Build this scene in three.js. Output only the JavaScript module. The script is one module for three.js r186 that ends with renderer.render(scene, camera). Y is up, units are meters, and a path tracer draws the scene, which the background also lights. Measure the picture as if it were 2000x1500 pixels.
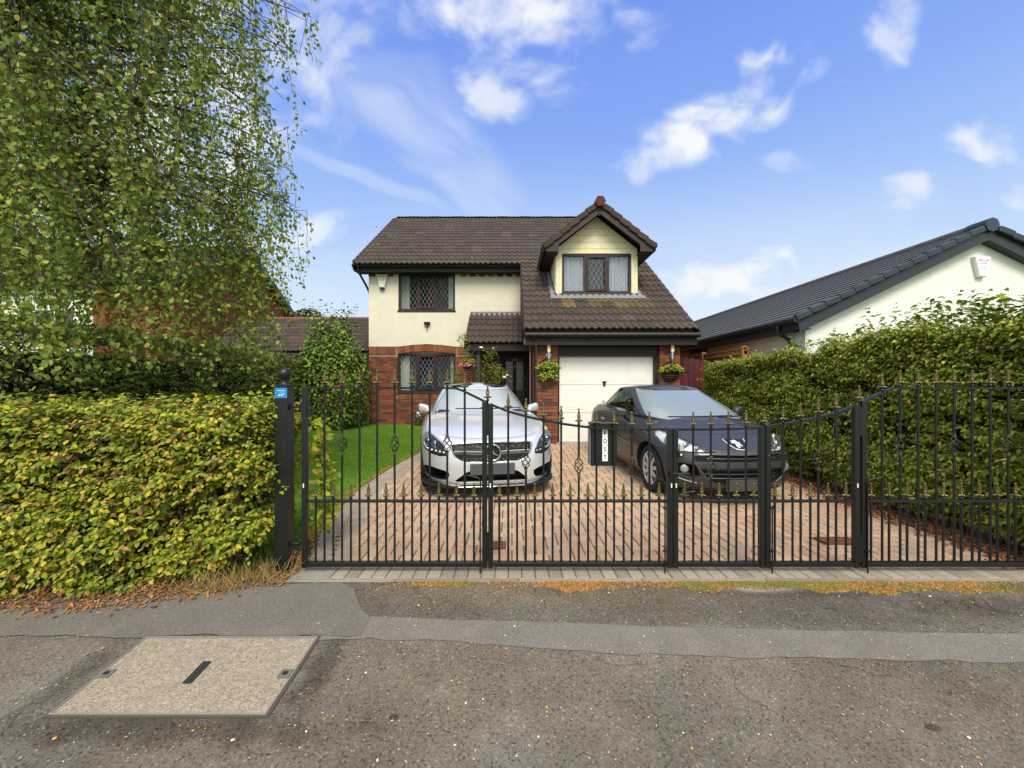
import * as THREE from 'three';
import { mergeGeometries, mergeVertices, toCreasedNormals } from 'three/addons/utils/BufferGeometryUtils.js';
import { RoundedBoxGeometry } from 'three/addons/geometries/RoundedBoxGeometry.js';
import { Brush, Evaluator, SUBTRACTION } from 'three-bvh-csg';

// ---------------------------------------------------------------- camera, sky, sun, exposure
// Metres, y up. The camera stands on the footway and looks level along -z, square to the gates.
const EYE = 1.45, EXPOSURE = 2.1;
const scene = new THREE.Scene();
const camera = new THREE.PerspectiveCamera(86.3, 4 / 3, 0.1, 3000);
camera.position.set(0, EYE, 0);
camera.lookAt(0, EYE, -10);
const renderer = new THREE.WebGLRenderer({ antialias: true });
renderer.toneMapping = THREE.LinearToneMapping;
renderer.toneMappingExposure = EXPOSURE;
renderer.shadowMap.enabled = true;

const SUN_DIR = new THREE.Vector3(0.06, 0.77, 0.63).normalize();
const sun = new THREE.DirectionalLight(new THREE.Color(1, 0.935, 0.81), 1.8);
sun.name = 'sun';
sun.position.copy(SUN_DIR).multiplyScalar(40).add(new THREE.Vector3(0, 0, -7));
sun.target.position.set(0, 0, -7);
sun.castShadow = true;
sun.shadow.radius = 46;
Object.assign(sun.shadow.camera, { left: -18, right: 18, top: 18, bottom: -18, near: 1, far: 90 });
sun.shadow.mapSize.set(4096, 4096);
scene.add(sun, sun.target);

// seeded random numbers and value noise
function rng(seed) {
  let a = seed >>> 0;
  return () => { a = (a + 0x6d2b79f5) | 0; let t = Math.imul(a ^ (a >>> 15), 1 | a); t = (t + Math.imul(t ^ (t >>> 7), 61 | t)) ^ t; return ((t ^ (t >>> 14)) >>> 0) / 4294967296; };
}
const clamp = (x, a = 0, b = 1) => Math.min(b, Math.max(a, x));
const lerp = (a, b, t) => a + (b - a) * t;
const smooth = (a, b, x) => { const t = clamp((x - a) / (b - a)); return t * t * (3 - 2 * t); };
const hash2 = (x, y, s) => { let h = Math.imul(x, 374761393) + Math.imul(y, 668265263) + Math.imul(s, 2147483647 ^ 0x5bd1e995); h = Math.imul(h ^ (h >>> 13), 1274126177); return ((h ^ (h >>> 16)) >>> 0) / 4294967296; };
function vnoise(x, y, s = 0, px = 0, py = px) {           // px, py > 0: repeats after that many cells
  const xi = Math.floor(x), yi = Math.floor(y), fx = x - xi, fy = y - yi;
  const u = fx * fx * (3 - 2 * fx), v = fy * fy * (3 - 2 * fy);
  const w = (n, p) => (p ? ((n % p) + p) % p : n);
  const a = hash2(w(xi, px), w(yi, py), s), b = hash2(w(xi + 1, px), w(yi, py), s), c = hash2(w(xi, px), w(yi + 1, py), s), d = hash2(w(xi + 1, px), w(yi + 1, py), s);
  return lerp(lerp(a, b, u), lerp(c, d, u), v);
}
function fbm(x, y, s = 0, oct = 4, p = 0) {
  let sum = 0, amp = 0.5, tot = 0;
  for (let i = 0; i < oct; i++) { sum += amp * vnoise(x, y, s + i * 17, p); tot += amp; x *= 2; y *= 2; p *= 2; amp *= 0.5; }
  return sum / tot;
}

// the sky: blue, paler towards the horizon, with cumulus and streaks of cirrus; unseen cloud overhead and behind, brightened to fill the light
function tableAt(tab, x) {
  if (x <= tab[0][0]) return tab[0].slice(1);
  for (let i = 1; i < tab.length; i++) if (x <= tab[i][0]) { const t = (x - tab[i - 1][0]) / (tab[i][0] - tab[i - 1][0]); return tab[i].slice(1).map((v, k) => lerp(tab[i - 1][k + 1], v, t)); }
  return tab[tab.length - 1].slice(1);
}
const BLUE = [[0, 0.83, 0.92, 0.985], [0.1, 0.75, 0.87, 0.985], [0.22, 0.58, 0.75, 0.98], [0.36, 0.385, 0.57, 0.965], [0.5, 0.255, 0.43, 0.93], [0.66, 0.185, 0.335, 0.87], [1, 0.14, 0.28, 0.8]];
// clouds to the north: tangent of azimuth, tangent of height, half sizes, tilt, strength, ragged (1) or soft (0)
const CLOUDS = [
  [0.04, 0.9, 0.2, 0.125, -0.05, 1.0, 1], [0.1, 0.86, 0.12, 0.08, 0.0, 1.0, 1], [-0.02, 0.80, 0.10, 0.06, 0.3, 0.75, 1], [-0.04, 0.70, 0.075, 0.04, 0, 0.75, 1], [0.11, 0.735, 0.05, 0.035, 0, 0.6, 1], [0.17, 0.86, 0.09, 0.07, 0.2, 0.8, 1],
  [0.52, 0.665, 0.21, 0.062, 0.45, 1.0, 1], [0.63, 0.705, 0.075, 0.05, 0.3, 1.0, 1], [0.40, 0.59, 0.09, 0.05, 0.5, 0.8, 1], [0.33, 0.53, 0.04, 0.022, 0.2, 0.6, 1], [0.69, 0.55, 0.06, 0.025, 0, 0.5, 1],
  [0.92, 0.87, 0.055, 0.09, -0.3, 0.6, 1], [1.20, 0.57, 0.10, 0.055, -0.2, 0.85, 1], [1.24, 0.475, 0.06, 0.045, 0, 0.95, 1], [0.93, 0.475, 0.09, 0.035, 0.1, 0.7, 1],
  [-0.2, 0.63, 0.24, 0.06, -0.6, 0.34, 0], [-0.4, 0.52, 0.22, 0.02, -0.42, 0.24, 0], [-0.1, 0.48, 0.2, 0.05, -0.7, 0.25, 0], [-0.30, 0.72, 0.18, 0.07, -0.3, 0.2, 0],
  [-0.49, 0.335, 0.11, 0.05, 0, 0.9, 1], [0.50, 0.27, 0.15, 0.065, 0, 1.0, 1], [0.72, 0.21, 0.28, 0.09, 0, 0.95, 1], [0.36, 0.21, 0.18, 0.05, 0, 0.6, 1], [1.0, 0.28, 0.2, 0.05, 0, 0.5, 0],
  [-0.92, 0.66, 0.36, 0.26, 0.1, 0.85, 1], [-0.75, 0.95, 0.3, 0.2, 0, 0.6, 1], [-1.5, 0.5, 0.5, 0.3, 0, 0.8, 1], [1.7, 0.7, 0.3, 0.2, 0, 0.7, 1],
];
function buildSky() {
  const W = 4096, H = 2048, data = new Float32Array(W * H * 4);
  for (let row = 0; row < H; row++) {
    const el = ((row + 0.5) / H - 0.5) * Math.PI, dy = Math.sin(el), ce = Math.cos(el), blue = tableAt(BLUE, Math.max(0, dy));
    for (let col = 0; col < W; col++) {
      const az = ((col + 0.5) / W - 0.5) * 2 * Math.PI, dx = Math.cos(az) * ce, dz = Math.sin(az) * ce, o = (row * W + col) * 4;
      let r = blue[0], g = blue[1], b = blue[2];
      if (dy > 0) {
        let cover = 0, tone = 1;
        // broken cloud everywhere: thin over the street, thick behind the camera, its tone raised to light the scene
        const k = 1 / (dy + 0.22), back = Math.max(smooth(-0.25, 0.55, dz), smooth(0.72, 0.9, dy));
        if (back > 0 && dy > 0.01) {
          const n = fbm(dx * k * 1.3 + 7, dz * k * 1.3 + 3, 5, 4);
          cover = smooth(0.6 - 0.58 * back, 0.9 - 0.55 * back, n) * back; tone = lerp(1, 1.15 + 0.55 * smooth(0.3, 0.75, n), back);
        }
        if (dz < -0.2) {
          const u = dx / -dz, v = dy / -dz;
          if (v < 1.6 && Math.abs(u) < 2.6) {
            const wx = fbm(u * 5, v * 5, 31, 3) - 0.5, wy = fbm(u * 5 + 9, v * 5 + 4, 47, 3) - 0.5;
            let fine = -1, soft = -1;
            for (const [cu, cv, ru, rv, tilt, strength, ragged] of CLOUDS) {
              let px = u - cu + wx * 0.09, py = v - cv + wy * 0.09;
              const far = Math.hypot(px, py);
              if (far > 1.9 * Math.max(ru, rv)) continue;
              const c = Math.cos(tilt), s = Math.sin(tilt), qx = (px * c + py * s) / ru, qy = (-px * s + py * c) / rv, f = 1 - qx * qx - qy * qy;
              if (f < -2.6) continue;
              if (ragged) {
                if (fine < 0) fine = fbm(u * 9 + 3 + wy * 1.5, v * 12 + 8 + wx * 1.5, 61, 6);
                const val = f * 0.5 + (fine - 0.48) * 3.9;
                cover = Math.max(cover, Math.pow(smooth(-0.75, 1.2, val), 1.25) * strength * smooth(-2.6, -0.2, f));
              } else {
                if (soft < 0) { const a = u * 0.8 - v * 0.6 + wx * 0.2, b = u * 0.6 + v * 0.8 + wy * 0.12; soft = 0.6 * fbm(a * 2.4 + 1, b * 7 + 8, 77, 4) + 0.4 * fbm(a * 4 + 3, b * 22 + 5, 79, 4); }
                cover = Math.max(cover, smooth(-1.6, 0.8, f) * strength * smooth(0.2, 0.75, soft) * 1.25);
              }
            }
            // thin veil low down
            cover = Math.max(cover, 0.4 * smooth(0.62, 0.1, v) * smooth(0.25, 0.7, fbm(u * 2.2, v * 5, 91, 4)));
          }
        }
        cover = clamp(cover);
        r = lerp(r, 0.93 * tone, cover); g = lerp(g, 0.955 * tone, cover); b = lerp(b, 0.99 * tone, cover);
      }
      data[o] = r / EXPOSURE; data[o + 1] = g / EXPOSURE; data[o + 2] = b / EXPOSURE; data[o + 3] = 1;
    }
  }
  const t = new THREE.DataTexture(data, W, H, THREE.RGBAFormat, THREE.FloatType);
  t.mapping = THREE.EquirectangularReflectionMapping;
  t.magFilter = t.minFilter = THREE.LinearFilter; t.wrapS = THREE.RepeatWrapping;
  t.needsUpdate = true;
  return t;
}
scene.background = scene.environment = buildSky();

// ---------------------------------------------------------------- helpers
const used = new Map();
function numbered(name) { const n = used.get(name) ?? 0; used.set(name, n + 1); return n ? `${name}_${String(n).padStart(3, '0')}` : name; }
function strip(g) {
  g = g.index ? g.toNonIndexed() : g.clone();
  for (const k of Object.keys(g.attributes)) if (!['position', 'normal', 'uv'].includes(k)) g.deleteAttribute(k);
  if (!g.attributes.normal) g.computeVertexNormals();
  if (!g.attributes.uv) g.setAttribute('uv', new THREE.BufferAttribute(new Float32Array(g.attributes.position.count * 2), 2));
  g.clearGroups();
  return g;
}
const join = (list) => mergeGeometries(list.map(strip));
function mesh(name, geo, mat, parent = scene) {
  const m = new THREE.Mesh(Array.isArray(geo) ? (geo.length > 1 ? join(geo) : geo[0]) : geo, mat);
  m.name = numbered(name); m.castShadow = m.receiveShadow = true; parent.add(m);
  return m;
}
function tag(o, label, category, group) { o.userData = { ...o.userData, label, category }; if (group) o.userData.group = group; return o; }
function thing(name, label, category, pos = [0, 0, 0], turn = 0, group) {
  const o = new THREE.Group(); o.name = numbered(name); o.position.set(...pos); o.rotation.y = turn; scene.add(o);
  return tag(o, label, category, group);
}
const kind = (o, k) => { o.userData.kind = k; return o; };
const box = (w, h, d, x = 0, y = 0, z = 0) => new THREE.BoxGeometry(w, h, d).translate(x, y, z);
const span = (x0, x1, y0, y1, z0, z1) => new THREE.BoxGeometry(x1 - x0, y1 - y0, Math.abs(z1 - z0)).translate((x0 + x1) / 2, (y0 + y1) / 2, (z0 + z1) / 2);
const rbox = (w, h, d, r, x = 0, y = 0, z = 0, seg = 1) => new RoundedBoxGeometry(w, h, d, seg, r).translate(x, y, z);
const cyl = (r0, r1, h, n = 12, x = 0, y = 0, z = 0) => new THREE.CylinderGeometry(r0, r1, h, n).translate(x, y, z);
const tube = (pts, r, n = 6, seg = 0) => new THREE.TubeGeometry(new THREE.CatmullRomCurve3(pts.map((p) => (p.isVector3 ? p : new THREE.Vector3(...p)))), seg || pts.length * 4, r, n);
function bar(a, b, r, n = 6) {
  const p = new THREE.Vector3(...a), q = new THREE.Vector3(...b), d = q.clone().sub(p), g = new THREE.CylinderGeometry(r, r, d.length(), n);
  g.applyQuaternion(new THREE.Quaternion().setFromUnitVectors(new THREE.Vector3(0, 1, 0), d.clone().normalize()));
  return g.translate(...p.add(q).multiplyScalar(0.5).toArray());
}
function outline(pts, holes = []) {
  const s = new THREE.Shape(pts.map((p) => new THREE.Vector2(...p)));
  for (const h of holes) s.holes.push(new THREE.Path(h.map((p) => new THREE.Vector2(...p))));
  return s;
}
const prism = (pts, depth, bevel = 0, holes) => new THREE.ExtrudeGeometry(outline(pts, holes), { depth, bevelEnabled: bevel > 0, bevelSize: bevel, bevelThickness: bevel, bevelSegments: 1, curveSegments: 8 });
// uv in metres taken from the plane each face lies nearest to
function metric(g, s = 1, ox = 0, oy = 0) {
  g = g.index ? g.toNonIndexed() : g;
  if (!g.attributes.normal) g.computeVertexNormals();
  const p = g.attributes.position, n = g.attributes.normal, uv = new Float32Array(p.count * 2);
  for (let i = 0; i < p.count; i++) {
    const ax = Math.abs(n.getX(i)), ay = Math.abs(n.getY(i)), az = Math.abs(n.getZ(i));
    const a = ax > ay && ax > az ? [p.getZ(i), p.getY(i)] : ay > az ? [p.getX(i), p.getZ(i)] : [p.getX(i), p.getY(i)];
    uv[i * 2] = a[0] / s + ox; uv[i * 2 + 1] = a[1] / s + oy;
  }
  g.setAttribute('uv', new THREE.BufferAttribute(uv, 2));
  return g;
}
const lin = (hex) => new THREE.Color(hex);                     // sRGB hex to working (linear) colour
function shade(hex, k) { const c = new THREE.Color(hex); return c.multiplyScalar(k); }

// ---------------------------------------------------------------- textures and materials
function colourMap(W, H, f, srgb = true) {
  const d = new Uint8Array(W * H * 4);
  for (let y = 0; y < H; y++) for (let x = 0; x < W; x++) { const c = f(x, y), o = (y * W + x) * 4; d[o] = clamp(c[0], 0, 255); d[o + 1] = clamp(c[1], 0, 255); d[o + 2] = clamp(c[2], 0, 255); d[o + 3] = 255; }
  const t = new THREE.DataTexture(d, W, H);
  t.wrapS = t.wrapT = THREE.RepeatWrapping; t.magFilter = THREE.LinearFilter; t.minFilter = THREE.LinearMipmapLinearFilter;
  if (srgb) t.colorSpace = THREE.SRGBColorSpace;
  t.needsUpdate = true;
  return t;
}
const bumpMap = (W, H, f) => colourMap(W, H, (x, y) => { const v = f(x, y) * 255; return [v, v, v]; }, false);
const std = (color, roughness = 0.8, extra = {}) => new THREE.MeshStandardMaterial({ color, roughness, ...extra });
const phys = (color, roughness, extra = {}) => new THREE.MeshPhysicalMaterial({ color, roughness, ...extra });
function canvasMap(w, h, draw) {
  const c = document.createElement('canvas'); c.width = w; c.height = h; draw(c.getContext('2d'), w, h);
  const t = new THREE.CanvasTexture(c); t.colorSpace = THREE.SRGBColorSpace; t.magFilter = THREE.LinearFilter; return t;
}
// neutral grains (multiply a material's colour)
const grainOf = (size, cell, lo, hi, seed, speck = 0) => { const R = rng(seed); return colourMap(size, size, (x, y) => { let v = lerp(lo, hi, 0.55 * fbm(x / cell, y / cell, seed, 4, Math.round(size / cell)) + 0.45 * R()); if (R() < speck) v *= R() < 0.5 ? 0.72 : 1.15; return [v, v, v]; }); };
const GRAIN = grainOf(256, 16, 222, 255, 3, 0.01), COARSE = grainOf(256, 32, 176, 255, 5, 0.04), SPECK = grainOf(256, 8, 196, 255, 9, 0.16);
const ROUGHBUMP = bumpMap(256, 256, (x, y) => 0.6 * fbm(x / 8, y / 8, 21, 3, 32) + 0.4 * hash2(x, y, 3));
const STUCCO = bumpMap(512, 512, (x, y) => 0.7 * fbm(x / 10, y / 10, 41, 3, 51) + 0.3 * hash2(x, y, 8));
const STUCCO_COLOUR = colourMap(512, 512, (x, y) => { const v = 236 + 14 * fbm(x / 64, y / 64, 51, 4, 8) + 7 * hash2(x, y, 4); return [v, v, v * 0.985]; });
const WOOD = colourMap(128, 512, (x, y) => { const v = 190 + 60 * fbm(x / 4, y / 64, 61, 3, 32) + 14 * hash2(x, y, 6); return [v, v, v]; });

// items {geo, matrix, tone, rank}: the LIMIT that rank first become meshes of their own, the rest one joined mesh
function pieces(parent, name, items, mats, colours, limit, restName, restMat) {
  items.sort((a, b) => a.rank - b.rank);
  items.slice(0, limit).forEach((it) => {
    const m = new THREE.Mesh(it.geo, mats[it.tone]); m.name = numbered(name); m.castShadow = m.receiveShadow = true;
    it.matrix.decompose(m.position, m.quaternion, m.scale); parent.add(m);
  });
  const rest = items.slice(limit);
  if (!rest.length) return;
  const geos = rest.map((it) => {
    const g = strip(it.geo).applyMatrix4(it.matrix), n = g.attributes.position.count, c = new Float32Array(n * 3), k = colours[it.tone];
    for (let i = 0; i < n; i++) { c[i * 3] = k.r; c[i * 3 + 1] = k.g; c[i * 3 + 2] = k.b; }
    g.setAttribute('color', new THREE.BufferAttribute(c, 3));
    return g;
  });
  const m = new THREE.Mesh(mergeGeometries(geos), restMat); m.name = numbered(restName); m.castShadow = m.receiveShadow = true; parent.add(m); kind(m, 'stuff');
}
const at = (x, y, z, rx = 0, ry = 0, rz = 0, sx = 1, sy = sx, sz = sx) => new THREE.Matrix4().compose(new THREE.Vector3(x, y, z), new THREE.Quaternion().setFromEuler(new THREE.Euler(rx, ry, rz)), new THREE.Vector3(sx, sy, sz));

// height of the ground at distance Z in front of the camera: the footway falls to the road, the plot rises to the house
function groundY(Z) { return Z < 3 ? -0.09 * (3 - Math.max(Z, 0.5)) : Z < 5 ? 0 : Z < 9.2 ? 0.03 * (Z - 5) : Z < 30 ? 0.126 + 0.013 * (Z - 9.2) : 0.396; }
// ---------------------------------------------------------------- the ground
// a strip of ground following groundY, from Z0 to Z1, its x range given per Z
function groundSheet(zs, xr, lift, uvScale = 1, nx = 2, uvFn) {
  const pos = [], uv = [], idx = [];
  zs.forEach((Z) => { const [a, b] = xr(Z); for (let i = 0; i < nx; i++) { const x = lerp(a, b, i / (nx - 1)); pos.push(x, groundY(Z) + lift, -Z); uv.push(...(uvFn ? uvFn(x, Z) : [x / uvScale, Z / uvScale])); } });
  for (let j = 0; j + 1 < zs.length; j++) for (let i = 0; i + 1 < nx; i++) { const a = j * nx + i, b = a + 1, c = a + nx, d = c + 1; idx.push(a, b, c, b, d, c); }
  const g = new THREE.BufferGeometry();
  g.setAttribute('position', new THREE.Float32BufferAttribute(pos, 3)); g.setAttribute('uv', new THREE.Float32BufferAttribute(uv, 2)); g.setIndex(idx); g.computeVertexNormals();
  return g;
}
const steps = (a, b, d) => { const n = Math.max(1, Math.round((b - a) / d)); return Array.from({ length: n + 1 }, (_, i) => lerp(a, b, i / n)); };
const SOIL = colourMap(512, 512, (x, y) => { const n = fbm(x / 20, y / 20, 71, 4, 26), r = hash2(x, y, 12); return [70 + 60 * n + 26 * r, 58 + 48 * n + 22 * r, 40 + 30 * n + 16 * r]; });
const GRASSMAP = colourMap(512, 512, (x, y) => { const n = fbm(x / 32, y / 32, 81, 4, 16), r = hash2(x, y, 13); return [44 + 42 * n + 24 * r, 74 + 46 * n + 30 * r, 14 + 12 * n + 10 * r]; });
kind(mesh('ground', groundSheet([-300, 0.4, 3, 5, 9.2, 30, 400], () => [-320, 320], -0.03, 2), std('#ffffff', 0.95, { map: GRASSMAP })), 'structure');

// tarmac footway: worn brown aggregate with stains, drawn to its real place
const TX0 = -4.4, TX1 = 4.4, TZ0 = 0.8, TZ1 = 3.05, TW = 2048, TH = 540;
const stain = (X, Z, cx, cz, rx, rz, n) => smooth(1.25, 0.35, Math.hypot((X - cx) / rx, (Z - cz) / rz) + 0.7 * (n - 0.5));
const TARMAC = colourMap(TW, TH, (px, py) => {
  const X = lerp(TX0, TX1, px / TW), Z = lerp(TZ0, TZ1, py / TH), big = fbm(X * 1.6 + 5, Z * 2.2, 101, 4), mid = fbm(X * 9, Z * 9, 103, 3), r = hash2(px, py, 20), r2 = hash2(px >> 1, py >> 1, 21);
  let v = 88 + 30 * (big - 0.5) + 16 * (mid - 0.5), warm = 0.5 + 0.9 * (fbm(X * 0.9, Z * 1.4, 107, 3) - 0.5);
  v += (r - 0.5) * 26 + (r2 - 0.5) * 20;
  if (r2 > 0.988) v += 26; if (r2 < 0.05) v -= 22;
  // brown silt against the edging, darker tar joints and old spills
  const silt = stain(X, Z, 0.1, 2.86, 1.5, 0.16, mid) * 0.8 + stain(X, Z, 1.5, 2.92, 0.5, 0.1, mid) * 0.4;
  warm += silt * 0.9; v += silt * 6 - 9 * smooth(2.5, 2.58, Z + 0.03 * (mid - 0.5));
  const dark = stain(X, Z, -1.62, 1.84, 1.05, 0.09, mid) + stain(X, Z, -1.02, 2.18, 0.09, 0.32, mid) + stain(X, Z, -2.3, 2.18, 0.09, 0.3, mid) + stain(X, Z, 3.3, 2.72, 0.8, 0.12, mid) * 0.7 + stain(X, Z, 2.1, 2.9, 0.9, 0.1, mid) * 0.6;
  v -= 22 * clamp(dark);
  for (const [cx, cz] of [[0.125, 2.525], [0.9, 2.49], [2.9, 2.43], [-0.55, 1.9], [1.9, 1.85]]) v -= 34 * smooth(1.1, 0.7, Math.hypot((X - cx) / 0.03, (Z - cz) / 0.018) + 0.9 * (mid - 0.5));
  // hairline cracks
  for (const [k, w0] of [[0, 0.006], [1, 0.005], [2, 0.004]]) { const d = Math.abs(fbm(X * 1.1 + 13 * k, Z * 1.1 + 7, 140 + k, 4) - 0.5) , on = smooth(0.52, 0.62, fbm(X * 0.7 + k * 5, Z * 0.9, 150 + k, 2)); v -= 20 * on * smooth(w0, 0, d); }
  const pale = stain(X, Z, 1.78, 2.93, 0.3, 0.07, mid); v += 62 * pale; 
  return [v + 4 + 7 * warm, v + 1 * warm, v - 6 - 9 * warm];
});
TARMAC.wrapS = TARMAC.wrapT = THREE.MirroredRepeatWrapping;
const TARBUMP = bumpMap(512, 512, (x, y) => 0.5 * hash2(x >> 1, y >> 1, 31) + 0.5 * fbm(x / 6, y / 6, 33, 2, 85));
TARBUMP.repeat.set(5, 1.4);
const tarmacUV = (x, Z) => [(x - TX0) / (TX1 - TX0), (Z - TZ0) / (TZ1 - TZ0)];
kind(mesh('pavement', groundSheet([0.5, 1, 2, 3, 3.045], () => [-14, 14], 0, 1, 2, tarmacUV), std('#ffffff', 0.93, { map: TARMAC, bumpMap: TARBUMP, bumpScale: 0.0024 })), 'structure');
kind(mesh('road', span(-40, 40, -0.5, -0.345, 5.5, -0.38), std('#5b5a58', 0.95, { map: COARSE })), 'structure');
kind(mesh('kerb', rbox(80, 0.16, 0.14, 0.02, 0, -0.305, -0.44), std('#8f8a82', 0.9, { map: COARSE })), 'structure');

// greyer strips where the tarmac was dug up and laid again, with ragged edges
const PATCHMAP = colourMap(1024, 512, (x, y) => {
  const r = hash2(x, y, 40), r2 = hash2(x >> 1, y >> 1, 41), n = fbm(x / 60, y / 60, 43, 4, 17);
  let v = 113 + 18 * (n - 0.5) + (r - 0.5) * 26 + (r2 - 0.5) * 18; if (r2 > 0.985) v += 30; if (r2 < 0.04) v -= 22;
  return [v + 2, v, v - 5];
});
function tarmacPatch(name, top, bottom, lift, colour, seed) {
  const pos = [], uv = [], idx = [], n = 160, x0 = top[0][0], x1 = top[top.length - 1][0];
  for (let i = 0; i <= n; i++) {
    const x = lerp(x0, x1, i / n), rag = (k) => 0.03 * (fbm(x * 6, k, seed, 4) - 0.5);
    const za = tableAt(top, x)[0] + rag(1) * 0.5, zb = tableAt(bottom, x)[0] + rag(9) * 1.6;
    for (const Z of [za, zb]) { pos.push(x, groundY(Z) + lift, -Z); uv.push(x / 2.2, Z / 1.1); }
    if (i < n) { const a = i * 2; idx.push(a, a + 1, a + 2, a + 1, a + 3, a + 2); }
  }
  const g = new THREE.BufferGeometry();
  g.setAttribute('position', new THREE.Float32BufferAttribute(pos, 3)); g.setAttribute('uv', new THREE.Float32BufferAttribute(uv, 2)); g.setIndex(idx); g.computeVertexNormals();
  return kind(mesh(name, g, std(colour, 0.92, { map: PATCHMAP, bumpMap: TARBUMP, bumpScale: 0.0014 })), 'structure');
}
tarmacPatch('tarmac_patch', [[-1.2, 2.63], [-0.35, 2.58], [0.5, 2.54], [1.05, 2.51], [1.9, 2.48], [2.6, 2.46], [6, 2.4]], [[-1.2, 2.4], [-0.78, 2.41], [-0.3, 2.39], [0.25, 2.33], [0.58, 2.30], [1.1, 2.275], [1.7, 2.255], [2.7, 2.235], [6, 2.2]], 0.004, '#f1ece4', 7);
tarmacPatch('tarmac_patch', [[-6, 2.62], [-3.4, 2.70], [-2.5, 2.80], [-1.7, 2.95], [-1.25, 2.98], [-1.12, 2.9], [-0.98, 2.66], [-0.9, 2.6]], [[-6, 2.36], [-3.0, 2.42], [-1.9, 2.43], [-1.2, 2.44], [-0.95, 2.43], [-0.9, 2.45]], 0.0075, '#e0dad1', 17);
// tan flecks of fallen catkin and leaf on the tarmac
const dummy = new THREE.Object3D(), tint = new THREE.Color();
function scatter(name, geo, mat, count, place, parent = scene) {
  const m = new THREE.InstancedMesh(geo, mat, count); let n = 0;
  for (let i = 0; i < count; i++) { dummy.position.set(0, 0, 0); dummy.rotation.set(0, 0, 0); dummy.scale.set(1, 1, 1); if (place(dummy, tint, i) === false) continue; dummy.updateMatrix(); m.setMatrixAt(n, dummy.matrix); m.setColorAt(n, tint); n++; }
  m.count = n; m.name = numbered(name); m.castShadow = m.receiveShadow = true; parent.add(m);
  return kind(m, 'stuff');
}
const FLECK = new THREE.IcosahedronGeometry(1, 0);
{
  const R = rng(11);
  const f = scatter('leaf_litter', FLECK, std('#ffffff', 0.9), 5200, (o, c) => {
    const Z = 1.5 + 1.5 * Math.pow(R(), 0.8), X = (R() * 2 - 1) * (0.8 + Z * 1.35);
    if (X > -2.25 && X < -1.08 && Z > 1.88 && Z < 2.46) return false;
    const s = 0.0012 + 0.0026 * R() * R() + (R() < 0.03 ? 0.003 : 0);
    o.position.set(X, groundY(Z) + 0.006, -Z); o.scale.set(s * (1 + R()), s * 0.5, s * (0.8 + R())); o.rotation.set(0, R() * 6.3, R() * 0.3);
    const k = R(); c.set(k < 0.6 ? '#b08a4e' : k < 0.85 ? '#8c6a3a' : '#d9d2c4').multiplyScalar(0.75 + 0.5 * R());
  });
  tag(f, 'small tan flecks of leaf litter strewn over the tarmac footway', 'leaf litter');
}

// apron of grey setts under the gates, with a concrete edging
const slabGeo = (w, d, h, c, u = 0, v = 0) => {
  const r = (x, z, y) => [[-x, y, z], [x, y, z], [x, y, -z], [-x, y, -z]], A = r(w / 2, d / 2, -h), B = r(w / 2, d / 2, -c), C = r(w / 2 - c, d / 2 - c, 0), p = [];
  const quad = (a, b, e, f) => p.push(...a, ...b, ...e, ...a, ...e, ...f);
  for (let i = 0; i < 4; i++) { const j = (i + 1) % 4; quad(A[i], A[j], B[j], B[i]); quad(B[i], B[j], C[j], C[i]); }
  quad(C[0], C[1], C[2], C[3]);
  const g = new THREE.BufferGeometry(); g.setAttribute('position', new THREE.Float32BufferAttribute(p, 3)); g.computeVertexNormals();
  return metric(g, 0.5, u, v);
};
{
  const apron = kind(mesh('driveway_apron', span(-1.5, 7, -0.12, -0.008, -3.055, -3.272), std('#5a5138', 0.95, { map: COARSE })), 'structure');
  const tones = ['#a39684', '#aa9c8a', '#968a78', '#ad9f88', '#a09582'], mats = tones.map((t) => std(t, 0.9, { map: SPECK, bumpMap: ROUGHBUMP, bumpScale: 0.002 }));
  const geos = [0, 0.3, 0.6].map((u) => slabGeo(0.0975, 0.203, 0.06, 0.005, u, u * 1.7)), R = rng(5);
  for (let i = 0, x = -1.31; x < 6.9; x += 0.1025, i++) {
    const m = new THREE.Mesh(geos[i % 3], mats[Math.floor(R() * 5)]); m.name = numbered('sett'); m.castShadow = m.receiveShadow = true;
    m.position.set(x, 0.001 + 0.003 * R(), -3.162); m.rotation.set((R() - 0.5) * 0.012, (R() - 0.5) * 0.014, (R() - 0.5) * 0.02); apron.add(m);
  }
  mesh('concrete_pad', rbox(0.37, 0.1, 0.21, 0.008, -1.55, -0.047, -3.16), std('#a39b8f', 0.92, { map: COARSE, bumpMap: ROUGHBUMP, bumpScale: 0.003 }), apron);
  const edging = kind(mesh('kerb', span(-1.8, 7, -0.15, -0.03, -3.01, -3.05), std('#8d8676', 0.95)), 'structure');
  for (let i = 0, x = -1.78; x < 6.9; x += 0.914, i++) { const m = mesh('edging_stone', rbox(0.909, 0.13, 0.056, 0.008), std(['#a59d8c', '#989081', '#aaa08c'][i % 3], 0.92, { map: COARSE, bumpMap: ROUGHBUMP, bumpScale: 0.002 }), edging); m.position.set(x + 0.457, -0.06 + 0.002 * R(), -3.028); }
}

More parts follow.
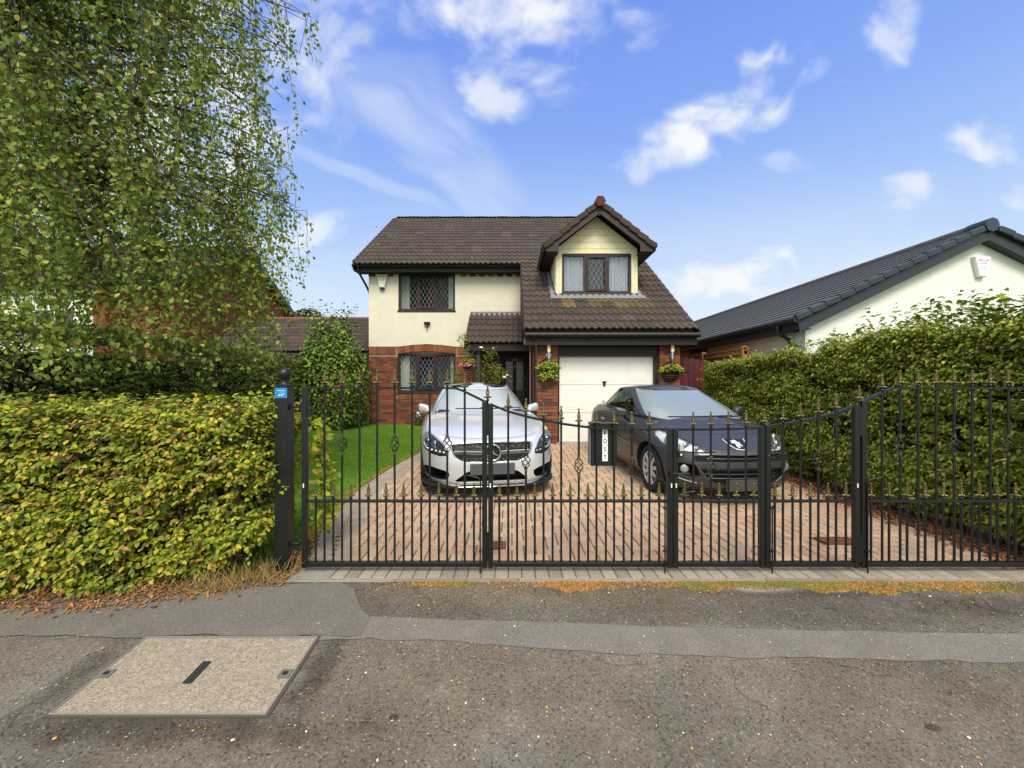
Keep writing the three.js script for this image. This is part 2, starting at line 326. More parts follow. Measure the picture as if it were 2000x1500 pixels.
// block-paved drive, laid in herringbone, with a grey border along the lawn
const DRIVE_EDGE = [[3.27, -1.66], [3.5, -1.7], [3.98, -1.86], [4.8, -2.0], [5.6, -2.08], [6.9, -2.0], [8.06, -1.83], [9.5, -1.72], [12.7, -1.72]];
const driveX = (Z) => tableAt(DRIVE_EDGE, Z)[0];
{
  const drive = kind(mesh('driveway', groundSheet(steps(3.27, 9.3, 0.35), (Z) => [driveX(Z), 4.6], -0.009, 1), std('#75663f', 0.96, { map: COARSE })), 'structure');
  const path = kind(mesh('path', groundSheet(steps(9.3, 12.7, 0.4), () => [-1.72, 0.56], -0.009, 1), std('#75663f', 0.96, { map: COARSE })), 'structure');
  const tones = ['#c4a487', '#cbad8e', '#bd9a7e', '#b7a48b', '#c59c80', '#b0a08a', '#ccb094', '#bba184', '#a39480', '#aa9c88'];
  const mats = tones.map((t) => std(t, 0.9, { map: SPECK, bumpMap: ROUGHBUMP, bumpScale: 0.002 })), colours = tones.map((t) => lin(t));
  const geos = [0, 0.35, 0.7].map((u) => slabGeo(0.1955, 0.0945, 0.05, 0.006, u, u * 1.3)), R = rng(21), P = 0.104, items = [], onPath = [];
  const lay = (X, Z, turn, tone) => {
    const tilt = Z > 5 && Z < 9.2 ? 0.03 : Z >= 9.2 ? 0.013 : 0, m = new THREE.Matrix4().makeTranslation(X, groundY(Z) + 0.003 * R(), -Z);
    m.multiply(new THREE.Matrix4().makeRotationX(tilt + (R() - 0.5) * 0.012)).multiply(new THREE.Matrix4().makeRotationY(turn));
    (Z < 9.3 ? items : onPath).push({ geo: geos[Math.floor(R() * 3)], matrix: m, tone, rank: Math.hypot(X, Z, EYE) });
  };
  const toneAt = (X, Z) => { const k = R(); return k < 0.3 ? 0 : k < 0.5 ? 1 : k < 0.62 ? 2 : k < 0.7 ? 3 : k < 0.8 ? 4 : k < 0.85 ? 5 : k < 0.95 ? 6 : 7; };
  for (let i = -24; i < 46; i++) for (let j = 0; j < 92; j++) {
    const c = (((i - j) % 4) + 4) % 4; let X, Z, turn;
    if (c === 0) { X = (i + 1) * P; Z = 3.28 + (j + 0.5) * P; turn = 0; } else if (c === 3) { X = (i + 0.5) * P; Z = 3.28 + (j + 1) * P; turn = Math.PI / 2; } else continue;
    if (X < driveX(Z) + 0.27 || X > 4.55 || Z > 12.65 || (X > 0.45 && Z > 9.2) || (Z > 9.3 && X < -1.5)) continue;
    if (Math.abs(X + 0.15) < 0.11 && Math.abs(Z - 3.68) < 0.1) continue;
    if (Math.abs(X - 3.0) < 0.16 && Math.abs(Z - 3.78) < 0.1) continue;
    lay(X, Z, turn + (R() - 0.5) * 0.02, toneAt(X, Z));
  }
  for (let Z = 3.33; Z < 12.6; Z += 0.104) for (const k of [0, 1]) {
    const x = driveX(Z) + 0.03 + k * 0.15, slope = (driveX(Z + 0.05) - driveX(Z - 0.05)) / 0.1;
    const m0 = k ? 0.14 : 0; lay(x + 0.05 + m0 * 0.3, Z, Math.atan(slope) * 0.9, 8 + Math.floor(R() * 2));
  }
  const rest = std('#ffffff', 0.9, { map: SPECK, vertexColors: true, bumpMap: ROUGHBUMP, bumpScale: 0.002 });
  pieces(drive, 'paver', items, mats, colours, 300, 'paving', rest);
  pieces(path, 'paver', onPath, mats, colours, 0, 'paving', rest);
  // rusty drain covers let into the paving
  for (const [x, z, w, d, label] of [[-0.15, 3.68, 0.19, 0.16, 'small square rusty drain cover in the paving behind the left gate leaf'], [3.0, 3.78, 0.3, 0.17, 'brown metal drain cover in the paving behind the right gate leaf']]) {
    const t = thing('drain_cover', label, 'drain cover', [x, groundY(z), -z]);
    mesh('frame', prism([[-w / 2, -d / 2], [w / 2, -d / 2], [w / 2, d / 2], [-w / 2, d / 2]], 0.02, 0, [[[-w / 2 + 0.015, -d / 2 + 0.015], [w / 2 - 0.015, -d / 2 + 0.015], [w / 2 - 0.015, d / 2 - 0.015], [-w / 2 + 0.015, d / 2 - 0.015]]]).rotateX(-Math.PI / 2).translate(0, -0.012, 0), std('#6b4334', 0.85, { map: COARSE }), t);
    mesh('lid', [rbox(w - 0.036, 0.02, d - 0.036, 0.003, 0, -0.006, 0), ...[-1, 0, 1].map((k) => box(w * 0.6, 0.006, 0.008, 0, 0.005, k * d * 0.2))], std('#7d4a38', 0.85, { map: COARSE }), t);
  }
}

// lawn
{
  const lawnX = (Z) => [-5.9, driveX(Z) - 0.03];
  kind(mesh('lawn', groundSheet(steps(3.3, 12.72, 0.4), lawnX, -0.004, 1.4, 6), std('#ffffff', 0.95, { map: GRASSMAP })), 'structure');
  const blade = [];
  const R0 = rng(3);
  for (let i = 0; i < 7; i++) { const a = R0() * 6.28, r = 0.018 * R0(), h = 0.025 + 0.022 * R0(), dx = Math.cos(a), dz = Math.sin(a), w = 0.0022, l = 0.5 * h; blade.push([dx * r - dz * w, 0, dz * r + dx * w], [dx * r + dz * w, 0, dz * r - dx * w], [dx * (r + l), h, dz * (r + l)]); }
  const g = new THREE.BufferGeometry(); g.setAttribute('position', new THREE.Float32BufferAttribute(blade.flat(), 3)); g.setAttribute('uv', new THREE.BufferAttribute(new Float32Array(42), 2)); g.computeVertexNormals();
  const R = rng(33);
  const grass = scatter('grass', g, std('#ffffff', 0.85, { side: THREE.DoubleSide }), 60000, (o, c) => {
    const Z = 3.4 + 9.25 * R(), [a, b] = lawnX(Z), X = a + (b - a + 0.02) * R();
    o.position.set(X, groundY(Z) - 0.004, -Z); o.rotation.set(0, R() * 6.3, 0); o.scale.setScalar(0.8 + 0.7 * R());
    const n = fbm(X * 1.3, Z * 1.3, 5, 3); c.setRGB(0.085 + 0.1 * n * R() + 0.03 * R(), 0.2 + 0.12 * n, 0.008 + 0.012 * R());
  });
  tag(grass, 'short bright green lawn between the left hedge and the block paved drive', 'grass');
  const litter = scatter('leaf_litter', FLECK, std('#ffffff', 0.9), 2600, (o, c) => {
    const edge = R() < 0.75, Z = 3.35 + 7.5 * R() * R(), X = edge ? driveX(Z) - 0.02 - 0.2 * R() * R() : -5.6 + 3.6 * R();
    if (!edge && R() < 0.8) return false;
    const s = 0.006 + 0.012 * R(); o.position.set(X, groundY(Z) + 0.012, -Z); o.scale.set(s, s * 0.25, s * (0.6 + 0.5 * R())); o.rotation.set(R() * 0.5, R() * 6.3, R() * 0.5);
    c.set(['#b5662a', '#9c6b33', '#c98f3c', '#6b4a2a'][Math.floor(R() * 4)]).multiplyScalar(0.7 + 0.5 * R());
  });
  tag(litter, 'brown fallen leaves along the edge of the lawn', 'leaf litter');
  // bare bed under the right hedge
  kind(mesh('flower_bed', groundSheet(steps(3.0, 9.2, 0.4), () => [4.05, 5.2], 0.012, 1), std('#8a5a3c', 0.95, { map: SOIL })), 'structure');
  const bed = scatter('leaf_litter', FLECK, std('#ffffff', 0.9), 3500, (o, c) => {
    const Z = 3.1 + 5.8 * R(), X = 3.98 + 0.5 * R() - 0.18 * R() * R(), s = 0.006 + 0.014 * R(); o.position.set(X, groundY(Z) + 0.016, -Z); o.scale.set(s, s * 0.3, s * (0.5 + 0.5 * R())); o.rotation.set(R() * 0.6, R() * 6.3, R() * 0.6);
    c.set(['#5c3622', '#7b4a2b', '#8f5c36', '#4a3020'][Math.floor(R() * 4)]).multiplyScalar(0.7 + 0.6 * R());
  });
  tag(bed, 'brown dead leaves on the soil at the foot of the right hedge', 'leaf litter');
}

// moss and litter along the front of the edging; dead grass and needles under the front hedge
{
  const R = rng(44), noise = (x) => fbm(x * 2.2, 3, 55, 4);
  const moss = scatter('moss', new THREE.IcosahedronGeometry(1, 0), std('#ffffff', 0.95), 15000, (o, c) => {
    const X = -1.1 + 5.0 * R(), dens = (smooth(0.32, 0.62, noise(X)) * 0.8 + 0.12) * smooth(-1.1, 0.2, X) * smooth(3.9, 3.3, X); if (R() > dens) return false;
    const w = 0.02 + 0.1 * fbm(X * 5, 9, 58, 4) * (0.5 + noise(X)) + 0.03 * smooth(1.2, 2.2, X), Z = 3.0 - w * Math.pow(R(), 1.4) * 1.15, s = 0.0028 + 0.0045 * R();
    o.position.set(X, groundY(Z) + 0.002, -Z); o.scale.set(s * (1 + R()), s * 0.7, s * 1.2); o.rotation.set(R(), R() * 6.3, R());
    const g = fbm(X * 3, Z * 8, 66, 3) + 0.4 * (R() - 0.5) + (X > 1.5 ? 0.04 : -0.1);
    c.set(g > 0.55 ? '#666426' : g > 0.46 ? '#7d692c' : R() < 0.6 ? '#8a5c2a' : '#9a7642').multiplyScalar(0.7 + 0.5 * R());
  });
  tag(moss, 'orange and green moss strip along the front of the concrete edging', 'moss');
  const edge = (x) => tableAt([[-5.2, 2.5], [-4.0, 2.62], [-3.4, 2.68], [-2.5, 2.74], [-1.75, 2.98]], x)[0];
  const litter = scatter('leaf_litter', FLECK, std('#ffffff', 0.95), 5000, (o, c) => {
    const X = -5.2 + 3.55 * R(), Z = edge(X) - 0.05 + 0.5 * R() + 0.06 * (R() - 0.5) + (R() < 0.15 ? -0.12 * R() : 0); if (Z > 3.25 || Z < 2.3) return false;
    const s = 0.004 + 0.009 * R(); o.position.set(X, groundY(Z) + 0.012 + 0.01 * R(), -Z); o.scale.set(s * (0.6 + 1.6 * R()), s * 0.35, s * 0.7); o.rotation.set(R() * 0.5, R() * 6.3, R() * 0.5);
    c.set(['#84552c', '#94602f', '#6a4426', '#9a8356', '#a8723c'][Math.floor(R() * 5)]).multiplyScalar(0.5 + 0.6 * R());
  });
  tag(litter, 'orange brown dead leaves and needles under the front hedge', 'leaf litter');
  const straw = new THREE.CylinderGeometry(0.0012, 0.002, 0.14, 3).translate(0, 0.07, 0);
  const dry = scatter('dry_grass', straw, std('#ffffff', 0.9), 650, (o, c) => {
    const X = -2.35 + 0.72 * R(), Z = 2.93 + 0.42 * R() - 0.1 * (X + 1.6 < -0.3 ? 1 : 0); o.position.set(X, groundY(Z), -Z); o.rotation.set((R() - 0.5) * 2.4, R() * 6.3, (R() - 0.5) * 2.4); o.scale.setScalar(0.5 + 0.8 * R());
    c.set(R() < 0.6 ? '#a58a55' : '#7f7a3a').multiplyScalar(0.7 + 0.5 * R());
  });
  tag(dry, 'dry straw coloured grass at the foot of the black gate post', 'grass');
}

// paved inspection cover let into the footway, one and a half paces in front of the left gate
{
  const z = 2.165, t = thing('inspection_cover', 'large rectangular gritty inspection cover set in the tarmac footway', 'manhole cover', [-1.655, groundY(z) + 0.004, -z]);
  t.rotation.x = 0.09;
  const AGG = colourMap(512, 256, (x, y) => { const r = hash2(x >> 1, y >> 1, 91), r1 = hash2(x, y, 92), n = fbm(x / 14, y / 14, 93, 3); const r3 = hash2((x + 1) >> 2, (y + 1) >> 2, 94); let v = 150 + 22 * (n - 0.5) + 36 * (r - 0.5) + 34 * (r3 - 0.5) + 20 * (r1 - 0.5); return [v + 7, v - 2, v - 16]; });
  mesh('infill', slabGeo(1.0, 0.5, 0.05, 0.004).translate(0, 0.004, 0), std('#e6e0d6', 0.92, { map: AGG, bumpMap: ROUGHBUMP, bumpScale: 0.004 }), t).geometry.attributes.uv.array.forEach((v, i, a) => (a[i] = i % 2 ? v : v * 0.5));
  mesh('tray', prism([[-0.508, -0.258], [0.508, -0.258], [0.508, 0.258], [-0.508, 0.258]], 0.05, 0, [[[-0.5, -0.25], [0.5, -0.25], [0.5, 0.25], [-0.5, 0.25]]]).rotateX(-Math.PI / 2).translate(0, -0.043, 0), std('#a3a09a', 0.5, { metalness: 0.4, map: GRAIN }), t);
  mesh('tar_joint', prism([[-0.52, -0.272], [0.526, -0.27], [0.522, 0.268], [-0.518, 0.27]], 0.02, 0, [[[-0.509, -0.259], [0.509, -0.259], [0.509, 0.259], [-0.509, 0.259]]]).rotateX(-Math.PI / 2).translate(0, -0.0165, 0), std('#5a5244', 0.95, { map: COARSE }), t);
  mesh('badge', rbox(0.045, 0.01, 0.145, 0.003, 0.0, 0.006, 0.01), std('#2c2d30', 0.7, { map: COARSE }), t);
  for (const s of [-1, 1]) { const k = mesh('lifting_slot', [box(0.06, 0.01, 0.055, s * 0.468, 0.005, 0.02)], std('#8d8a84', 0.6, { metalness: 0.4, map: COARSE }), t); mesh('key_hole', box(0.024, 0.004, 0.02, s * 0.468, 0.0111, 0.02), std('#161514', 0.9), k); }
}
// ---------------------------------------------------------------- the house
const M = {
  render: std('#dcd6c3', 0.92, { map: STUCCO_COLOUR, bumpMap: STUCCO, bumpScale: 0.006 }),
  mortar: std('#ab9272', 0.95, { map: COARSE }),
  brickwall: std('#8a4a2c', 0.9, { map: COARSE }),
  brown: phys('#2a1417', 0.6, { map: GRAIN }),
  darkbrown: phys('#191314', 0.68, { map: GRAIN }),
  black: phys('#121315', 0.45),
  gutter: phys('#15161a', 0.55),
  lead: std('#8e9398', 0.6, { map: COARSE, bumpMap: ROUGHBUMP, bumpScale: 0.004 }),
  deck: std('#4a3d36', 0.95),
  clad: std('#e8dcb4', 0.6, { map: GRAIN }),
  glass: phys('#ffffff', 0.03, { transmission: 1, ior: 1.6, specularIntensity: 1 }),
  leadline: std('#868f92', 0.6),
  curtain: std('#cfd4d2', 0.95, { side: THREE.DoubleSide }),
  steel: std('#b9bbbd', 0.28, { metalness: 0.9 }),
  brass: std('#a98f4c', 0.3, { metalness: 0.85 }),
};
const house = thing('detached_house', 'cream rendered and brick detached house with brown tiled roof, dormer and integral garage', 'house');
const BRICKS = ['#8f5232', '#9a5d3a', '#844a30', '#724533', '#a0663b', '#634039', '#85593f', '#594640', '#945c38'];
const brickMats = BRICKS.map((t) => std(t, 0.88, { map: COARSE, bumpMap: ROUGHBUMP, bumpScale: 0.003 })), brickColours = BRICKS.map((t) => lin(t));
const brickRest = std('#ffffff', 0.88, { map: COARSE, vertexColors: true, bumpMap: ROUGHBUMP, bumpScale: 0.003 });
const BRICK = new THREE.BoxGeometry(1, 1, 1);
const brickR = rng(77);
const brickTone = () => { const k = brickR(); return k < 0.26 ? 0 : k < 0.46 ? 1 : k < 0.6 ? 2 : k < 0.7 ? 3 : k < 0.77 ? 4 : k < 0.83 ? 5 : k < 0.89 ? 6 : k < 0.93 ? 7 : 8; };
// stretcher bond on a wall that faces the camera at distance Z
function bricks(x0, x1, y0, y1, Z, hole, ranked) {
  const out = [], R = brickR;
  for (let j = 0, y = y0; y + 0.064 < y1 + 0.004; j++, y += 0.075) {
    for (let x = x0 - (j % 2 ? 0.1125 : 0); x < x1; x += 0.225) {
      const a = Math.max(x, x0), b = Math.min(x + 0.215, x1); if (b - a < 0.04) continue;
      let spans = [[a, b]];
      if (hole && y + 0.065 > hole[2] && y < hole[3]) spans = [[a, Math.min(b, hole[0])], [Math.max(a, hole[1]), b]];
      for (const [p, q] of spans) if (q - p > 0.035) out.push({ geo: BRICK, tone: brickTone(), rank: ranked((p + q) / 2, y, q - p), matrix: at((p + q) / 2, y + 0.0325, -Z - 0.045 + 0.003 * R(), 0, 0, 0, q - p, 0.065, 0.1) });
    }
  }
  return out;
}

// walls of the left wing: brick below, render above
const ZW = 12.7;
{
  const w = mesh('brick_wall', [span(-4.44, -3.55, 0, 2.61, -ZW - 0.02, -ZW - 0.3), span(-1.75, 0.56, 0, 2.61, -ZW - 0.02, -ZW - 0.3), span(-3.55, -1.75, 0, 1.2, -ZW - 0.02, -ZW - 0.3), span(-3.55, -1.75, 2.47, 2.61, -ZW - 0.02, -ZW - 0.3)], M.mortar, house);
  const door = (it) => { const p = new THREE.Vector3().setFromMatrixPosition(it.matrix); return !(p.x > -0.4 && p.x < 0.56 && p.y < 2.35); };
  const items = bricks(-4.44, 0.56, 0.06, 2.37, ZW, [-3.545, -1.755, 1.2, 2.61], (x, y, l) => (x < -3.5 ? 0 : x < -1.7 ? 1 : 2) + Math.abs(y - 1.4) * 0.3 - (l > 0.2 ? 0.3 : 0)).filter(door);
  // soldier courses: the top band, the arch over the window, the row under the sill
  const soldier = (x, y, rz, rank) => items.push({ geo: BRICK, tone: [0, 1, 2, 4, 8][Math.floor(brickR() * 5)], rank, matrix: at(x, y, -ZW - 0.043 + 0.003 * brickR(), 0, 0, rz, 0.065, 0.215, 0.1) });
  for (let x = -4.4; x < -3.62; x += 0.075) soldier(x, 2.49, 0, 0.2);
  for (let x = -1.66; x < 0.5; x += 0.075) soldier(x, 2.49, 0, 0.6);
  for (let i = 0; i < 24; i++) { const u = (i + 0.5) / 12 - 1; soldier(-2.65 + u * 0.9, 2.485 + 0.085 * (1 - u * u), -u * 0.19, 0.1); }
  for (let x = -3.5; x < -1.76; x += 0.075) if (x < -1.8) items.push({ geo: BRICK, tone: [0, 1, 2, 4][Math.floor(brickR() * 4)], rank: 0.3, matrix: at(x, 1.08, -ZW - 0.04, 0, 0, 0, 0.065, 0.19, 0.1) });
  pieces(w, 'brick', items.filter((it) => { const p = new THREE.Vector3().setFromMatrixPosition(it.matrix); return !(p.x > -3.55 && p.x < -1.75 && p.y > 0.98 && p.y < 1.18 && new THREE.Vector3().setFromMatrixScale(it.matrix).y < 0.1); }), brickMats, brickColours, 160, 'brickwork', brickRest);
}
{ // render, with a curved lower edge over the arch
  const g = prism([[-4.44, 2.61], [-3.56, 2.61], [-3.4, 2.625], [-3.1, 2.665], [-2.65, 2.69], [-2.2, 2.665], [-1.9, 2.625], [-1.74, 2.61], [0.56, 2.61], [0.56, 4.93], [-4.44, 4.93]], 0.3, 0, [[[-3.525, 3.73], [-1.765, 3.73], [-1.765, 4.9], [-3.525, 4.9]]]).translate(0, 0, -ZW - 0.3);
  mesh('rendered_wall', metric(g, 1.5), M.render, house);
  mesh('side_wall', [metric(span(-4.44, -4.14, 2.61, 5.3, -13.0, -21), 1.5), metric(prism([[-21, 5.3], [-13, 5.3], [-16.85, 7.95]], 0.3).rotateY(-Math.PI / 2).translate(-4.14, 0, 0), 1.5)], M.render, house);
  mesh('side_wall', span(-4.44, -4.14, 0, 2.61, -13.0, -21), M.brickwall, house);
  mesh('side_wall', [span(3.44, 3.74, 0, 2.6, -9.4, -21), metric(prism([[-21, 2.6], [-9.45, 2.6], [-16.85, 7.95]], 0.3).rotateY(-Math.PI / 2).translate(3.74, 0, 0), 1.5)], M.brickwall, house);
  mesh('side_wall', [span(0.56, 0.8, 0, 2.6, -9.4, -12.7), span(0.26, 0.56, 2.61, 5.1, -12.2, -12.7)], M.brickwall, house);
  mesh('back_wall', span(-4.14, 3.44, 0, 5, -20.7, -21), M.brickwall, house);
  // dark toothed brick blocks under the eaves
  for (let i = 0, x = -4.43; x < 0.2; x += 0.284, i++) { if (x > -3.75 && x < -1.72) continue; mesh('dentil', box(0.18, 0.085, 0.06, x + 0.09, 4.825, -ZW + 0.03), brickMats[3 + (i % 3)], house); }
}

// garage piers, the panel over the door
{
  const pier = (x0, x1) => {
    const w = mesh('brick_pier', [span(x0, x1, 0, 2.45, -9.12, -9.4)], M.mortar, house), items = [];
    for (let j = 0, y = 0.075; y < 2.38; j++, y += 0.075) {
      const cuts = j % 2 ? [0, 0.1125, 0.3375, 0.46] : [0, 0.225, 0.46];
      for (let k = 0; k + 1 < cuts.length; k++) { const a = x0 + cuts[k], b = Math.min(x1, x0 + cuts[k + 1] - 0.01); items.push({ geo: BRICK, tone: brickTone(), rank: 0, matrix: at((a + b) / 2, y + 0.0325, -9.145 + 0.003 * brickR(), 0, 0, 0, b - a, 0.065, 0.1) }); }
    }
    pieces(w, 'brick', items, brickMats, brickColours, 70, 'brickwork', brickRest);
  };
  pier(0.56, 1.015); pier(3.28, 3.74);
  mesh('lintel_panel', span(1.015, 3.28, 2.14, 2.5, -9.19, -9.3), phys('#1c1b1c', 0.6), house);
  mesh('door_frame', [span(1.015, 1.065, 0.12, 2.075, -9.2, -9.36), span(3.2, 3.28, 0.12, 2.075, -9.2, -9.36), span(1.015, 3.28, 2.075, 2.138, -9.2, -9.36)], M.brown, house);
  mesh('threshold', rbox(2.3, 0.09, 0.14, 0.01, 2.15, 0.1, -9.22), std('#b9b4a8', 0.9, { map: COARSE }), house);
  // white up-and-over door with three rows of raised panels
  const d = mesh('garage_door', [span(1.066, 3.199, 0.145, 0.795, -9.3, -9.35), span(1.066, 3.199, 0.803, 1.43, -9.3, -9.35), span(1.066, 3.199, 1.438, 2.073, -9.3, -9.35)], std('#e6e3da', 0.5), house);
  for (const y of [0.25, 0.885, 1.52]) for (const x of [1.21, 1.925, 2.64]) {
    const w = 0.42, h = 0.455, rect = (e) => [[x + e, y + e], [x + w - e, y + e], [x + w - e, y + h - e], [x + e, y + h - e]];
    mesh('panel', [prism(rect(0), 0.003, 0.003, [rect(0.014)]).translate(0, 0, -9.3), prism(rect(0.028), 0.0015, 0.004).translate(0, 0, -9.3)], d.material, d);
  }
  mesh('handle', [rbox(0.055, 0.1, 0.02, 0.006, 2.095, 1.45, -9.29), rbox(0.09, 0.022, 0.03, 0.006, 2.095, 1.5, -9.28)], M.black, d);
  mesh('sticker', box(0.098, 0.076, 0.002, 1.405, 1.775, -9.2985), std('#d9dde0', 0.5), d);
  mesh('sticker_print', box(0.078, 0.062, 0.002, 1.405, 1.775, -9.2965), std('#1f7fb4', 0.5), d);
}

// front door under the porch
{
  const d = mesh('front_door', span(-0.3, 0.455, 0.24, 2.27, -12.69, -12.74), phys('#1d1718', 0.4, { map: GRAIN }), house);
  mesh('door_frame', [span(-0.385, -0.305, 0.2, 2.35, -12.66, -12.78), span(0.46, 0.555, 0.2, 2.35, -12.66, -12.78), span(-0.305, 0.46, 2.275, 2.35, -12.66, -12.78)], M.brown, d);
  mesh('stile', [span(-0.29, -0.2, 0.28, 2.26, -12.675, -12.69), span(0.36, 0.447, 0.28, 2.26, -12.675, -12.69), span(0.03, 0.125, 0.28, 2.26, -12.675, -12.69)], M.darkbrown, d);
  for (const x of [-0.19, 0.135]) {
    mesh('pane', span(x + 0.004, x + 0.21, 1.26, 2.13, -12.682, -12.688), std('#70706e', 0.15, { map: GRAIN }), d);
    mesh('leading', [0.045, 0.105, 0.165].map((k) => span(x + k, x + k + 0.008, 1.26, 2.13, -12.678, -12.682)).concat([1.45, 1.62, 1.9, 2.03].map((y) => span(x + 0.004, x + 0.21, y, y + 0.008, -12.6775, -12.682))), std('#2b2c2c', 0.5), d);
    mesh('bevel_jewel', [1.56, 1.97].map((y) => new THREE.OctahedronGeometry(0.018).scale(1, 1, 0.4).translate(x + 0.108, y, -12.676)), std('#e4e6e6', 0.2), d);
  }
  const NUM = canvasMap(128, 128, (c, w, h) => { c.fillStyle = '#211a1a'; c.fillRect(0, 0, w, h); c.fillStyle = '#d8c48c'; c.font = 'bold 92px serif'; c.textAlign = 'center'; c.fillText('23', 64, 98); });
  mesh('house_number', new THREE.PlaneGeometry(0.15, 0.11).translate(0.08, 2.2, -12.672), std('#ffffff', 0.4, { map: NUM }), d);
  mesh('knocker', [new THREE.TorusGeometry(0.03, 0.008, 6, 16).translate(0.078, 1.965, -12.66), rbox(0.03, 0.05, 0.02, 0.005, 0.078, 2.01, -12.665), cyl(0.012, 0.012, 0.02, 8, 0.078, 1.91, -12.66)], M.brass, d);
  mesh('door_knob', new THREE.SphereGeometry(0.025, 10, 8).translate(0.41, 1.64, -12.64), M.brass, d);
  mesh('door_lock', new THREE.SphereGeometry(0.018, 10, 8).translate(0.41, 1.27, -12.66), M.brass, d);
}

// windows: mahogany frames of three lights with leaded diamonds
function pleats(w, h, n, amp) {
  const g = new THREE.PlaneGeometry(w, h, n * 8, 1), p = g.attributes.position;
  for (let i = 0; i < p.count; i++) p.setZ(i, amp * Math.sin((p.getX(i) / w) * n * 6.283 + 0.8 * Math.sin(p.getX(i) * 17)));
  g.computeVertexNormals(); return g;
}
function diamonds(x0, x1, y0, y1, z, w = 0.122, h = 0.215) {
  const out = [], k = h / w, t = 0.0036;
  for (const s of [1, -1]) {
    const lo = s > 0 ? y0 - k * (x1 - x0) : y0, hi = s > 0 ? y1 : y1 + k * (x1 - x0);
    for (let c = lo + h * 0.5; c < hi; c += h) {
      let a = [x0, c], b = [x1, c + s * k * (x1 - x0)];
      const cut = (p, q, y) => [p[0] + ((y - p[1]) / (q[1] - p[1])) * (q[0] - p[0]), y];
      if (a[1] > b[1]) [a, b] = [b, a];
      if (b[1] <= y0 || a[1] >= y1) continue;
      if (a[1] < y0) a = cut(a, b, y0); if (b[1] > y1) b = cut(a, b, y1);
      const l = Math.hypot(b[0] - a[0], b[1] - a[1]); if (l < 0.02) continue;
      out.push(new THREE.BoxGeometry(l, t * 2, 0.004).rotateZ(Math.atan2(b[1] - a[1], b[0] - a[0])).translate((a[0] + b[0]) / 2, (a[1] + b[1]) / 2, z + 0.002 * s));
    }
  }
  return out;
}
function leadedWindow(parent, x0, x1, y0, y1, z, curtains) {
  const f = 0.055, w = mesh('window', [span(x0, x0 + f, y0, y1, z, z - 0.09), span(x1 - f, x1, y0, y1, z, z - 0.09), span(x0 + f, x1 - f, y1 - f, y1, z, z - 0.09), span(x0 + f, x1 - f, y0, y0 + f, z, z - 0.09)], M.brown, parent);
  const m1 = lerp(x0, x1, 0.335), m2 = lerp(x0, x1, 0.665), s = 0.05;
  for (const m of [m1, m2]) mesh('mullion', span(m - 0.032, m + 0.032, y0 + f, y1 - f, z + 0.004, z - 0.085), M.brown, w);
  mesh('sash', prism([[m1 + 0.034, y0 + f + 0.002], [m2 - 0.034, y0 + f + 0.002], [m2 - 0.034, y1 - f - 0.002], [m1 + 0.034, y1 - f - 0.002]], 0.05, 0.006, [[[m1 + 0.034 + s, y0 + f + s], [m2 - 0.034 - s, y0 + f + s], [m2 - 0.034 - s, y1 - f - s], [m1 + 0.034 + s, y1 - f - s]]]).translate(0, 0, z - 0.035), M.brown, w);
  mesh('sill', rbox(x1 - x0 + 0.06, 0.05, 0.13, 0.008, (x0 + x1) / 2, y0 - 0.026, z + 0.0), M.brown, w);
  for (const [a, b, c, d] of [[x0 + f, m1 - 0.032, y0 + f, y1 - f], [m1 + 0.084, m2 - 0.084, y0 + f + s, y1 - f - s], [m2 + 0.032, x1 - f, y0 + f, y1 - f]]) {
    const p = mesh('pane', new THREE.PlaneGeometry(b - a, d - c).translate((a + b) / 2, (c + d) / 2, z - 0.04), M.glass, w);
    mesh('leading', diamonds(a, b, c, d, z - 0.034), M.leadline, w);
  }
  for (const [a, b, mat, dz] of curtains) mesh('curtain', pleats(b - a, y1 - y0, Math.round((b - a) * 11), 0.02).translate((a + b) / 2, (y0 + y1) / 2, z - (dz ?? 0.16)), mat, w);
  return w;
}
const curtainGreen = std('#9aa394', 0.95, { side: THREE.DoubleSide }), curtainRed = std('#7a1e24', 0.9, { side: THREE.DoubleSide }), net = phys('#a9b8c4', 0.95, { side: THREE.DoubleSide, transmission: 0.25 });
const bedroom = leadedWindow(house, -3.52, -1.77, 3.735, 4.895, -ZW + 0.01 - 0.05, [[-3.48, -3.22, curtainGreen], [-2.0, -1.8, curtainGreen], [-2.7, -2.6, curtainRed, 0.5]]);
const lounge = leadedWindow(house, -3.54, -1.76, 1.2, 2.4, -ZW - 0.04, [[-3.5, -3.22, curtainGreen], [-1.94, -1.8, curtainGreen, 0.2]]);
{
  const arch = Array.from({ length: 13 }, (_, i) => { const u = i / 6 - 1; return [-2.65 + u * 0.88, 2.402 + 0.075 * (1 - u * u)]; });
  mesh('arch_infill', prism([[-3.53, 2.4], ...arch, [-1.77, 2.4]], 0.05).translate(0, 0, -ZW - 0.1), std('#8f7f70', 0.8), lounge);
  // a dim room behind each front window
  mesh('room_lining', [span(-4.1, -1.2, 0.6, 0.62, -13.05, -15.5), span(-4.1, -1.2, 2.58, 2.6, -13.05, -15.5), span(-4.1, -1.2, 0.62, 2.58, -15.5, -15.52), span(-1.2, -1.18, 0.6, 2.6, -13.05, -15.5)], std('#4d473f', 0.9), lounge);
  mesh('room_lining', [span(-4.1, -1.2, 3.0, 3.02, -13.05, -15.5), span(-4.1, -1.2, 5.0, 5.02, -13.05, -15.5), span(-4.1, -1.2, 3.02, 5.0, -15.5, -15.52), span(-1.2, -1.18, 3.0, 5.0, -13.05, -15.5)], std('#3f3d38', 0.9), bedroom);
}

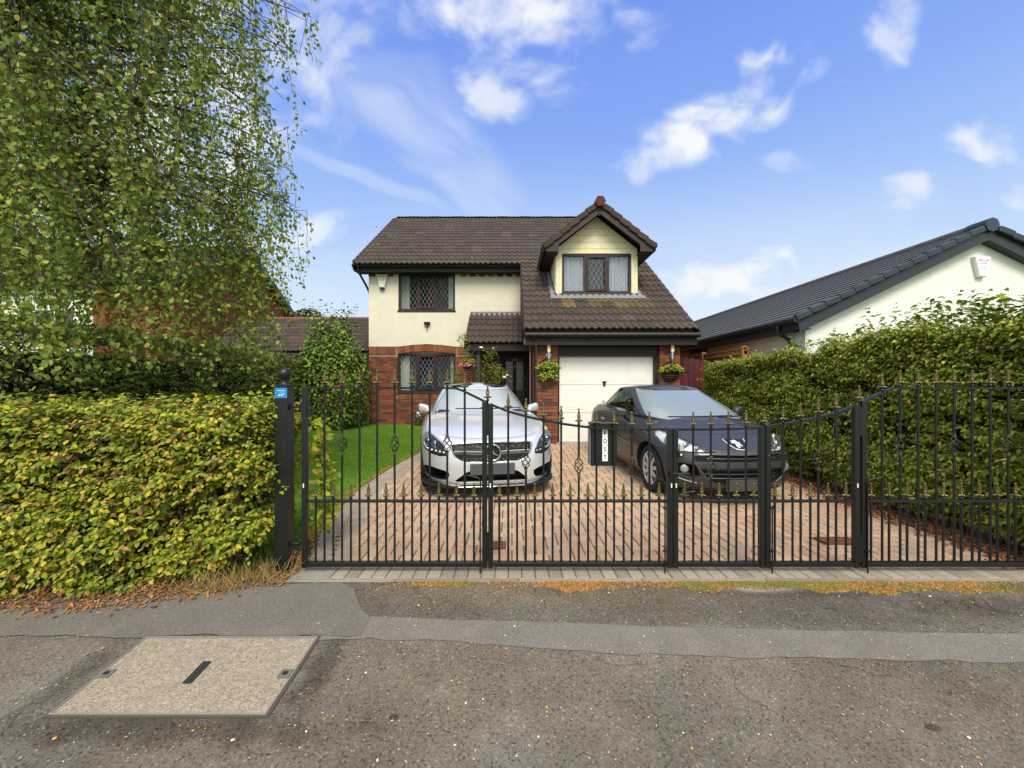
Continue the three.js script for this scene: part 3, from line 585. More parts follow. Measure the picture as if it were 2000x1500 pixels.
// ---- roofs of brown concrete double-roll tiles
const RIDGE_Z = 16.7, RIDGE_Y = 8.13, PITCH = Math.atan(0.707);
const TILES = ['#4c4038', '#52463c', '#463b35', '#584b40', '#4a3f38', '#5d503b', '#403732', '#706044'];
const TILEMAP = (() => { const R = rng(8); return colourMap(256, 256, (x, y) => { const n = fbm(x / 26, y / 26, 121, 4, 10), r = R(); const v = 200 + 45 * n + 16 * r - (r < 0.03 ? 60 : 0) + (r > 0.985 ? 60 : 0); return [v, v * 0.985, v * 0.96]; }); })();
const tileMats = TILES.map((t) => std(t, 0.9, { map: TILEMAP, bumpMap: ROUGHBUMP, bumpScale: 0.003 })), tileColours = TILES.map((t) => lin(t));
const tileRest = std('#ffffff', 0.9, { map: TILEMAP, vertexColors: true, bumpMap: ROUGHBUMP, bumpScale: 0.003 });
function rollTile(w, len, seed) {
  const xs = [], hs = [];
  for (const o of [0, 0.5]) for (const [f, h] of [[0, 0.004], [0.05, 0.024], [0.11, 0.034], [0.17, 0.031], [0.23, 0.018], [0.28, 0.003], [0.4, 0]]) { xs.push((o + f) * w); hs.push(h); }
  xs.push(w); hs.push(0.004);
  const p = [], uv = [], R = rng(seed), ou = R(), ov = R(), t = 0.022;
  const quad = (a, b, c, d) => { for (const q of [a, b, c, a, c, d]) { p.push(...q); uv.push(ou + q[0] / 0.6, ov + (q[2] + q[1]) / 0.6); } };
  for (let i = 0; i + 1 < xs.length; i++) {
    quad([xs[i], hs[i] + t, len], [xs[i + 1], hs[i + 1] + t, len], [xs[i + 1], hs[i + 1] + t * 0.6, 0], [xs[i], hs[i] + t * 0.6, 0]);
    quad([xs[i], hs[i] - 0.004, len], [xs[i + 1], hs[i + 1] - 0.004, len], [xs[i + 1], hs[i + 1] + t, len], [xs[i], hs[i] + t, len]);
  }
  quad([0, -0.004, 0], [0, -0.004, len], [0, t + 0.004, len], [0, t * 0.6, 0]); quad([w, -0.004, len], [w, -0.004, 0], [w, t * 0.6, 0], [w, t + 0.004, len]);
  const g = new THREE.BufferGeometry(); g.setAttribute('position', new THREE.Float32BufferAttribute(p, 3)); g.setAttribute('uv', new THREE.Float32BufferAttribute(uv, 2)); g.computeVertexNormals();
  return g;
}
const TILE_W = 0.3122, ROLL = [1, 2, 3, 4].map((s) => rollTile(TILE_W, 0.43, s)), tileR = rng(91);
function tileField(x0, cols, topY, topZ, dEave, rows, pitch, skip, toneFn, w = TILE_W) {
  const items = [];
  for (let k = 0; k < rows; k++) for (let c = 0; c < cols; c++) {
    const d = dEave - k * 0.345 - 0.43, x = x0 + c * w, z = topZ - d * Math.cos(pitch), y = topY - d * Math.sin(pitch);
    if (d < -0.5 || (skip && skip(x + w / 2, topZ - (d + 0.25) * Math.cos(pitch), k))) continue;
    const dd = Math.max(d, 0), len = d < 0 ? (0.43 + d) / 0.43 : 1;
    items.push({ geo: ROLL[Math.floor(tileR() * 4)], tone: toneFn(x, k), rank: Math.hypot(x, y - EYE, z), matrix: at(x, topY - dd * Math.sin(pitch) + 0.05 * Math.cos(pitch), -(topZ - dd * Math.cos(pitch)) + 0.05 * Math.sin(pitch), pitch - 0.045 + (tileR() - 0.5) * 0.012, 0, (tileR() - 0.5) * 0.006, w / TILE_W, 1, len) });
  }
  return items;
}
{
  const deck = (Za, Zb, x0, x1) => { const y = (Z) => RIDGE_Y - (RIDGE_Z - Z) * 0.707; return prism([[-Za, y(Za)], [-Zb, y(Zb)], [-Zb, y(Zb) - 0.14], [-Za, y(Za) - 0.14]], x1 - x0).rotateY(-Math.PI / 2).translate(x1, 0, 0); };
  const back = prism([[-RIDGE_Z, RIDGE_Y], [-RIDGE_Z, RIDGE_Y - 0.14], [-21.3, 4.86], [-21.3, 5.0]], 8.65).rotateY(-Math.PI / 2).translate(3.97, 0, 0);
  const roof = mesh('roof', [deck(12.4, 16.7, -4.68, 3.97), deck(8.95, 12.4, 0.3, 3.97), back], M.deck, house);
  const tone = (x, k) => { const r = tileR(); if (k >= 3 && k <= 4 && x > 1.0 && x < 3.2 && r < 0.75) return r < 0.4 ? 7 : 5; return r < 0.42 ? 0 : r < 0.56 ? 1 : r < 0.72 ? 2 : r < 0.77 ? 3 : r < 0.97 ? 4 : r < 0.975 ? 5 : 6; };
  const inDormer = (x, Z) => x > 1.2 && x < 3.06 && Z > 10.62 && Z < 12.9;
  const items = [...tileField(0.27, 12, RIDGE_Y, RIDGE_Z, 9.62, 28, PITCH, inDormer, tone), ...tileField(0.27 - 16 * TILE_W, 16, RIDGE_Y, RIDGE_Z, 9.62 - 12 * 0.345, 16, PITCH, null, (x, k) => tone(9, k))];
  pieces(roof, 'roof_tile', items, tileMats, tileColours, 300, 'tiling', tileRest);
  for (let x = -4.7, i = 0; x < 3.9; x += 0.455, i++) mesh('ridge_tile', new THREE.CylinderGeometry(0.13, 0.13, 0.45, 10, 1, false, 0, Math.PI).rotateX(Math.PI / 2).rotateY(Math.PI / 2).rotateX(0).translate(x + 0.225, RIDGE_Y + 0.02 + (i % 2) * 0.008, -RIDGE_Z), tileMats[2 + (i % 3) * 2], roof);
  const L = 5.42;
  for (const [x, d0, d1] of [[-4.755, 0, 5.45], [4.035, 0, 9.6], [0.262, 5.5, 9.6]]) mesh('bargeboard', box(0.035, 0.17, d1 - d0, 0, 0, 0).rotateX(PITCH).translate(x, RIDGE_Y - ((d0 + d1) / 2) * Math.sin(PITCH) - 0.05, -RIDGE_Z + ((d0 + d1) / 2) * Math.cos(PITCH)), M.darkbrown, roof);
  // dark clipped verge units up the left gable
  for (let i = 0; i < 15; i++) { const d = 0.2 + i * 0.352; mesh('verge_tile', rbox(0.09, 0.075, 0.36, 0.01).rotateX(PITCH - 0.06).translate(-4.745, RIDGE_Y - (d + 0.1) * Math.sin(PITCH) + 0.1, -RIDGE_Z + (d + 0.1) * Math.cos(PITCH)), tileMats[6], roof); }
  mesh('soffit', [span(-4.75, 0.27, 4.85, 4.885, -12.4, -12.72), span(0.3, 4.0, 2.42, 2.45, -8.93, -9.4)], M.darkbrown, house);
  mesh('fascia', span(-4.77, 0.262, 4.84, 5.02, -12.37, -12.4), M.darkbrown, house);
  mesh('fascia', span(0.3, 4.02, 2.30, 2.47, -8.9, -8.935), M.darkbrown, house);
  const halfPipe = (x0, x1, y, Z, r) => new THREE.CylinderGeometry(r, r, x1 - x0, 12, 1, false, 0, Math.PI).rotateX(-Math.PI / 2).rotateY(Math.PI / 2).rotateX(Math.PI / 2).translate((x0 + x1) / 2, y, -Z);
  for (const [a, b, y, Z] of [[-4.8, 0.25, 5.035, 12.31], [0.28, 4.06, 2.535, 8.84]]) {
    const gt = mesh('gutter', [new THREE.CylinderGeometry(0.058, 0.058, b - a, 14).rotateZ(Math.PI / 2).scale(1, 0.95, 1).translate((a + b) / 2, y - 0.02, -Z)], M.gutter, house);
    for (let x = a + 0.5; x < b; x += 0.9) mesh('bracket', tube([[x, y - 0.02, -Z + 0.06], [x, y - 0.09, -Z + 0.03], [x, y - 0.1, -Z - 0.05]], 0.008, 5), M.gutter, gt);
  }
  mesh('downpipe', tube([[-4.64, 4.97, -12.31], [-4.62, 4.85, -12.33], [-4.52, 4.4, -12.9], [-4.5, 4.2, -13.05], [-4.5, 0.3, -13.05]], 0.036, 8, 40), M.gutter, house);
  mesh('downpipe', tube([[0.47, 2.5, -8.86], [0.47, 2.4, -8.9], [0.475, 2.2, -9.05], [0.475, 1.9, -9.07], [0.475, 0.15, -9.07]], 0.034, 8, 40), M.darkbrown, house);
  mesh('cable', tube([[0.4, 2.3, -9.05], [0.4, 1.2, -9.06], [0.4, 0.2, -9.06]], 0.008, 5), std('#9c7b70', 0.7), house);
  mesh('lead_flashing', [box(0.12, 0.2, 0.02, 0.32, 2.42, -8.98), box(0.2, 0.05, 0.03, 0.36, 2.33, -9.0)], M.lead, house);
  // thin television aerial above the left verge
  mesh('aerial', [bar([-4.55, 6.3, -15.6], [-4.55, 7.35, -15.6], 0.006, 5), bar([-5.7, 7.5, -15.6], [-4.45, 7.3, -15.6], 0.004, 5), box(0.03, 0.04, 0.03, -5.15, 7.42, -15.6), ...[-0.06, 0, 0.06].map((k) => bar([-4.55 + k, 7.22, -15.6], [-4.55 + k * 1.6, 7.38, -15.6], 0.006, 4))], std('#77808a', 0.6), house);
}

// ---- lean-to porch roof, fascia and post
{
  const py = 3.56, slopeLen = 1.78, porch = mesh('porch_roof', [prism([[-12.7, py], [-11.27, py - 1.43 * 0.707], [-11.27, py - 1.43 * 0.707 - 0.1], [-12.7, py - 0.1]], 1.5).rotateY(-Math.PI / 2).translate(0.26, 0, 0)], M.deck, house);
  const items = tileField(-1.29, 5, py, 12.7, 1.80, 5, PITCH, null, () => [0, 2, 4, 6, 2][Math.floor(tileR() * 5)]);
  pieces(porch, 'roof_tile', items, tileMats, tileColours, 30, 'tiling', tileRest);
  mesh('lead_flashing', [box(1.56, 0.16, 0.012, -0.51, 3.61, -12.688), new THREE.BoxGeometry(1.56, 0.012, 0.2).rotateX(PITCH).translate(-0.51, 3.53 + 0.04, -12.6)], M.lead, porch);
  mesh('fascia', [span(-1.27, 0.5, 2.36, 2.5, -11.26, -11.29), span(-1.27, -1.24, 2.4, 2.62, -11.29, -12.7)], M.darkbrown, porch);
  mesh('soffit', span(-1.24, 0.55, 2.37, 2.39, -11.29, -12.7), M.darkbrown, porch);
  mesh('post', rbox(0.11, 2.25, 0.11, 0.008, -0.93, 1.27, -11.4), std('#3b3a3c', 0.6, { map: WOOD }), porch);
  mesh('bargeboard', box(0.03, 0.14, 1.8).rotateX(PITCH).translate(-1.3, 2.99, -11.98), M.darkbrown, porch);
}

// ---- dormer with cream cladding
{
  const CX = 2.128, ZF = 10.3, roofZ = (y) => RIDGE_Z - (RIDGE_Y - y) / 0.707;
  const dormer = mesh('dormer', [span(1.13, 1.262, 3.5, 4.7, -ZF - 0.03, -ZF - 0.1), span(2.998, 3.13, 3.5, 4.7, -ZF - 0.03, -ZF - 0.1), span(1.13, 3.13, 3.4, 3.7, -ZF - 0.03, -ZF - 0.1), prism([[1.13, 4.74], [3.13, 4.74], [CX, 5.62]], 0.06).translate(0, 0, -ZF - 0.1), prism([[-ZF - 0.1, 3.4], [-ZF - 0.1, 4.74], [-roofZ(4.74), 4.74]], 0.06).rotateY(-Math.PI / 2).translate(3.13, 0, 0), prism([[-ZF - 0.1, 3.4], [-ZF - 0.1, 4.74], [-roofZ(4.74), 4.74]], 0.06).rotateY(-Math.PI / 2).translate(1.19, 0, 0)], std('#8a7f63', 0.9), house);
  // gable boards, cut to the slope of the verge
  const half = (y) => clamp((5.66 - y) / 0.80, 0, 1.03);
  for (let i = 0, y = 4.735; y < 5.6; i++) {
    const h = i === 0 ? 0.118 : 0.171, y1 = Math.min(y + h - 0.012, 5.64), a = Math.min(half(y), 1.022), b = Math.min(half(y1), 1.022);
    mesh('cladding_board', prism([[CX - a, y], [CX + a, y], [CX + b, y1], [CX - b, y1]], 0.018, 0.004).translate(0, 0, -ZF - 0.025), M.clad, dormer);
    y += h;
  }
  for (const s of [-1, 1]) {
    const x = CX + s * 0.947, cb = mesh('corner_board', rbox(0.15, 1.16, 0.035, 0.004, x, 4.16, -ZF - 0.01), M.clad, dormer);
    for (let k = 0; k < 6; k++) mesh('cladding_end', box(0.03, 0.008, 0.006, x, 3.77 + k * 0.168, -ZF + 0.009), std('#8e8258', 0.8), dormer);
    // boards of the cheek, cut to the roof slope
    for (let k = 0; k < 6; k++) { const y = 3.66 + k * 0.171, y1 = y + 0.16, z0 = -ZF - 0.03; if (roofZ(y1) - ZF < 0.1) continue; mesh('cladding_board', prism([[z0, y], [z0, y1], [-roofZ(y1) + 0.02, y1], [-Math.max(roofZ(y), ZF + 0.04) + 0.02, y]], 0.02).rotateY(-Math.PI / 2).translate(CX + s * 1.022 + (s > 0 ? 0.02 : 0), 0, 0), M.clad, dormer); }
    // verge units, bargeboard with boxed end, soffit and gutter
    const m = (pts) => (s > 0 ? pts.map(([px, py]) => [2 * CX - px, py]).reverse() : pts);
    mesh('bargeboard', prism(m([[CX, 5.77], [CX, 5.6], [1.137, 4.845], [1.137, 4.67], [0.83, 4.67], [0.80, 4.80]]), 0.03).translate(0, 0, -9.98), M.brown, dormer);
    for (let k = 0; k < 6; k++) {
      const u = (k + 0.5) / 6, px = CX + s * (0.1 + 1.26 * u), y = 5.875 - 0.1 * 0.8 - 1.26 * u * 0.8 - 0.01;
      mesh('verge_tile', rbox(0.27, 0.135, 0.34, 0.014).rotateZ(-s * (0.675 - 0.11)).translate(px, y, -10.07), tileMats[[2, 6, 0, 2, 4, 6][k]], dormer);
    }
    mesh('soffit', [span(Math.min(CX + s * 1.3, CX + s * 1.0), Math.max(CX + s * 1.3, CX + s * 1.0), 4.66, 4.69, -9.99, -11.8), span(Math.min(CX + s * 1.3, CX + s * 1.28), Math.max(CX + s * 1.3, CX + s * 1.28), 4.69, 4.84, -9.99, -11.95)], M.brown, dormer);
    mesh('gutter', new THREE.CylinderGeometry(0.05, 0.05, 2.0, 12).rotateX(Math.PI / 2).translate(CX + s * 1.36, 4.80, -10.95), M.brown, dormer);
    const E = (x, y, Z) => [x, y, -Z], x0 = CX, x1 = CX + s * 1.37, p = [E(x0, 5.87, 9.95), E(x1, 4.78, 9.95), E(x1, 4.78, 12.1), E(x0, 5.87, 13.6)], q = p.map(([a, b, c]) => [a, b - 0.09, c]), v = [];
    const quad = (a, b, c, d) => v.push(...a, ...b, ...c, ...a, ...c, ...d);
    quad(...p); quad(q[3], q[2], q[1], q[0]); for (let k = 0; k < 4; k++) { const n = (k + 1) % 4; quad(p[n], p[k], q[k], q[n]); }
    const g = new THREE.BufferGeometry(); g.setAttribute('position', new THREE.Float32BufferAttribute(v, 3)); g.computeVertexNormals();
    mesh('dormer_roof', metric(g, 0.6), tileMats[2], dormer);
    // lead along the cheek
    const len = 1.75, cz = 10.25 + (len / 2) * Math.cos(PITCH);
    mesh('lead_flashing', [new THREE.BoxGeometry(0.15, 0.012, len).rotateX(PITCH).translate(CX + s * 1.095, RIDGE_Y - (RIDGE_Z - cz) * 0.707 + 0.115, -cz)], M.lead, dormer);
  }
  mesh('ridge_tile', new THREE.CylinderGeometry(0.135, 0.135, 0.4, 6).rotateX(Math.PI / 2).rotateZ(Math.PI / 6).translate(CX, 5.86, -10.05), std('#5a3122', 0.9, { map: COARSE }), dormer);
  for (let k = 1; k < 9; k++) mesh('ridge_tile', new THREE.CylinderGeometry(0.125, 0.125, 0.4, 6).rotateX(Math.PI / 2).rotateZ(Math.PI / 6).translate(CX, 5.84, -10.05 - k * 0.41), tileMats[2], dormer);
  mesh('finial_stub', cyl(0.02, 0.02, 0.05, 6, CX, 5.56, -9.96), M.brown, dormer);
  mesh('lead_apron', [new THREE.BoxGeometry(2.35, 0.012, 0.34).rotateX(PITCH - 0.04).translate(CX, RIDGE_Y - (RIDGE_Z - 10.17) * 0.707 + 0.125, -10.17), box(2.05, 0.1, 0.012, CX, 3.66, -ZF + 0.012)], M.lead, dormer);
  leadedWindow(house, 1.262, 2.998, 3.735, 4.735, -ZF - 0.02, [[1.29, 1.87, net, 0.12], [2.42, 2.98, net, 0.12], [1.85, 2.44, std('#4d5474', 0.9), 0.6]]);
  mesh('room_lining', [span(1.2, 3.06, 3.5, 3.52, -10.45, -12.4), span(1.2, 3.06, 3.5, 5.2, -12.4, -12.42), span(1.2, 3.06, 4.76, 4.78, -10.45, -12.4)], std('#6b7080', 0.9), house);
}

// ---- things fixed to the house
function alarmBox(name, label, pos, w, map, lamp) {
  const t = thing(name, label, 'alarm box', pos), h = w * 1.25, pts = [[-w / 2, 0], [w / 2, 0], [w * 0.2, -h], [-w * 0.2, -h]];
  mesh('case', prism(pts, 0.06, 0.012), std('#dfe0da', 0.45), t);
  const s = 0.92, g = new THREE.ShapeGeometry(outline(pts.map(([x, y]) => [x * s, (y + h / 2) * s - h / 2]))).translate(0, 0, 0.0735), p = g.attributes.position, uv = g.attributes.uv;
  for (let i = 0; i < p.count; i++) uv.setXY(i, p.getX(i) / w + 0.5, 1 + p.getY(i) / h);
  mesh('face', g, std('#ffffff', 0.45, { map }), t);
  if (lamp) mesh('lamp', rbox(w * 0.42, w * 0.22, 0.085, 0.012, 0, -h - w * 0.06, 0.035), phys('#12224a', 0.25), t);
  return t;
}
const ALARM1 = canvasMap(256, 320, (c, w, h) => { c.fillStyle = '#dedccb'; c.fillRect(0, 0, w, h); c.fillStyle = '#22241f'; c.font = 'bold 46px sans-serif'; c.textAlign = 'center'; c.fillText('THORNIK', 128, 62); c.fillStyle = '#6a5d5a'; c.font = '26px sans-serif'; c.fillText('SECURITY', 128, 110); c.fillText('SYSTEMS', 128, 145); });
alarmBox('alarm_box', 'white triangular alarm box with blue lamp under the left eaves of the house', [-4.01, 4.82, -ZW + 0.02], 0.32, ALARM1, true);
{
  const t = thing('security_camera', 'small black camera with solar panel on the cream wall below the bedroom window', 'camera', [-2.62, 3.32, -ZW + 0.01]);
  mesh('solar_panel', rbox(0.19, 0.095, 0.03, 0.006, 0, 0, 0.05), phys('#1c2024', 0.25), t); mesh('bracket', [cyl(0.008, 0.008, 0.08, 6, 0, -0.07, 0.04), box(0.03, 0.03, 0.05, 0, -0.05, 0.02)], M.black, t);
  mesh('camera_body', [new THREE.SphereGeometry(0.034, 12, 10).scale(1, 1.1, 1.1).translate(0, -0.12, 0.06)], M.black, t); mesh('lens', cyl(0.015, 0.015, 0.01, 10).rotateX(Math.PI / 2).translate(0, -0.125, 0.1), phys('#30353a', 0.1), t);
  const b = thing('meter_box', 'small white box on the brick wall beside the silver car', 'meter box', [-2.87, 0.5, -ZW + 0.02]);
  mesh('case', rbox(0.14, 0.17, 0.07, 0.008, 0, 0, 0.035), std('#dcdcd6', 0.5), b); mesh('lid', rbox(0.12, 0.14, 0.008, 0.003, 0, 0, 0.074), std('#e4e4de', 0.5), b);
}
for (const [x, side] of [[0.81, 'left'], [3.53, 'right']]) {
  const t = thing('wall_lamp', `steel wall lamp with cream glass tube on the ${side} garage pier`, 'wall lamp', [x, 2.08, -9.1]);
  mesh('back_plate', [new THREE.CylinderGeometry(0.055, 0.055, 0.015, 20).rotateX(Math.PI / 2).translate(0, 0.01, 0.01), cyl(0.012, 0.012, 0.07, 8).rotateX(Math.PI / 2).translate(0, 0.01, 0.045)], M.steel, t);
  mesh('lamp_base', [cyl(0.031, 0.031, 0.16, 16, 0, 0, 0.09)], M.steel, t); mesh('lamp_glass', [cyl(0.038, 0.038, 0.18, 16, 0, 0.171, 0.09), cyl(0.014, 0.03, 0.02, 12, 0, 0.271, 0.09)], phys('#efe2a6', 0.35), t);
}
// ---------------------------------------------------------------- neighbours
{ // white rendered bungalow on the right, its gable to the street
  const b = thing('bungalow', 'white rendered bungalow with dark grey roof beyond the right hedge', 'house', [0, 0, 0]);
  const XE = 5.04, XR = 8.43, YE = 2.62, YR = 4.25, ZF = 7.2, ZB = 19, k = (YR - YE) / (XR - XE), ang = Math.atan(k), white = std('#e5e4e0', 0.93, { map: STUCCO_COLOUR, bumpMap: STUCCO, bumpScale: 0.006 });
  const wy = (x) => YE - 0.1 + (x - XE) * k, dark = phys('#202329', 0.45), roofMat = std('#54565a', 0.88, { map: TILEMAP });
  mesh('gable_wall', metric(prism([[5.3, 0], [11.56, 0], [11.56, wy(5.3)], [XR, wy(XR)], [5.3, wy(5.3)]], 0.3, 0, [[[8.98, 1.2], [10.6, 1.2], [10.6, 2.44], [8.98, 2.44]]]).translate(0, 0, -7.7), 1.5), white, b);
  mesh('side_wall', [metric(span(5.3, 5.6, 0, 2.3, -7.7, -ZB + 0.3), 1.5), metric(span(5.3, 5.6, 2.3, 2.56, -7.7, -11.1), 1.5), metric(span(5.3, 5.6, 2.3, 2.56, -12.3, -ZB + 0.3), 1.5)], std('#e6cdba', 0.93, { map: STUCCO_COLOUR, bumpMap: STUCCO, bumpScale: 0.006 }), b);
  mesh('side_wall', [span(11.26, 11.56, 0, 2.56, -7.7, -ZB + 0.3), prism([[5.3, 0], [11.56, 0], [11.56, wy(5.3)], [XR, wy(XR)], [5.3, wy(5.3)]], 0.3).translate(0, 0, -ZB)], white, b);
  const w = mesh('window', prism([[8.98, 1.2], [10.6, 1.2], [10.6, 2.44], [8.98, 2.44]], 0.08, 0, [[[9.05, 1.27], [10.53, 1.27], [10.53, 2.37], [9.05, 2.37]]]).translate(0, 0, -7.56), std('#2a2c2f', 0.4), b);
  mesh('pane', new THREE.PlaneGeometry(1.48, 1.1).translate(9.79, 1.82, -7.5), M.glass, w); mesh('blind', Array.from({ length: 18 }, (_, i) => box(1.46, 0.048, 0.004, 9.79, 1.3 + i * 0.06, -7.62)), std('#dfe3e4', 0.8), w);
  const sw = mesh('window', [span(5.33, 5.38, 2.3, 2.56, -11.1, -12.3)], std('#2b2c2e', 0.4), b); mesh('pane', [span(5.315, 5.33, 2.33, 2.53, -11.15, -11.67), span(5.315, 5.33, 2.33, 2.53, -11.73, -12.25)], phys('#3a4146', 0.08), sw);
  const roof = mesh('roof', [-1, 1].map((s) => prism([[XR, YR], [XR, YR - 0.1], [XR + s * (XR - XE), YE - 0.1], [XR + s * (XR - XE), YE]].slice()[s > 0 ? 'reverse' : 'slice'](), ZB - ZF - 0.06).translate(0, 0, -ZB)), std('#33363a', 0.8), b);
  const L = Math.hypot(XR - XE, YR - YE), n = 16;
  for (const s of [-1, 1]) for (let i = 0; i < n; i++) { // lapped courses of flat tiles
    const d = (i + 0.5) * (L / n), c = mesh('tile_course', rbox(L / n + 0.05, 0.02, ZB - ZF - 0.14, 0.006), roofMat, roof);
    c.position.set(XR + s * d * Math.cos(ang), YR - d * Math.sin(ang) + 0.03, -(ZF + ZB) / 2); c.rotation.z = -s * (ang - 0.075);
  }
  for (const s of [-1, 1]) for (let i = 0; i < 13; i++) {
    const d = 0.16 + i * (L - 0.1) / 13 + 0.13, v = mesh('verge_cap', [rbox(0.287, 0.115, 0.1, 0.02)], phys('#1c2a33', 0.55), roof);
    v.position.set(XR + s * d * Math.cos(ang), YR - d * Math.sin(ang) + 0.005, -ZF - 0.02); v.rotation.z = -s * (ang - 0.075);
  }
  mesh('ridge_tile', new THREE.CylinderGeometry(0.125, 0.125, 0.34, 8).rotateX(Math.PI / 2).translate(XR, YR - 0.0, -ZF - 0.15), phys('#22303a', 0.5), roof);
  for (let z = ZF + 0.35; z < ZB; z += 0.45) mesh('ridge_tile', new THREE.CylinderGeometry(0.11, 0.11, 0.44, 8).rotateX(Math.PI / 2).translate(XR, YR, -z - 0.2), roofMat, roof);
  for (const s of [-1, 1]) mesh('bargeboard', prism([[XR, YR - 0.06], [XR, YR - 0.25], [XR + s * (XR - XE - 0.05), YE - 0.25], [XR + s * (XR - XE - 0.02), YE - 0.08]][s > 0 ? 'reverse' : 'slice'](), 0.03).translate(0, 0, -7.27), dark, b);
  mesh('soffit', [-1, 1].map((s) => prism([[XR, YR - 0.23], [XR, YR - 0.25], [XR + s * (XR - XE - 0.05), YE - 0.25], [XR + s * (XR - XE - 0.05), YE - 0.23]][s > 0 ? 'reverse' : 'slice'](), 0.15).translate(0, 0, -7.41)), dark, b);
  mesh('fascia', span(XE + 0.01, XE + 0.04, YE - 0.2, YE - 0.02, -7.27, -ZB), dark, b); mesh('soffit', span(XE + 0.03, 5.31, YE - 0.2, YE - 0.18, -7.27, -ZB), dark, b);
  mesh('gutter', new THREE.CylinderGeometry(0.058, 0.058, ZB - ZF, 12).rotateX(Math.PI / 2).translate(XE - 0.03, YE - 0.03, -(ZF + ZB) / 2), dark, b);
  mesh('downpipe', tube([[XE - 0.03, YE - 0.06, -7.72], [XE - 0.02, 2.42, -7.72], [XE + 0.1, 2.34, -7.72], [5.2, 2.3, -7.72], [5.255, 2.2, -7.72], [5.26, 1.9, -7.72], [5.26, 0.2, -7.72]], 0.036, 8, 50), dark, b);
  const ALARM2 = canvasMap(256, 320, (c, w2, h) => { c.fillStyle = '#e3e6ea'; c.fillRect(0, 0, w2, h); c.textAlign = 'center'; c.fillStyle = '#a3262c'; c.font = 'italic bold 62px sans-serif'; c.fillText('PULSE', 128, 78); c.font = 'bold 36px sans-serif'; c.fillText('ALARMS', 128, 122); c.fillStyle = '#33415f'; c.font = 'bold 26px sans-serif'; c.fillText('01707', 128, 168); c.fillText('SECURITY', 128, 202); });
  alarmBox('alarm_box', 'white triangular alarm box with red lettering high on the bungalow gable', [8.43, 3.72, -7.395], 0.27, ALARM2, false);
}
{ // brick house with rendered front beyond the left hedge, mostly behind the birch
  const h = thing('neighbour_house', 'red brick house with dark bargeboard and pale rendered front behind the birch', 'house');
  const X = -11.8, brick = std('#9a4a33', 0.9, { map: (() => { // far brickwork: too small here to build brick by brick
    return colourMap(256, 256, (x, y) => { const row = Math.floor(y / 8), mortar = y % 8 < 1 || (x + (row % 2) * 12) % 24 < 1, r = hash2(Math.floor((x + (row % 2) * 12) / 24), row, 4), v = mortar ? 170 : 175 + 75 * r; return [v, mortar ? v : v * 0.97, mortar ? v : v * 0.95]; }); })() });
  mesh('gable_wall', metric(prism([[-21.6, 0], [-14.3, 0], [-14.3, 4.9], [-18, 7.15], [-21.6, 4.9]], 0.3).rotateY(-Math.PI / 2).translate(X, 0, 0), 2.4), brick, h);
  mesh('front_wall', [metric(span(-14.6, X - 0.3, 0, 4.9, -14.3, -14.6), 2.4)], brick, h);
  mesh('rendered_wall', [metric(span(-26, -14.6, 0, 4.9, -14.28, -14.6), 1.5)], std('#e6e4dc', 0.93, { map: STUCCO_COLOUR }), h);
  mesh('back_wall', span(-26, X, 0, 4.9, -21.3, -21.6), brick, h);
  const roof = mesh('roof', [prism([[-18, 7.4], [-13.95, 4.98], [-13.95, 4.86], [-18, 7.26]], 14.5).rotateY(-Math.PI / 2).translate(X + 0.25, 0, 0), prism([[-22, 4.95], [-18, 7.4], [-18, 7.26], [-22, 4.83]], 14.5).rotateY(-Math.PI / 2).translate(X + 0.25, 0, 0)], M.deck, h);
  const items = tileField(-26, 45, 7.42, 18, 4.75, 14, Math.atan(0.6), null, () => [0, 2, 4, 6][Math.floor(tileR() * 4)], 0.32);
  pieces(roof, 'roof_tile', items, tileMats, tileColours, 0, 'tiling', tileRest);
  for (const [a, b] of [[[-18, 7.36], [-13.9, 4.9]], [[-18, 7.36], [-22.05, 4.88]]]) { const dz = b[0] - a[0], dy = b[1] - a[1]; mesh('bargeboard', box(0.04, 0.24, Math.hypot(dz, dy)).rotateX(-Math.atan2(dy, dz) + (dz < 0 ? Math.PI : 0)).translate(X + 0.27, (a[1] + b[1]) / 2, (a[0] + b[0]) / 2), phys('#23262b', 0.45), h); }
  mesh('gutter', new THREE.CylinderGeometry(0.06, 0.06, 14.4, 10).rotateZ(Math.PI / 2).translate(X - 7, 4.9, -13.9), M.gutter, h);
  for (const x of [-16.6, -22]) { const w = mesh('window', span(x, x + 1.4, 2.9, 4.1, -14.24, -14.3), std('#f0f0ee', 0.4), h); mesh('pane', [span(x + 0.07, x + 0.67, 2.98, 4.02, -14.225, -14.24), span(x + 0.73, x + 1.33, 2.98, 4.02, -14.225, -14.24)], phys('#39434a', 0.08), w); }
  const g = thing('neighbour_garage', 'low brick garage with brown tiled roof between the hedge and the house', 'garage');
  mesh('front_wall', metric(span(-10.5, -4.6, 0, 2.5, -14.3, -14.6), 2.4), brick, g); mesh('side_wall', metric(prism([[-17, 0], [-14.3, 0], [-14.3, 2.5], [-17, 4.0]], 0.3).rotateY(-Math.PI / 2).translate(-10.2, 0, 0), 2.4), brick, g);
  const gr = mesh('roof', [prism([[-17, 4.1], [-13.95, 2.48], [-13.95, 2.38], [-17, 4.0]], 5.8).rotateY(-Math.PI / 2).translate(-4.9, 0, 0), prism([[-20, 2.5], [-17, 4.1], [-17, 4.0], [-20, 2.4]], 5.8).rotateY(-Math.PI / 2).translate(-4.9, 0, 0)], M.deck, g);
  pieces(gr, 'roof_tile', tileField(-10.7, 18, 4.12, 17, 3.45, 10, Math.atan(0.53), null, () => [0, 1, 3, 4, 2][Math.floor(tileR() * 5)], 0.322), tileMats, tileColours, 0, 'tiling', tileRest);
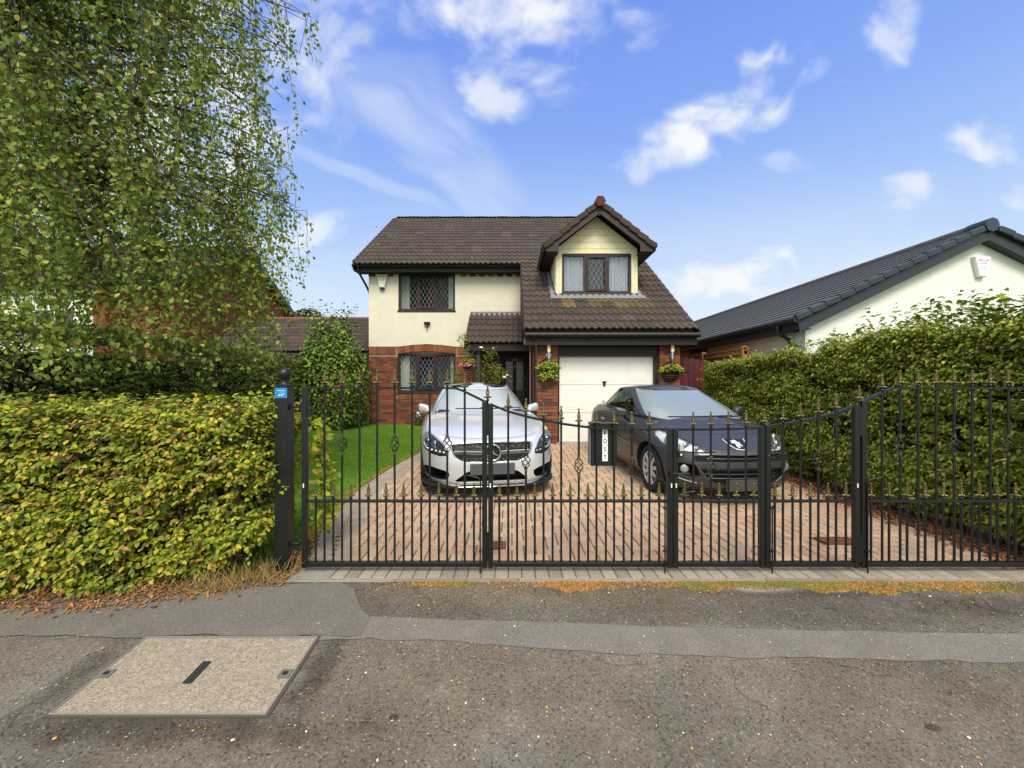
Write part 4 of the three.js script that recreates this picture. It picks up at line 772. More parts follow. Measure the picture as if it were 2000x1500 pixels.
  for (let x = -10.7; x < -5; x += 0.45) mesh('ridge_tile', new THREE.CylinderGeometry(0.11, 0.11, 0.44, 8).rotateZ(Math.PI / 2).translate(x + 0.22, 4.12, -17), std('#9a5a44', 0.9, { map: COARSE }), gr);
  mesh('fascia', span(-10.7, -4.9, 2.3, 2.46, -13.93, -13.96), M.darkbrown, g);
}
{ // timber fence along the right boundary and the red side gate
  const f = thing('timber_fence', 'orange brown boarded timber fence behind the right hedge', 'fence'), R = rng(14), tones = ['#a9713c', '#9b6634', '#b57c46', '#8e5f33'].map((t) => std(t, 0.8, { map: WOOD }));
  for (let z = 8.3, i = 0; z < 13.2; z += 0.104, i++) mesh('plank', box(0.02, 1.9, 0.1, 4.74, 1.13 + 0.006 * R(), -z), tones[Math.floor(R() * 4)], f);
  for (let z = 8.3; z < 13.3; z += 1.74) mesh('post', rbox(0.1, 2.2, 0.1, 0.008, 4.69, 1.12, -z), tones[1], f);
  for (const y of [0.5, 1.3, 2.05]) mesh('rail', span(4.68, 4.73, y, y + 0.08, -8.25, -13.2), tones[2], f);
  mesh('capping', span(4.66, 4.78, 2.15, 2.18, -8.25, -13.2), tones[0], f);
  const g = thing('side_gate', 'dark red boarded side gate between the house and the right hedge', 'gate', [3.8, 0.13, -9.5]), red = ['#5a1717', '#641b1a', '#511414'].map((t) => std(t, 0.6, { map: WOOD }));
  for (let i = 0; i < 6; i++) { const h = 1.93 - 0.0035 * i * i * 1.4; mesh('plank', rbox(0.135, h, 0.022, 0.004, 0.07 + i * 0.14, h / 2, 0), red[i % 3], g); }
  for (const y of [0.3, 1.0, 1.6]) mesh('rail', box(0.85, 0.09, 0.03, 0.42, y, -0.027), red[0], g);
  mesh('hinge', [box(0.3, 0.03, 0.006, 0.16, 1.6, 0.015)], M.black, g);
}

// ---------------------------------------------------------------- leaves
function leafGeo(w, fold, curl, n = 4) {
  const p = [], row = (t) => { const k = Math.pow(Math.sin(Math.PI * Math.pow(t, 0.85)), 0.8) * w / 2, y = -curl * t * t; return [[-k, fold * k + y, t], [0, y, t], [k, fold * k + y, t]]; };
  for (let i = 0; i < n; i++) { const a = row(i / n), b = row((i + 1) / n); for (const j of [0, 1]) { if (i > 0) p.push(...a[j], ...b[j], ...a[j + 1]); if (i < n - 1) p.push(...a[j + 1], ...b[j], ...b[j + 1]); } }
  const g = new THREE.BufferGeometry(); g.setAttribute('position', new THREE.Float32BufferAttribute(p, 3)); g.setAttribute('uv', new THREE.BufferAttribute(new Float32Array(p.length / 3 * 2), 2)); g.computeVertexNormals(); return g;
}
const BEECH = leafGeo(0.62, 0.28, 0.2), BEECH2 = leafGeo(0.58, 0.45, 0.35), BIRCHLEAF = leafGeo(0.72, 0.2, 0.12);
const leafMat = (trans = 0.35, rough = 0.72) => phys('#ffffff', rough, { transmission: trans, side: THREE.DoubleSide, specularIntensity: 0.5 });
const leafBasis = new THREE.Matrix4(), vx = new THREE.Vector3(), vy = new THREE.Vector3(), vz = new THREE.Vector3();
// leaves {p, n, d, s, c}: n the way the blade faces, d the way its tip points
function foliage(parent, leaves, geo, mat, own, name = 'foliage') {
  const toMatrix = (l) => { vy.copy(l.n).normalize(); vx.crossVectors(vy, l.d).normalize(); vz.crossVectors(vx, vy).normalize(); return new THREE.Matrix4().makeBasis(vx, vy, vz).scale(new THREE.Vector3(l.s, l.s, l.s)).setPosition(l.p); };
  leaves.forEach((l) => { l.r = Math.hypot(l.p.x, l.p.y - EYE, l.p.z) / l.s; const u = Math.abs(l.p.x / l.p.z), v = Math.abs((l.p.y - EYE) / l.p.z); if (u > 1.25 || v > 0.95) l.r += 1e6; });
  leaves.sort((a, b) => a.r - b.r);
  const mats = new Map();
  leaves.slice(0, own).forEach((l) => {
    const key = [l.c.r, l.c.g, l.c.b].map((v) => Math.round(Math.sqrt(v) * 9)).join();
    if (!mats.has(key)) { const m = mat.clone(); m.color.copy(l.c); mats.set(key, m); }
    const m = new THREE.Mesh(geo, mats.get(key)); m.name = numbered('leaf'); m.castShadow = m.receiveShadow = true; toMatrix(l).decompose(m.position, m.quaternion, m.scale); parent.add(m);
  });
  const rest = leaves.slice(own), im = new THREE.InstancedMesh(geo, mat, rest.length);
  rest.forEach((l, i) => { im.setMatrixAt(i, toMatrix(l)); im.setColorAt(i, l.c); });
  im.name = numbered(name); im.castShadow = im.receiveShadow = true; parent.add(im); kind(im, 'stuff');
  return im;
}
const pick = (R, list) => { let k = R() * list.reduce((s, e) => s + e[1], 0); for (const [c, w] of list) { if ((k -= w) <= 0) return c; } return list[0][0]; };
const rnd3 = (R) => new THREE.Vector3(R() * 2 - 1, R() * 2 - 1, R() * 2 - 1);
const up = new THREE.Vector3(0, 1, 0);
// sampler(R) gives a point on the clipped outside and its outward direction; leaves lie in a layer under it
function hedge(o) {
  const t = thing('hedge', o.label, 'hedge'), R = rng(o.seed), leaves = [], twigs = [];
  mesh('stems', o.core, std('#33291a', 0.97, { map: COARSE }), t);
  // sprigs: a short shoot from inside the hedge with leaves alternating along it
  for (let i = 0; i < o.count; i++) {
    const smp = o.sample(R); if (!smp) continue;
    const [p, out] = smp, clump = fbm(p[0] * 3.2 + p[2] * 2.7 + 20, p[1] * 3.6 + 30, o.seed, 3), fine = fbm(p[0] * 9 + p[2] * 8 + 3, p[1] * 9, o.seed + 5, 2), full = smooth(o.gaps, o.gaps + 0.16, 0.7 * clump + 0.3 * fine);
    if (R() > 0.25 + 0.75 * full) continue;
    const depth = 0.05 + o.depth * Math.pow(R(), 1.3) + 0.09 * (1 - full), base = new THREE.Vector3(...p).addScaledVector(out, -depth - 0.06 + (clump - 0.5) * o.lump).add(rnd3(R).multiplyScalar(0.02));
    const dir = out.clone().multiplyScalar(0.75).addScaledVector(up, 0.12).add(rnd3(R).multiplyScalar(o.fan ?? 0.75)).normalize(), len = 0.08 + 0.11 * R(), side0 = new THREE.Vector3().crossVectors(dir, up).normalize(), n = 5 + Math.floor(4 * R()), dead = R() < o.dead;
    const face = up.clone().multiplyScalar(0.75).addScaledVector(out, 0.45).add(rnd3(R).multiplyScalar(0.35)), shade0 = 0.85 + 0.3 * R();
    for (let k = 0; k < n; k++) {
      const t = (k + 0.7) / n, q = base.clone().addScaledVector(dir, len * t), d = side0.clone().multiplyScalar(k % 2 ? 1 : -1).multiplyScalar(k === n - 1 ? 0.1 : 0.9).addScaledVector(dir, 0.65).addScaledVector(up, -0.2).add(rnd3(R).multiplyScalar(0.35));
      leaves.push({ p: q, n: face.clone().add(rnd3(R).multiplyScalar(0.4)), d, s: o.size * (0.55 + 0.65 * R()) * (1 - 0.25 * t), c: dead && R() < 0.8 ? C(pick(R, [['#8a5a2e', 3], ['#a9794a', 2], ['#6b4022', 2], ['#b39066', 1]]), R) : o.colour(R, q, clump).multiplyScalar(shade0) });
    }
    twigs.push([base.clone().addScaledVector(dir, len), dir, len + 0.08]);
  }
  for (const l of o.extra?.(R) ?? []) leaves.push(l);
  foliage(t, leaves, o.geo ?? BEECH, leafMat(o.trans ?? 0.35), o.own ?? 300);
  const im = new THREE.InstancedMesh(new THREE.CylinderGeometry(0.0016, 0.003, 1, 4).translate(0, -0.5, 0), std('#5b4634', 0.9), twigs.length);
  twigs.forEach(([q, d], i) => { dummy.position.copy(q); dummy.quaternion.setFromUnitVectors(up, d.clone().normalize()); const l = twigs[i][2]; dummy.scale.set(0.75, l, 0.75); dummy.updateMatrix(); im.setMatrixAt(i, dummy.matrix); });
  im.name = numbered('twigs'); im.castShadow = true; t.add(im); kind(im, 'stuff');
  return t;
}
const C = (hex, R, v = 0.25) => new THREE.Color(hex).multiplyScalar(1 - v + 2 * v * R());
// a shoot standing out of the top: a stem with leaves either side
function shoot(R, list, base, tip, n, size, colour) {
  const a = new THREE.Vector3(...base), b = new THREE.Vector3(...tip), dir = b.clone().sub(a).normalize();
  for (let i = 0; i < n; i++) { const t = 0.2 + 0.8 * i / n, side = rnd3(R).cross(dir).normalize(); list.push({ p: a.clone().lerp(b, t), n: up.clone().add(rnd3(R).multiplyScalar(0.5)), d: side.add(dir.clone().multiplyScalar(0.5)), s: size * (0.7 + 0.5 * R()), c: colour(R) }); }
}
{ // front hedge, yellowing beech, left of the gate post
  const faceZ = (x, y) => tableAt([[-5.4, 2.66], [-4, 2.74], [-3, 2.82], [-1.8, 2.99]], x)[0] - 0.07 * smooth(0.9, 0.1, y) * smooth(-2.2, -2.8, x);
  const right = (y) => -1.83 - 0.38 * smooth(0.5, 0.0, y), yellow = (R, q, k) => { const a = fbm(q.x * 2.2, q.y * 2.2, 9, 3); return C(pick(R, [['#a5a722', 2 + 5 * a], ['#84961e', 5.5], ['#67801c', 6 - 3.5 * a], ['#c2ad38', 1 + 3.2 * a], ['#b58a3c', 0.35], ['#93602c', 0.2]]), R, 0.22); };
  hedge({
    seed: 101, label: 'waist high clipped yellow green beech hedge beside the black gate post', count: 8200, size: 0.051, depth: 0.13, lump: 0.13, dead: 0.035, gaps: 0.345, geo: BEECH, colour: yellow,
    core: [span(-5.4, -2.25, -0.1, 1.02, -3.12, -3.5), span(-2.3, -2.05, 0.45, 1.02, -3.2, -3.5), ...Array.from({ length: 60 }, (_, i) => { const x = -5.3 + i * 0.056, k = Math.sin(i * 7.3); return bar([x, -0.1, -3.1 + 0.05 * k], [x + 0.18 * Math.sin(i * 3.1), 1.12, -3.04 + 0.06 * Math.cos(i * 5.7)], 0.006 + 0.003 * k, 5); })],
    sample: (R) => {
      const k = R();
      if (k < 0.62) { const y = 0.0 + 1.3 * R(), x = lerp(-5.3, right(y), R()); return [[x, y + groundY(2.8), -faceZ(x, y) + 0.0 - (y > 1.2 ? (y - 1.2) * 0.8 : 0)], new THREE.Vector3(0, 0.1, 1)]; }
      if (k < 0.9) { const x = lerp(-5.3, -1.83, R()), z = lerp(faceZ(x, 1.3) + 0.05, 3.62, R()); return [[x, 1.3 + 0.02 * Math.sin(x * 5), -z], new THREE.Vector3(0, 1, 0.15)]; }
      const y = 1.3 * R(); return [[right(y), y, -lerp(3.0, 3.6, R())], new THREE.Vector3(1, 0.1, 0.2)];
    },
    extra: (R) => { // shoots that show between the post and the gate, and a few above the top
      const l = []; for (let i = 0; i < 260; i++) { const y = 0.2 + 0.95 * R(); l.push({ p: new THREE.Vector3(-1.7 + 0.17 * (R() - 0.3) * (1.2 - 0.5 * y), y, -3.42 - 0.3 * R()), n: new THREE.Vector3(0.2, 0.7, 0.6).add(rnd3(R).multiplyScalar(0.6)), d: new THREE.Vector3(0.6, -0.3, 0.3).add(rnd3(R)), s: 0.06 * (0.7 + 0.6 * R()), c: yellow(R, new THREE.Vector3(-1.6, y, -3.4), 0.5) }); }
      for (let i = 0; i < 70; i++) { const x = -5.2 + 3.3 * R(), z = -3.0 - 0.5 * R(); shoot(R, l, [x, 1.26, z], [x + 0.06 * (R() - 0.5), 1.34 + 0.06 * R(), z], 5, 0.06, (r) => yellow(r, new THREE.Vector3(x, 1.3, z), 0.5)); }
      return l;
    },
  });
}
{ // tall right hedge beside the drive
  const green = (R, q) => { const a = fbm(q.z * 1.5, q.y * 1.8, 19, 3), near = fbm(q.z * 0.7 + 4, q.y, 23, 2); return C(pick(R, [['#879a2e', 5], ['#9fab34', 5], ['#b4ba3e', 2 + 6 * a * a], ['#d4ca4a', 0.6 + 3.6 * near * a], ['#b58a3c', 0.2], ['#6c822e', 2.2]]), R, 0.25); };
  const topY = (Z) => tableAt([[3, 1.88], [3.45, 1.98], [4.2, 2.06], [5.6, 2.04], [6.7, 1.96], [7.5, 1.93], [9.05, 1.87]], Z)[0];
  hedge({
    seed: 202, label: 'tall green beech hedge along the right side of the drive', count: 17000, size: 0.058, depth: 0.13, lump: 0.13, fan: 0.5, dead: 0.008, geo: BEECH2, gaps: 0.32, colour: green,
    core: [span(4.46, 4.68, 0.1, 1.84, -3.5, -8.9), span(4.46, 4.68, 0.1, 1.65, -3.2, -3.5), ...Array.from({ length: 90 }, (_, i) => { const z = -3.2 - i * 0.063, k = Math.sin(i * 7.3); return bar([4.4 + 0.05 * k, 0, z], [4.42 + 0.06 * Math.cos(i * 5.7), 1.9, z + 0.2 * Math.sin(i * 3.1)], 0.007 + 0.003 * k, 5); })],
    sample: (R) => {
      const k = R(), Z = 3.0 + 6.05 * Math.pow(R(), 1.25);
      if (k < 0.66) { const y = 0.1 + (topY(Z) - 0.1) * R(); return [[4.2 + 0.16 * smooth(0.5, 0.0, y), y, -Z], new THREE.Vector3(-1, 0.15, 0)]; }
      if (k < 0.86) return [[4.2 + 0.62 * R(), topY(Z), -Z], new THREE.Vector3(-0.2, 1, 0)];
      if (k < 0.93) { const y = 0.1 + (topY(3) - 0.1) * R(); return [[4.2 + 0.6 * R(), y, -2.98 - 0.1 * R()], new THREE.Vector3(-0.3, 0.1, 1)]; }
      const y = 0.1 + 1.85 * R(); return [[4.2 + 0.6 * R(), y, -9.05], new THREE.Vector3(0, 0.1, -1)];
    },
    extra: (R) => { const l = []; for (let i = 0; i < 130; i++) { const Z = 3.25 + 3.6 * R() * R(), h = (0.1 + 0.26 * R()) * (Z < 5 ? 1 : 0.55), x = 4.25 + 0.35 * R(); shoot(R, l, [x, topY(Z) - 0.05, -Z], [x + 0.25 * (R() - 0.4), topY(Z) + h, -Z + 0.2 * (R() - 0.5)], 7, 0.068, (r) => C(pick(r, [['#6f8a22', 4], ['#9a9c28', 2], ['#4f6c1a', 3], ['#a98a30', 0.5]]), r)); } return l; },
  });
}
{ // boundary hedge on the left, in the shade of the birch
  const topY = (Z) => tableAt([[3.6, 2.25], [10.3, 2.2], [11.4, 2.0], [12.2, 1.5]], Z)[0];
  const green = (R, q) => C(pick(R, [['#70862f', 5], ['#87992f', 5], ['#a5b038', 2.4], ['#5f742e', 3], ['#bab646', 0.6], ['#967238', 0.25]]), R, 0.25);
  hedge({
    seed: 303, label: 'tall dark green hedge along the left side of the lawn', count: 10000, size: 0.058, depth: 0.14, lump: 0.13, fan: 0.5, dead: 0.01, gaps: 0.3, geo: BEECH2, own: 0, colour: green,
    core: [span(-6.3, -5.98, 0.1, 1.85, -3.9, -11.8)],
    sample: (R) => {
      const Z = 3.8 + 8.3 * Math.pow(R(), 1.1), k = R();
      if (k < 0.72) { const y = 0.08 + (topY(Z) - 0.08) * R(); return [[-5.72, y + 0.05, -Z], new THREE.Vector3(1, 0.15, 0)]; }
      if (k < 0.95) return [[-5.72 - 0.65 * R(), topY(Z) + 0.04, -Z], new THREE.Vector3(0.2, 1, 0)];
      const y = 0.1 + 2 * R(); return [[-5.72 - 0.6 * R(), y, -3.78], new THREE.Vector3(0, 0.1, 1)];
    },
  });
}
function bush(t, R, cx, cy, cz, rx, ry, rz, count, size, colour, geo, own = 0, hollow = 0.55) {
  const leaves = [];
  for (let i = 0; i < count; i++) {
    const v = rnd3(R).normalize(), lump = 0.72 + 0.5 * fbm(v.x * 2.3 + 5, v.y * 2.3 + v.z * 1.7 + 5, Math.round(cx * 10) & 255, 3), r = lump * lerp(hollow, 1, Math.pow(R(), 0.6));
    leaves.push({ p: new THREE.Vector3(cx + v.x * rx * r, cy + v.y * ry * r, cz + v.z * rz * r), n: v.clone().multiplyScalar(0.5).addScaledVector(up, 0.5).add(rnd3(R).multiplyScalar(0.6)), d: v.clone().addScaledVector(up, -0.4).add(rnd3(R)), s: size * (0.6 + 0.7 * R()), c: colour(R) });
  }
  return foliage(t, leaves, geo, leafMat(0.3), own, 'crown');
}
{ // loose tall shrub at the corner of the house
  const t = thing('shrub', 'tall loose dark green shrub against the left corner of the house', 'shrub', [0, 0, 0]), R = rng(404), col = (r) => C(pick(r, [['#587526', 4], ['#6d8a2a', 4], ['#8ba236', 2.2], ['#456020', 2.5]]), r);
  mesh('trunk', [tube([[-5.2, 0.1, -11.6], [-5.15, 1.2, -11.6], [-5.2, 2.4, -11.65], [-5.1, 3.4, -11.6]], 0.03, 6), tube([[-5.2, 0.1, -11.6], [-5.45, 1.2, -11.5], [-5.5, 2.6, -11.6]], 0.022, 6), tube([[-5.2, 0.1, -11.6], [-4.95, 1.4, -11.5], [-4.85, 2.7, -11.6]], 0.022, 6)], std('#4a3c2c', 0.9), t);
  bush(t, R, -5.15, 1.35, -11.7, 1.05, 1.6, 0.8, 7500, 0.095, col, BEECH); bush(t, R, -5.2, 2.7, -11.7, 0.72, 0.8, 0.6, 1300, 0.095, col, BEECH, 0, 0.2);
  bush(t, R, -4.66, 1.15, -12.4, 0.36, 1.3, 0.35, 1700, 0.09, col, BEECH);
  const l = []; for (let i = 0; i < 44; i++) { const x = -5.2 + (R() - 0.5) * 1.5; shoot(R, l, [x, 2.8, -11.7 + 0.5 * (R() - 0.5)], [x + (R() - 0.5) * 0.6, 3.3 + 0.65 * R(), -11.7], 9, 0.09, col); } foliage(t, l, BEECH, leafMat(0.3), 0, 'crown');
  const d = thing('distant_tree', 'small round dark tree far off beyond the tiled garage', 'tree'); mesh('trunk', cyl(0.08, 0.14, 4.6, 7, -15.4, 2.6, -31), std('#4a3c2c', 0.9), d);
  bush(d, rng(5), -15.4, 5.7, -31, 1.5, 1.5, 1.2, 1800, 0.3, (r) => C(pick(r, [['#4a5a2a', 3], ['#5c6a30', 2], ['#3a4a24', 3]]), r), BEECH);
}
{ // low planting by the house wall, beside the silver car
  const t = thing('border_plant', 'small dark leafy plant at the foot of the brick wall beside the silver car', 'plant'), R = rng(15); mesh('stem', [bar([-2.75, 0.14, -12.4], [-2.72, 0.5, -12.4], 0.01), bar([-2.75, 0.14, -12.4], [-2.85, 0.42, -12.38], 0.008)], std('#4a3c2c', 0.9), t);
  bush(t, R, -2.75, 0.36, -12.4, 0.28, 0.3, 0.2, 420, 0.06, (r) => C(pick(r, [['#3a5520', 3], ['#5a6a28', 2], ['#6b3a2a', 0.6]]), r), BEECH, 0, 0.3);
}
// ---- planted baskets on the garage piers
for (const [x, yRim, side, lush] of [[0.765, 1.79, 'left', 1], [3.5, 1.73, 'right', 0.7]]) {
  const t = thing('wall_basket', lush === 1 ? 'dark wicker wall basket of trailing lime green plants on the left garage pier' : 'dark wicker half basket with low green plants on the right garage pier', 'wall basket', [x, yRim, -9.1], 0), R = rng(60 + Math.round(x * 10)), wick = std('#3a2a20', 0.9);
  const bowl = new THREE.SphereGeometry(0.2, 20, 8, Math.PI, Math.PI, Math.PI / 2, Math.PI / 2).scale(1, 1.15, 0.85).rotateY(Math.PI);
  mesh('bowl', new THREE.SphereGeometry(0.185, 18, 8, 0, Math.PI, Math.PI / 2, Math.PI / 2).scale(1, 1.15, 0.85), wick, t);
  for (let k = 0; k < 7; k++) { const a = k / 7 * Math.PI / 2, r = 0.195 * Math.cos(a), y = -0.225 * Math.sin(a); mesh('wicker_strand', tube(Array.from({ length: 13 }, (_, i) => { const f = (i / 12) * Math.PI, w = 1 + 0.03 * Math.cos(i * Math.PI); return [r * Math.cos(f) * w, y, r * Math.sin(f) * 0.87 * w]; }), 0.009, 5, 36), std(['#4a3728', '#33261d', '#5a4432'][k % 3], 0.9), t); }
  mesh('handle', [tube(Array.from({ length: 11 }, (_, i) => { const f = (i / 10) * Math.PI; return [0.19 * Math.cos(f), 0.21 * Math.sin(f), 0.02]; }), 0.011, 6), tube(Array.from({ length: 21 }, (_, i) => { const f = (i / 20) * Math.PI; return [0.19 * Math.cos(f), 0.21 * Math.sin(f) + 0.008 * Math.sin(i * 2), 0.026 + 0.008 * Math.cos(i * 2)]; }), 0.006, 5)], wick, t);
  const leaves = [];
  for (let i = 0; i < 620 * lush; i++) { const u = (R() * 2 - 1), trail = lush === 1 && R() < 0.4 ? -0.28 * R() : 0; leaves.push({ p: new THREE.Vector3(u * 0.24 * (trail ? 0.75 : 1) + (lush === 1 ? 0.03 : 0), 0.02 + 0.13 * R() * (1 - u * u) + trail, 0.06 + 0.16 * Math.sqrt(1 - u * u * 0.9) * (0.4 + 0.65 * R())), n: new THREE.Vector3(0, 0.7, 0.6).add(rnd3(R).multiplyScalar(0.7)), d: new THREE.Vector3(u, -0.3, 0.6).add(rnd3(R)), s: 0.055 * (0.6 + 0.7 * R()), c: C(pick(R, [['#8f9f2e', 4], ['#6f8a2a', 3], ['#b3b84a', 2], ['#55701f', 2]]), R) }); }
  foliage(t, leaves, BEECH, leafMat(0.3), 0, 'foliage');
}
{ // hanging basket of pink flowers at the porch, and the climbing rose round its post
  const t = thing('hanging_basket', 'hanging basket with pink flowers at the left end of the porch', 'hanging basket', [-1.22, 1.98, -11.15]), R = rng(71);
  mesh('bowl', [new THREE.SphereGeometry(0.14, 16, 8, 0, 6.3, Math.PI / 2, Math.PI / 2).scale(1, 0.95, 1)], std('#3a2230', 0.8), t);
  mesh('chain', [0, 1, 2].map((k) => bar([0.13 * Math.cos(k * 2.1), 0.01, 0.13 * Math.sin(k * 2.1)], [0, 0.42, 0], 0.003, 4)), std('#6d6a60', 0.5), t); mesh('hook', tube([[0, 0.4, 0], [0.01, 0.5, -0.02], [0.02, 0.56, -0.14]], 0.006, 5), M.black, t);
  const l = []; for (let i = 0; i < 520; i++) { const v = rnd3(R).normalize(), r = 0.55 + 0.5 * R(); l.push({ p: new THREE.Vector3(v.x * 0.24 * r, 0.06 + v.y * 0.13 * r, v.z * 0.22 * r), n: v.clone().add(up), d: v.clone().add(rnd3(R)), s: 0.05 * (0.6 + 0.6 * R()), c: C(pick(R, [['#8a8a24', 3], ['#5f7420', 3], ['#a39a30', 2]]), R) }); } foliage(t, l, BEECH, leafMat(0.3), 0);
  const petal = new THREE.IcosahedronGeometry(1, 1);
  for (let i = 0; i < 26; i++) { const a = R() * 6.28, v = new THREE.Vector3(Math.cos(a) * 0.22, -0.05 + 0.07 * R(), Math.abs(Math.sin(a)) * 0.2); const f = mesh('flower', petal, std(['#c4608f', '#d887ab', '#a83f70', '#b5548c'][i % 4], 0.7), t); f.position.copy(v); f.scale.set(0.024, 0.016, 0.022); f.rotation.set(R(), R(), R()); }
  const rose = thing('climbing_rose', 'climbing rose with white blooms scrambling round the porch post', 'climbing plant'), Q = rng(72), stems = [[[-1.0, 0.2, -11.3], [-0.98, 1.4, -11.25], [-1.15, 2.2, -11.2], [-1.3, 2.6, -11.15], [-1.36, 2.75, -11.1]], [[-0.95, 0.2, -11.3], [-0.85, 1.3, -11.25], [-0.55, 1.9, -11.2], [-0.3, 1.75, -11.1], [-0.1, 1.6, -11.05]], [[-0.9, 0.2, -11.3], [-0.8, 1.6, -11.25], [-0.62, 2.3, -11.2], [-0.5, 2.35, -11.15]], [[-1.02, 0.2, -11.3], [-1.2, 1.2, -11.25], [-1.45, 1.5, -11.2], [-1.6, 1.9, -11.2]], [[-0.9, 0.3, -11.3], [-0.6, 1.0, -11.2], [-0.45, 1.5, -11.15], [-0.5, 1.9, -11.15]]];
  const rl = []; for (const s of stems) { mesh('stem', tube(s, 0.008, 5, 24), std('#54592c', 0.8), rose); const c = new THREE.CatmullRomCurve3(s.map((p) => new THREE.Vector3(...p))); for (let i = 0; i < 210; i++) { const p = c.getPoint(0.25 + 0.75 * Q()); rl.push({ p: p.add(rnd3(Q).multiplyScalar(0.15)), n: up.clone().multiplyScalar(0.6).add(rnd3(Q)).add(new THREE.Vector3(0, 0, 0.5)), d: rnd3(Q), s: 0.055 * (0.6 + 0.7 * Q()), c: C(pick(Q, [['#4a6a20', 4], ['#6f8a2c', 3], ['#93993a', 1.5], ['#8a6a2a', 0.5]]), Q) }); } }
  foliage(rose, rl, BEECH, leafMat(0.3), 0);
  for (const [x, y, z, s] of [[-0.84, 2.43, -11.15, 0.055], [-0.2, 1.62, -10.98, 0.06], [-0.13, 1.68, -10.98, 0.045], [-0.5, 2.42, -11.1, 0.03]]) { const b = mesh('bloom', [0, 1, 2, 3, 4].map((k) => new THREE.SphereGeometry(0.6, 8, 6).scale(1, 0.7, 1).translate(0.5 * Math.cos(k * 1.26), 0.1 * k, 0.5 * Math.sin(k * 1.26))), std('#e9dcc4', 0.7), rose); b.position.set(x, y, z); b.scale.setScalar(s); }
}
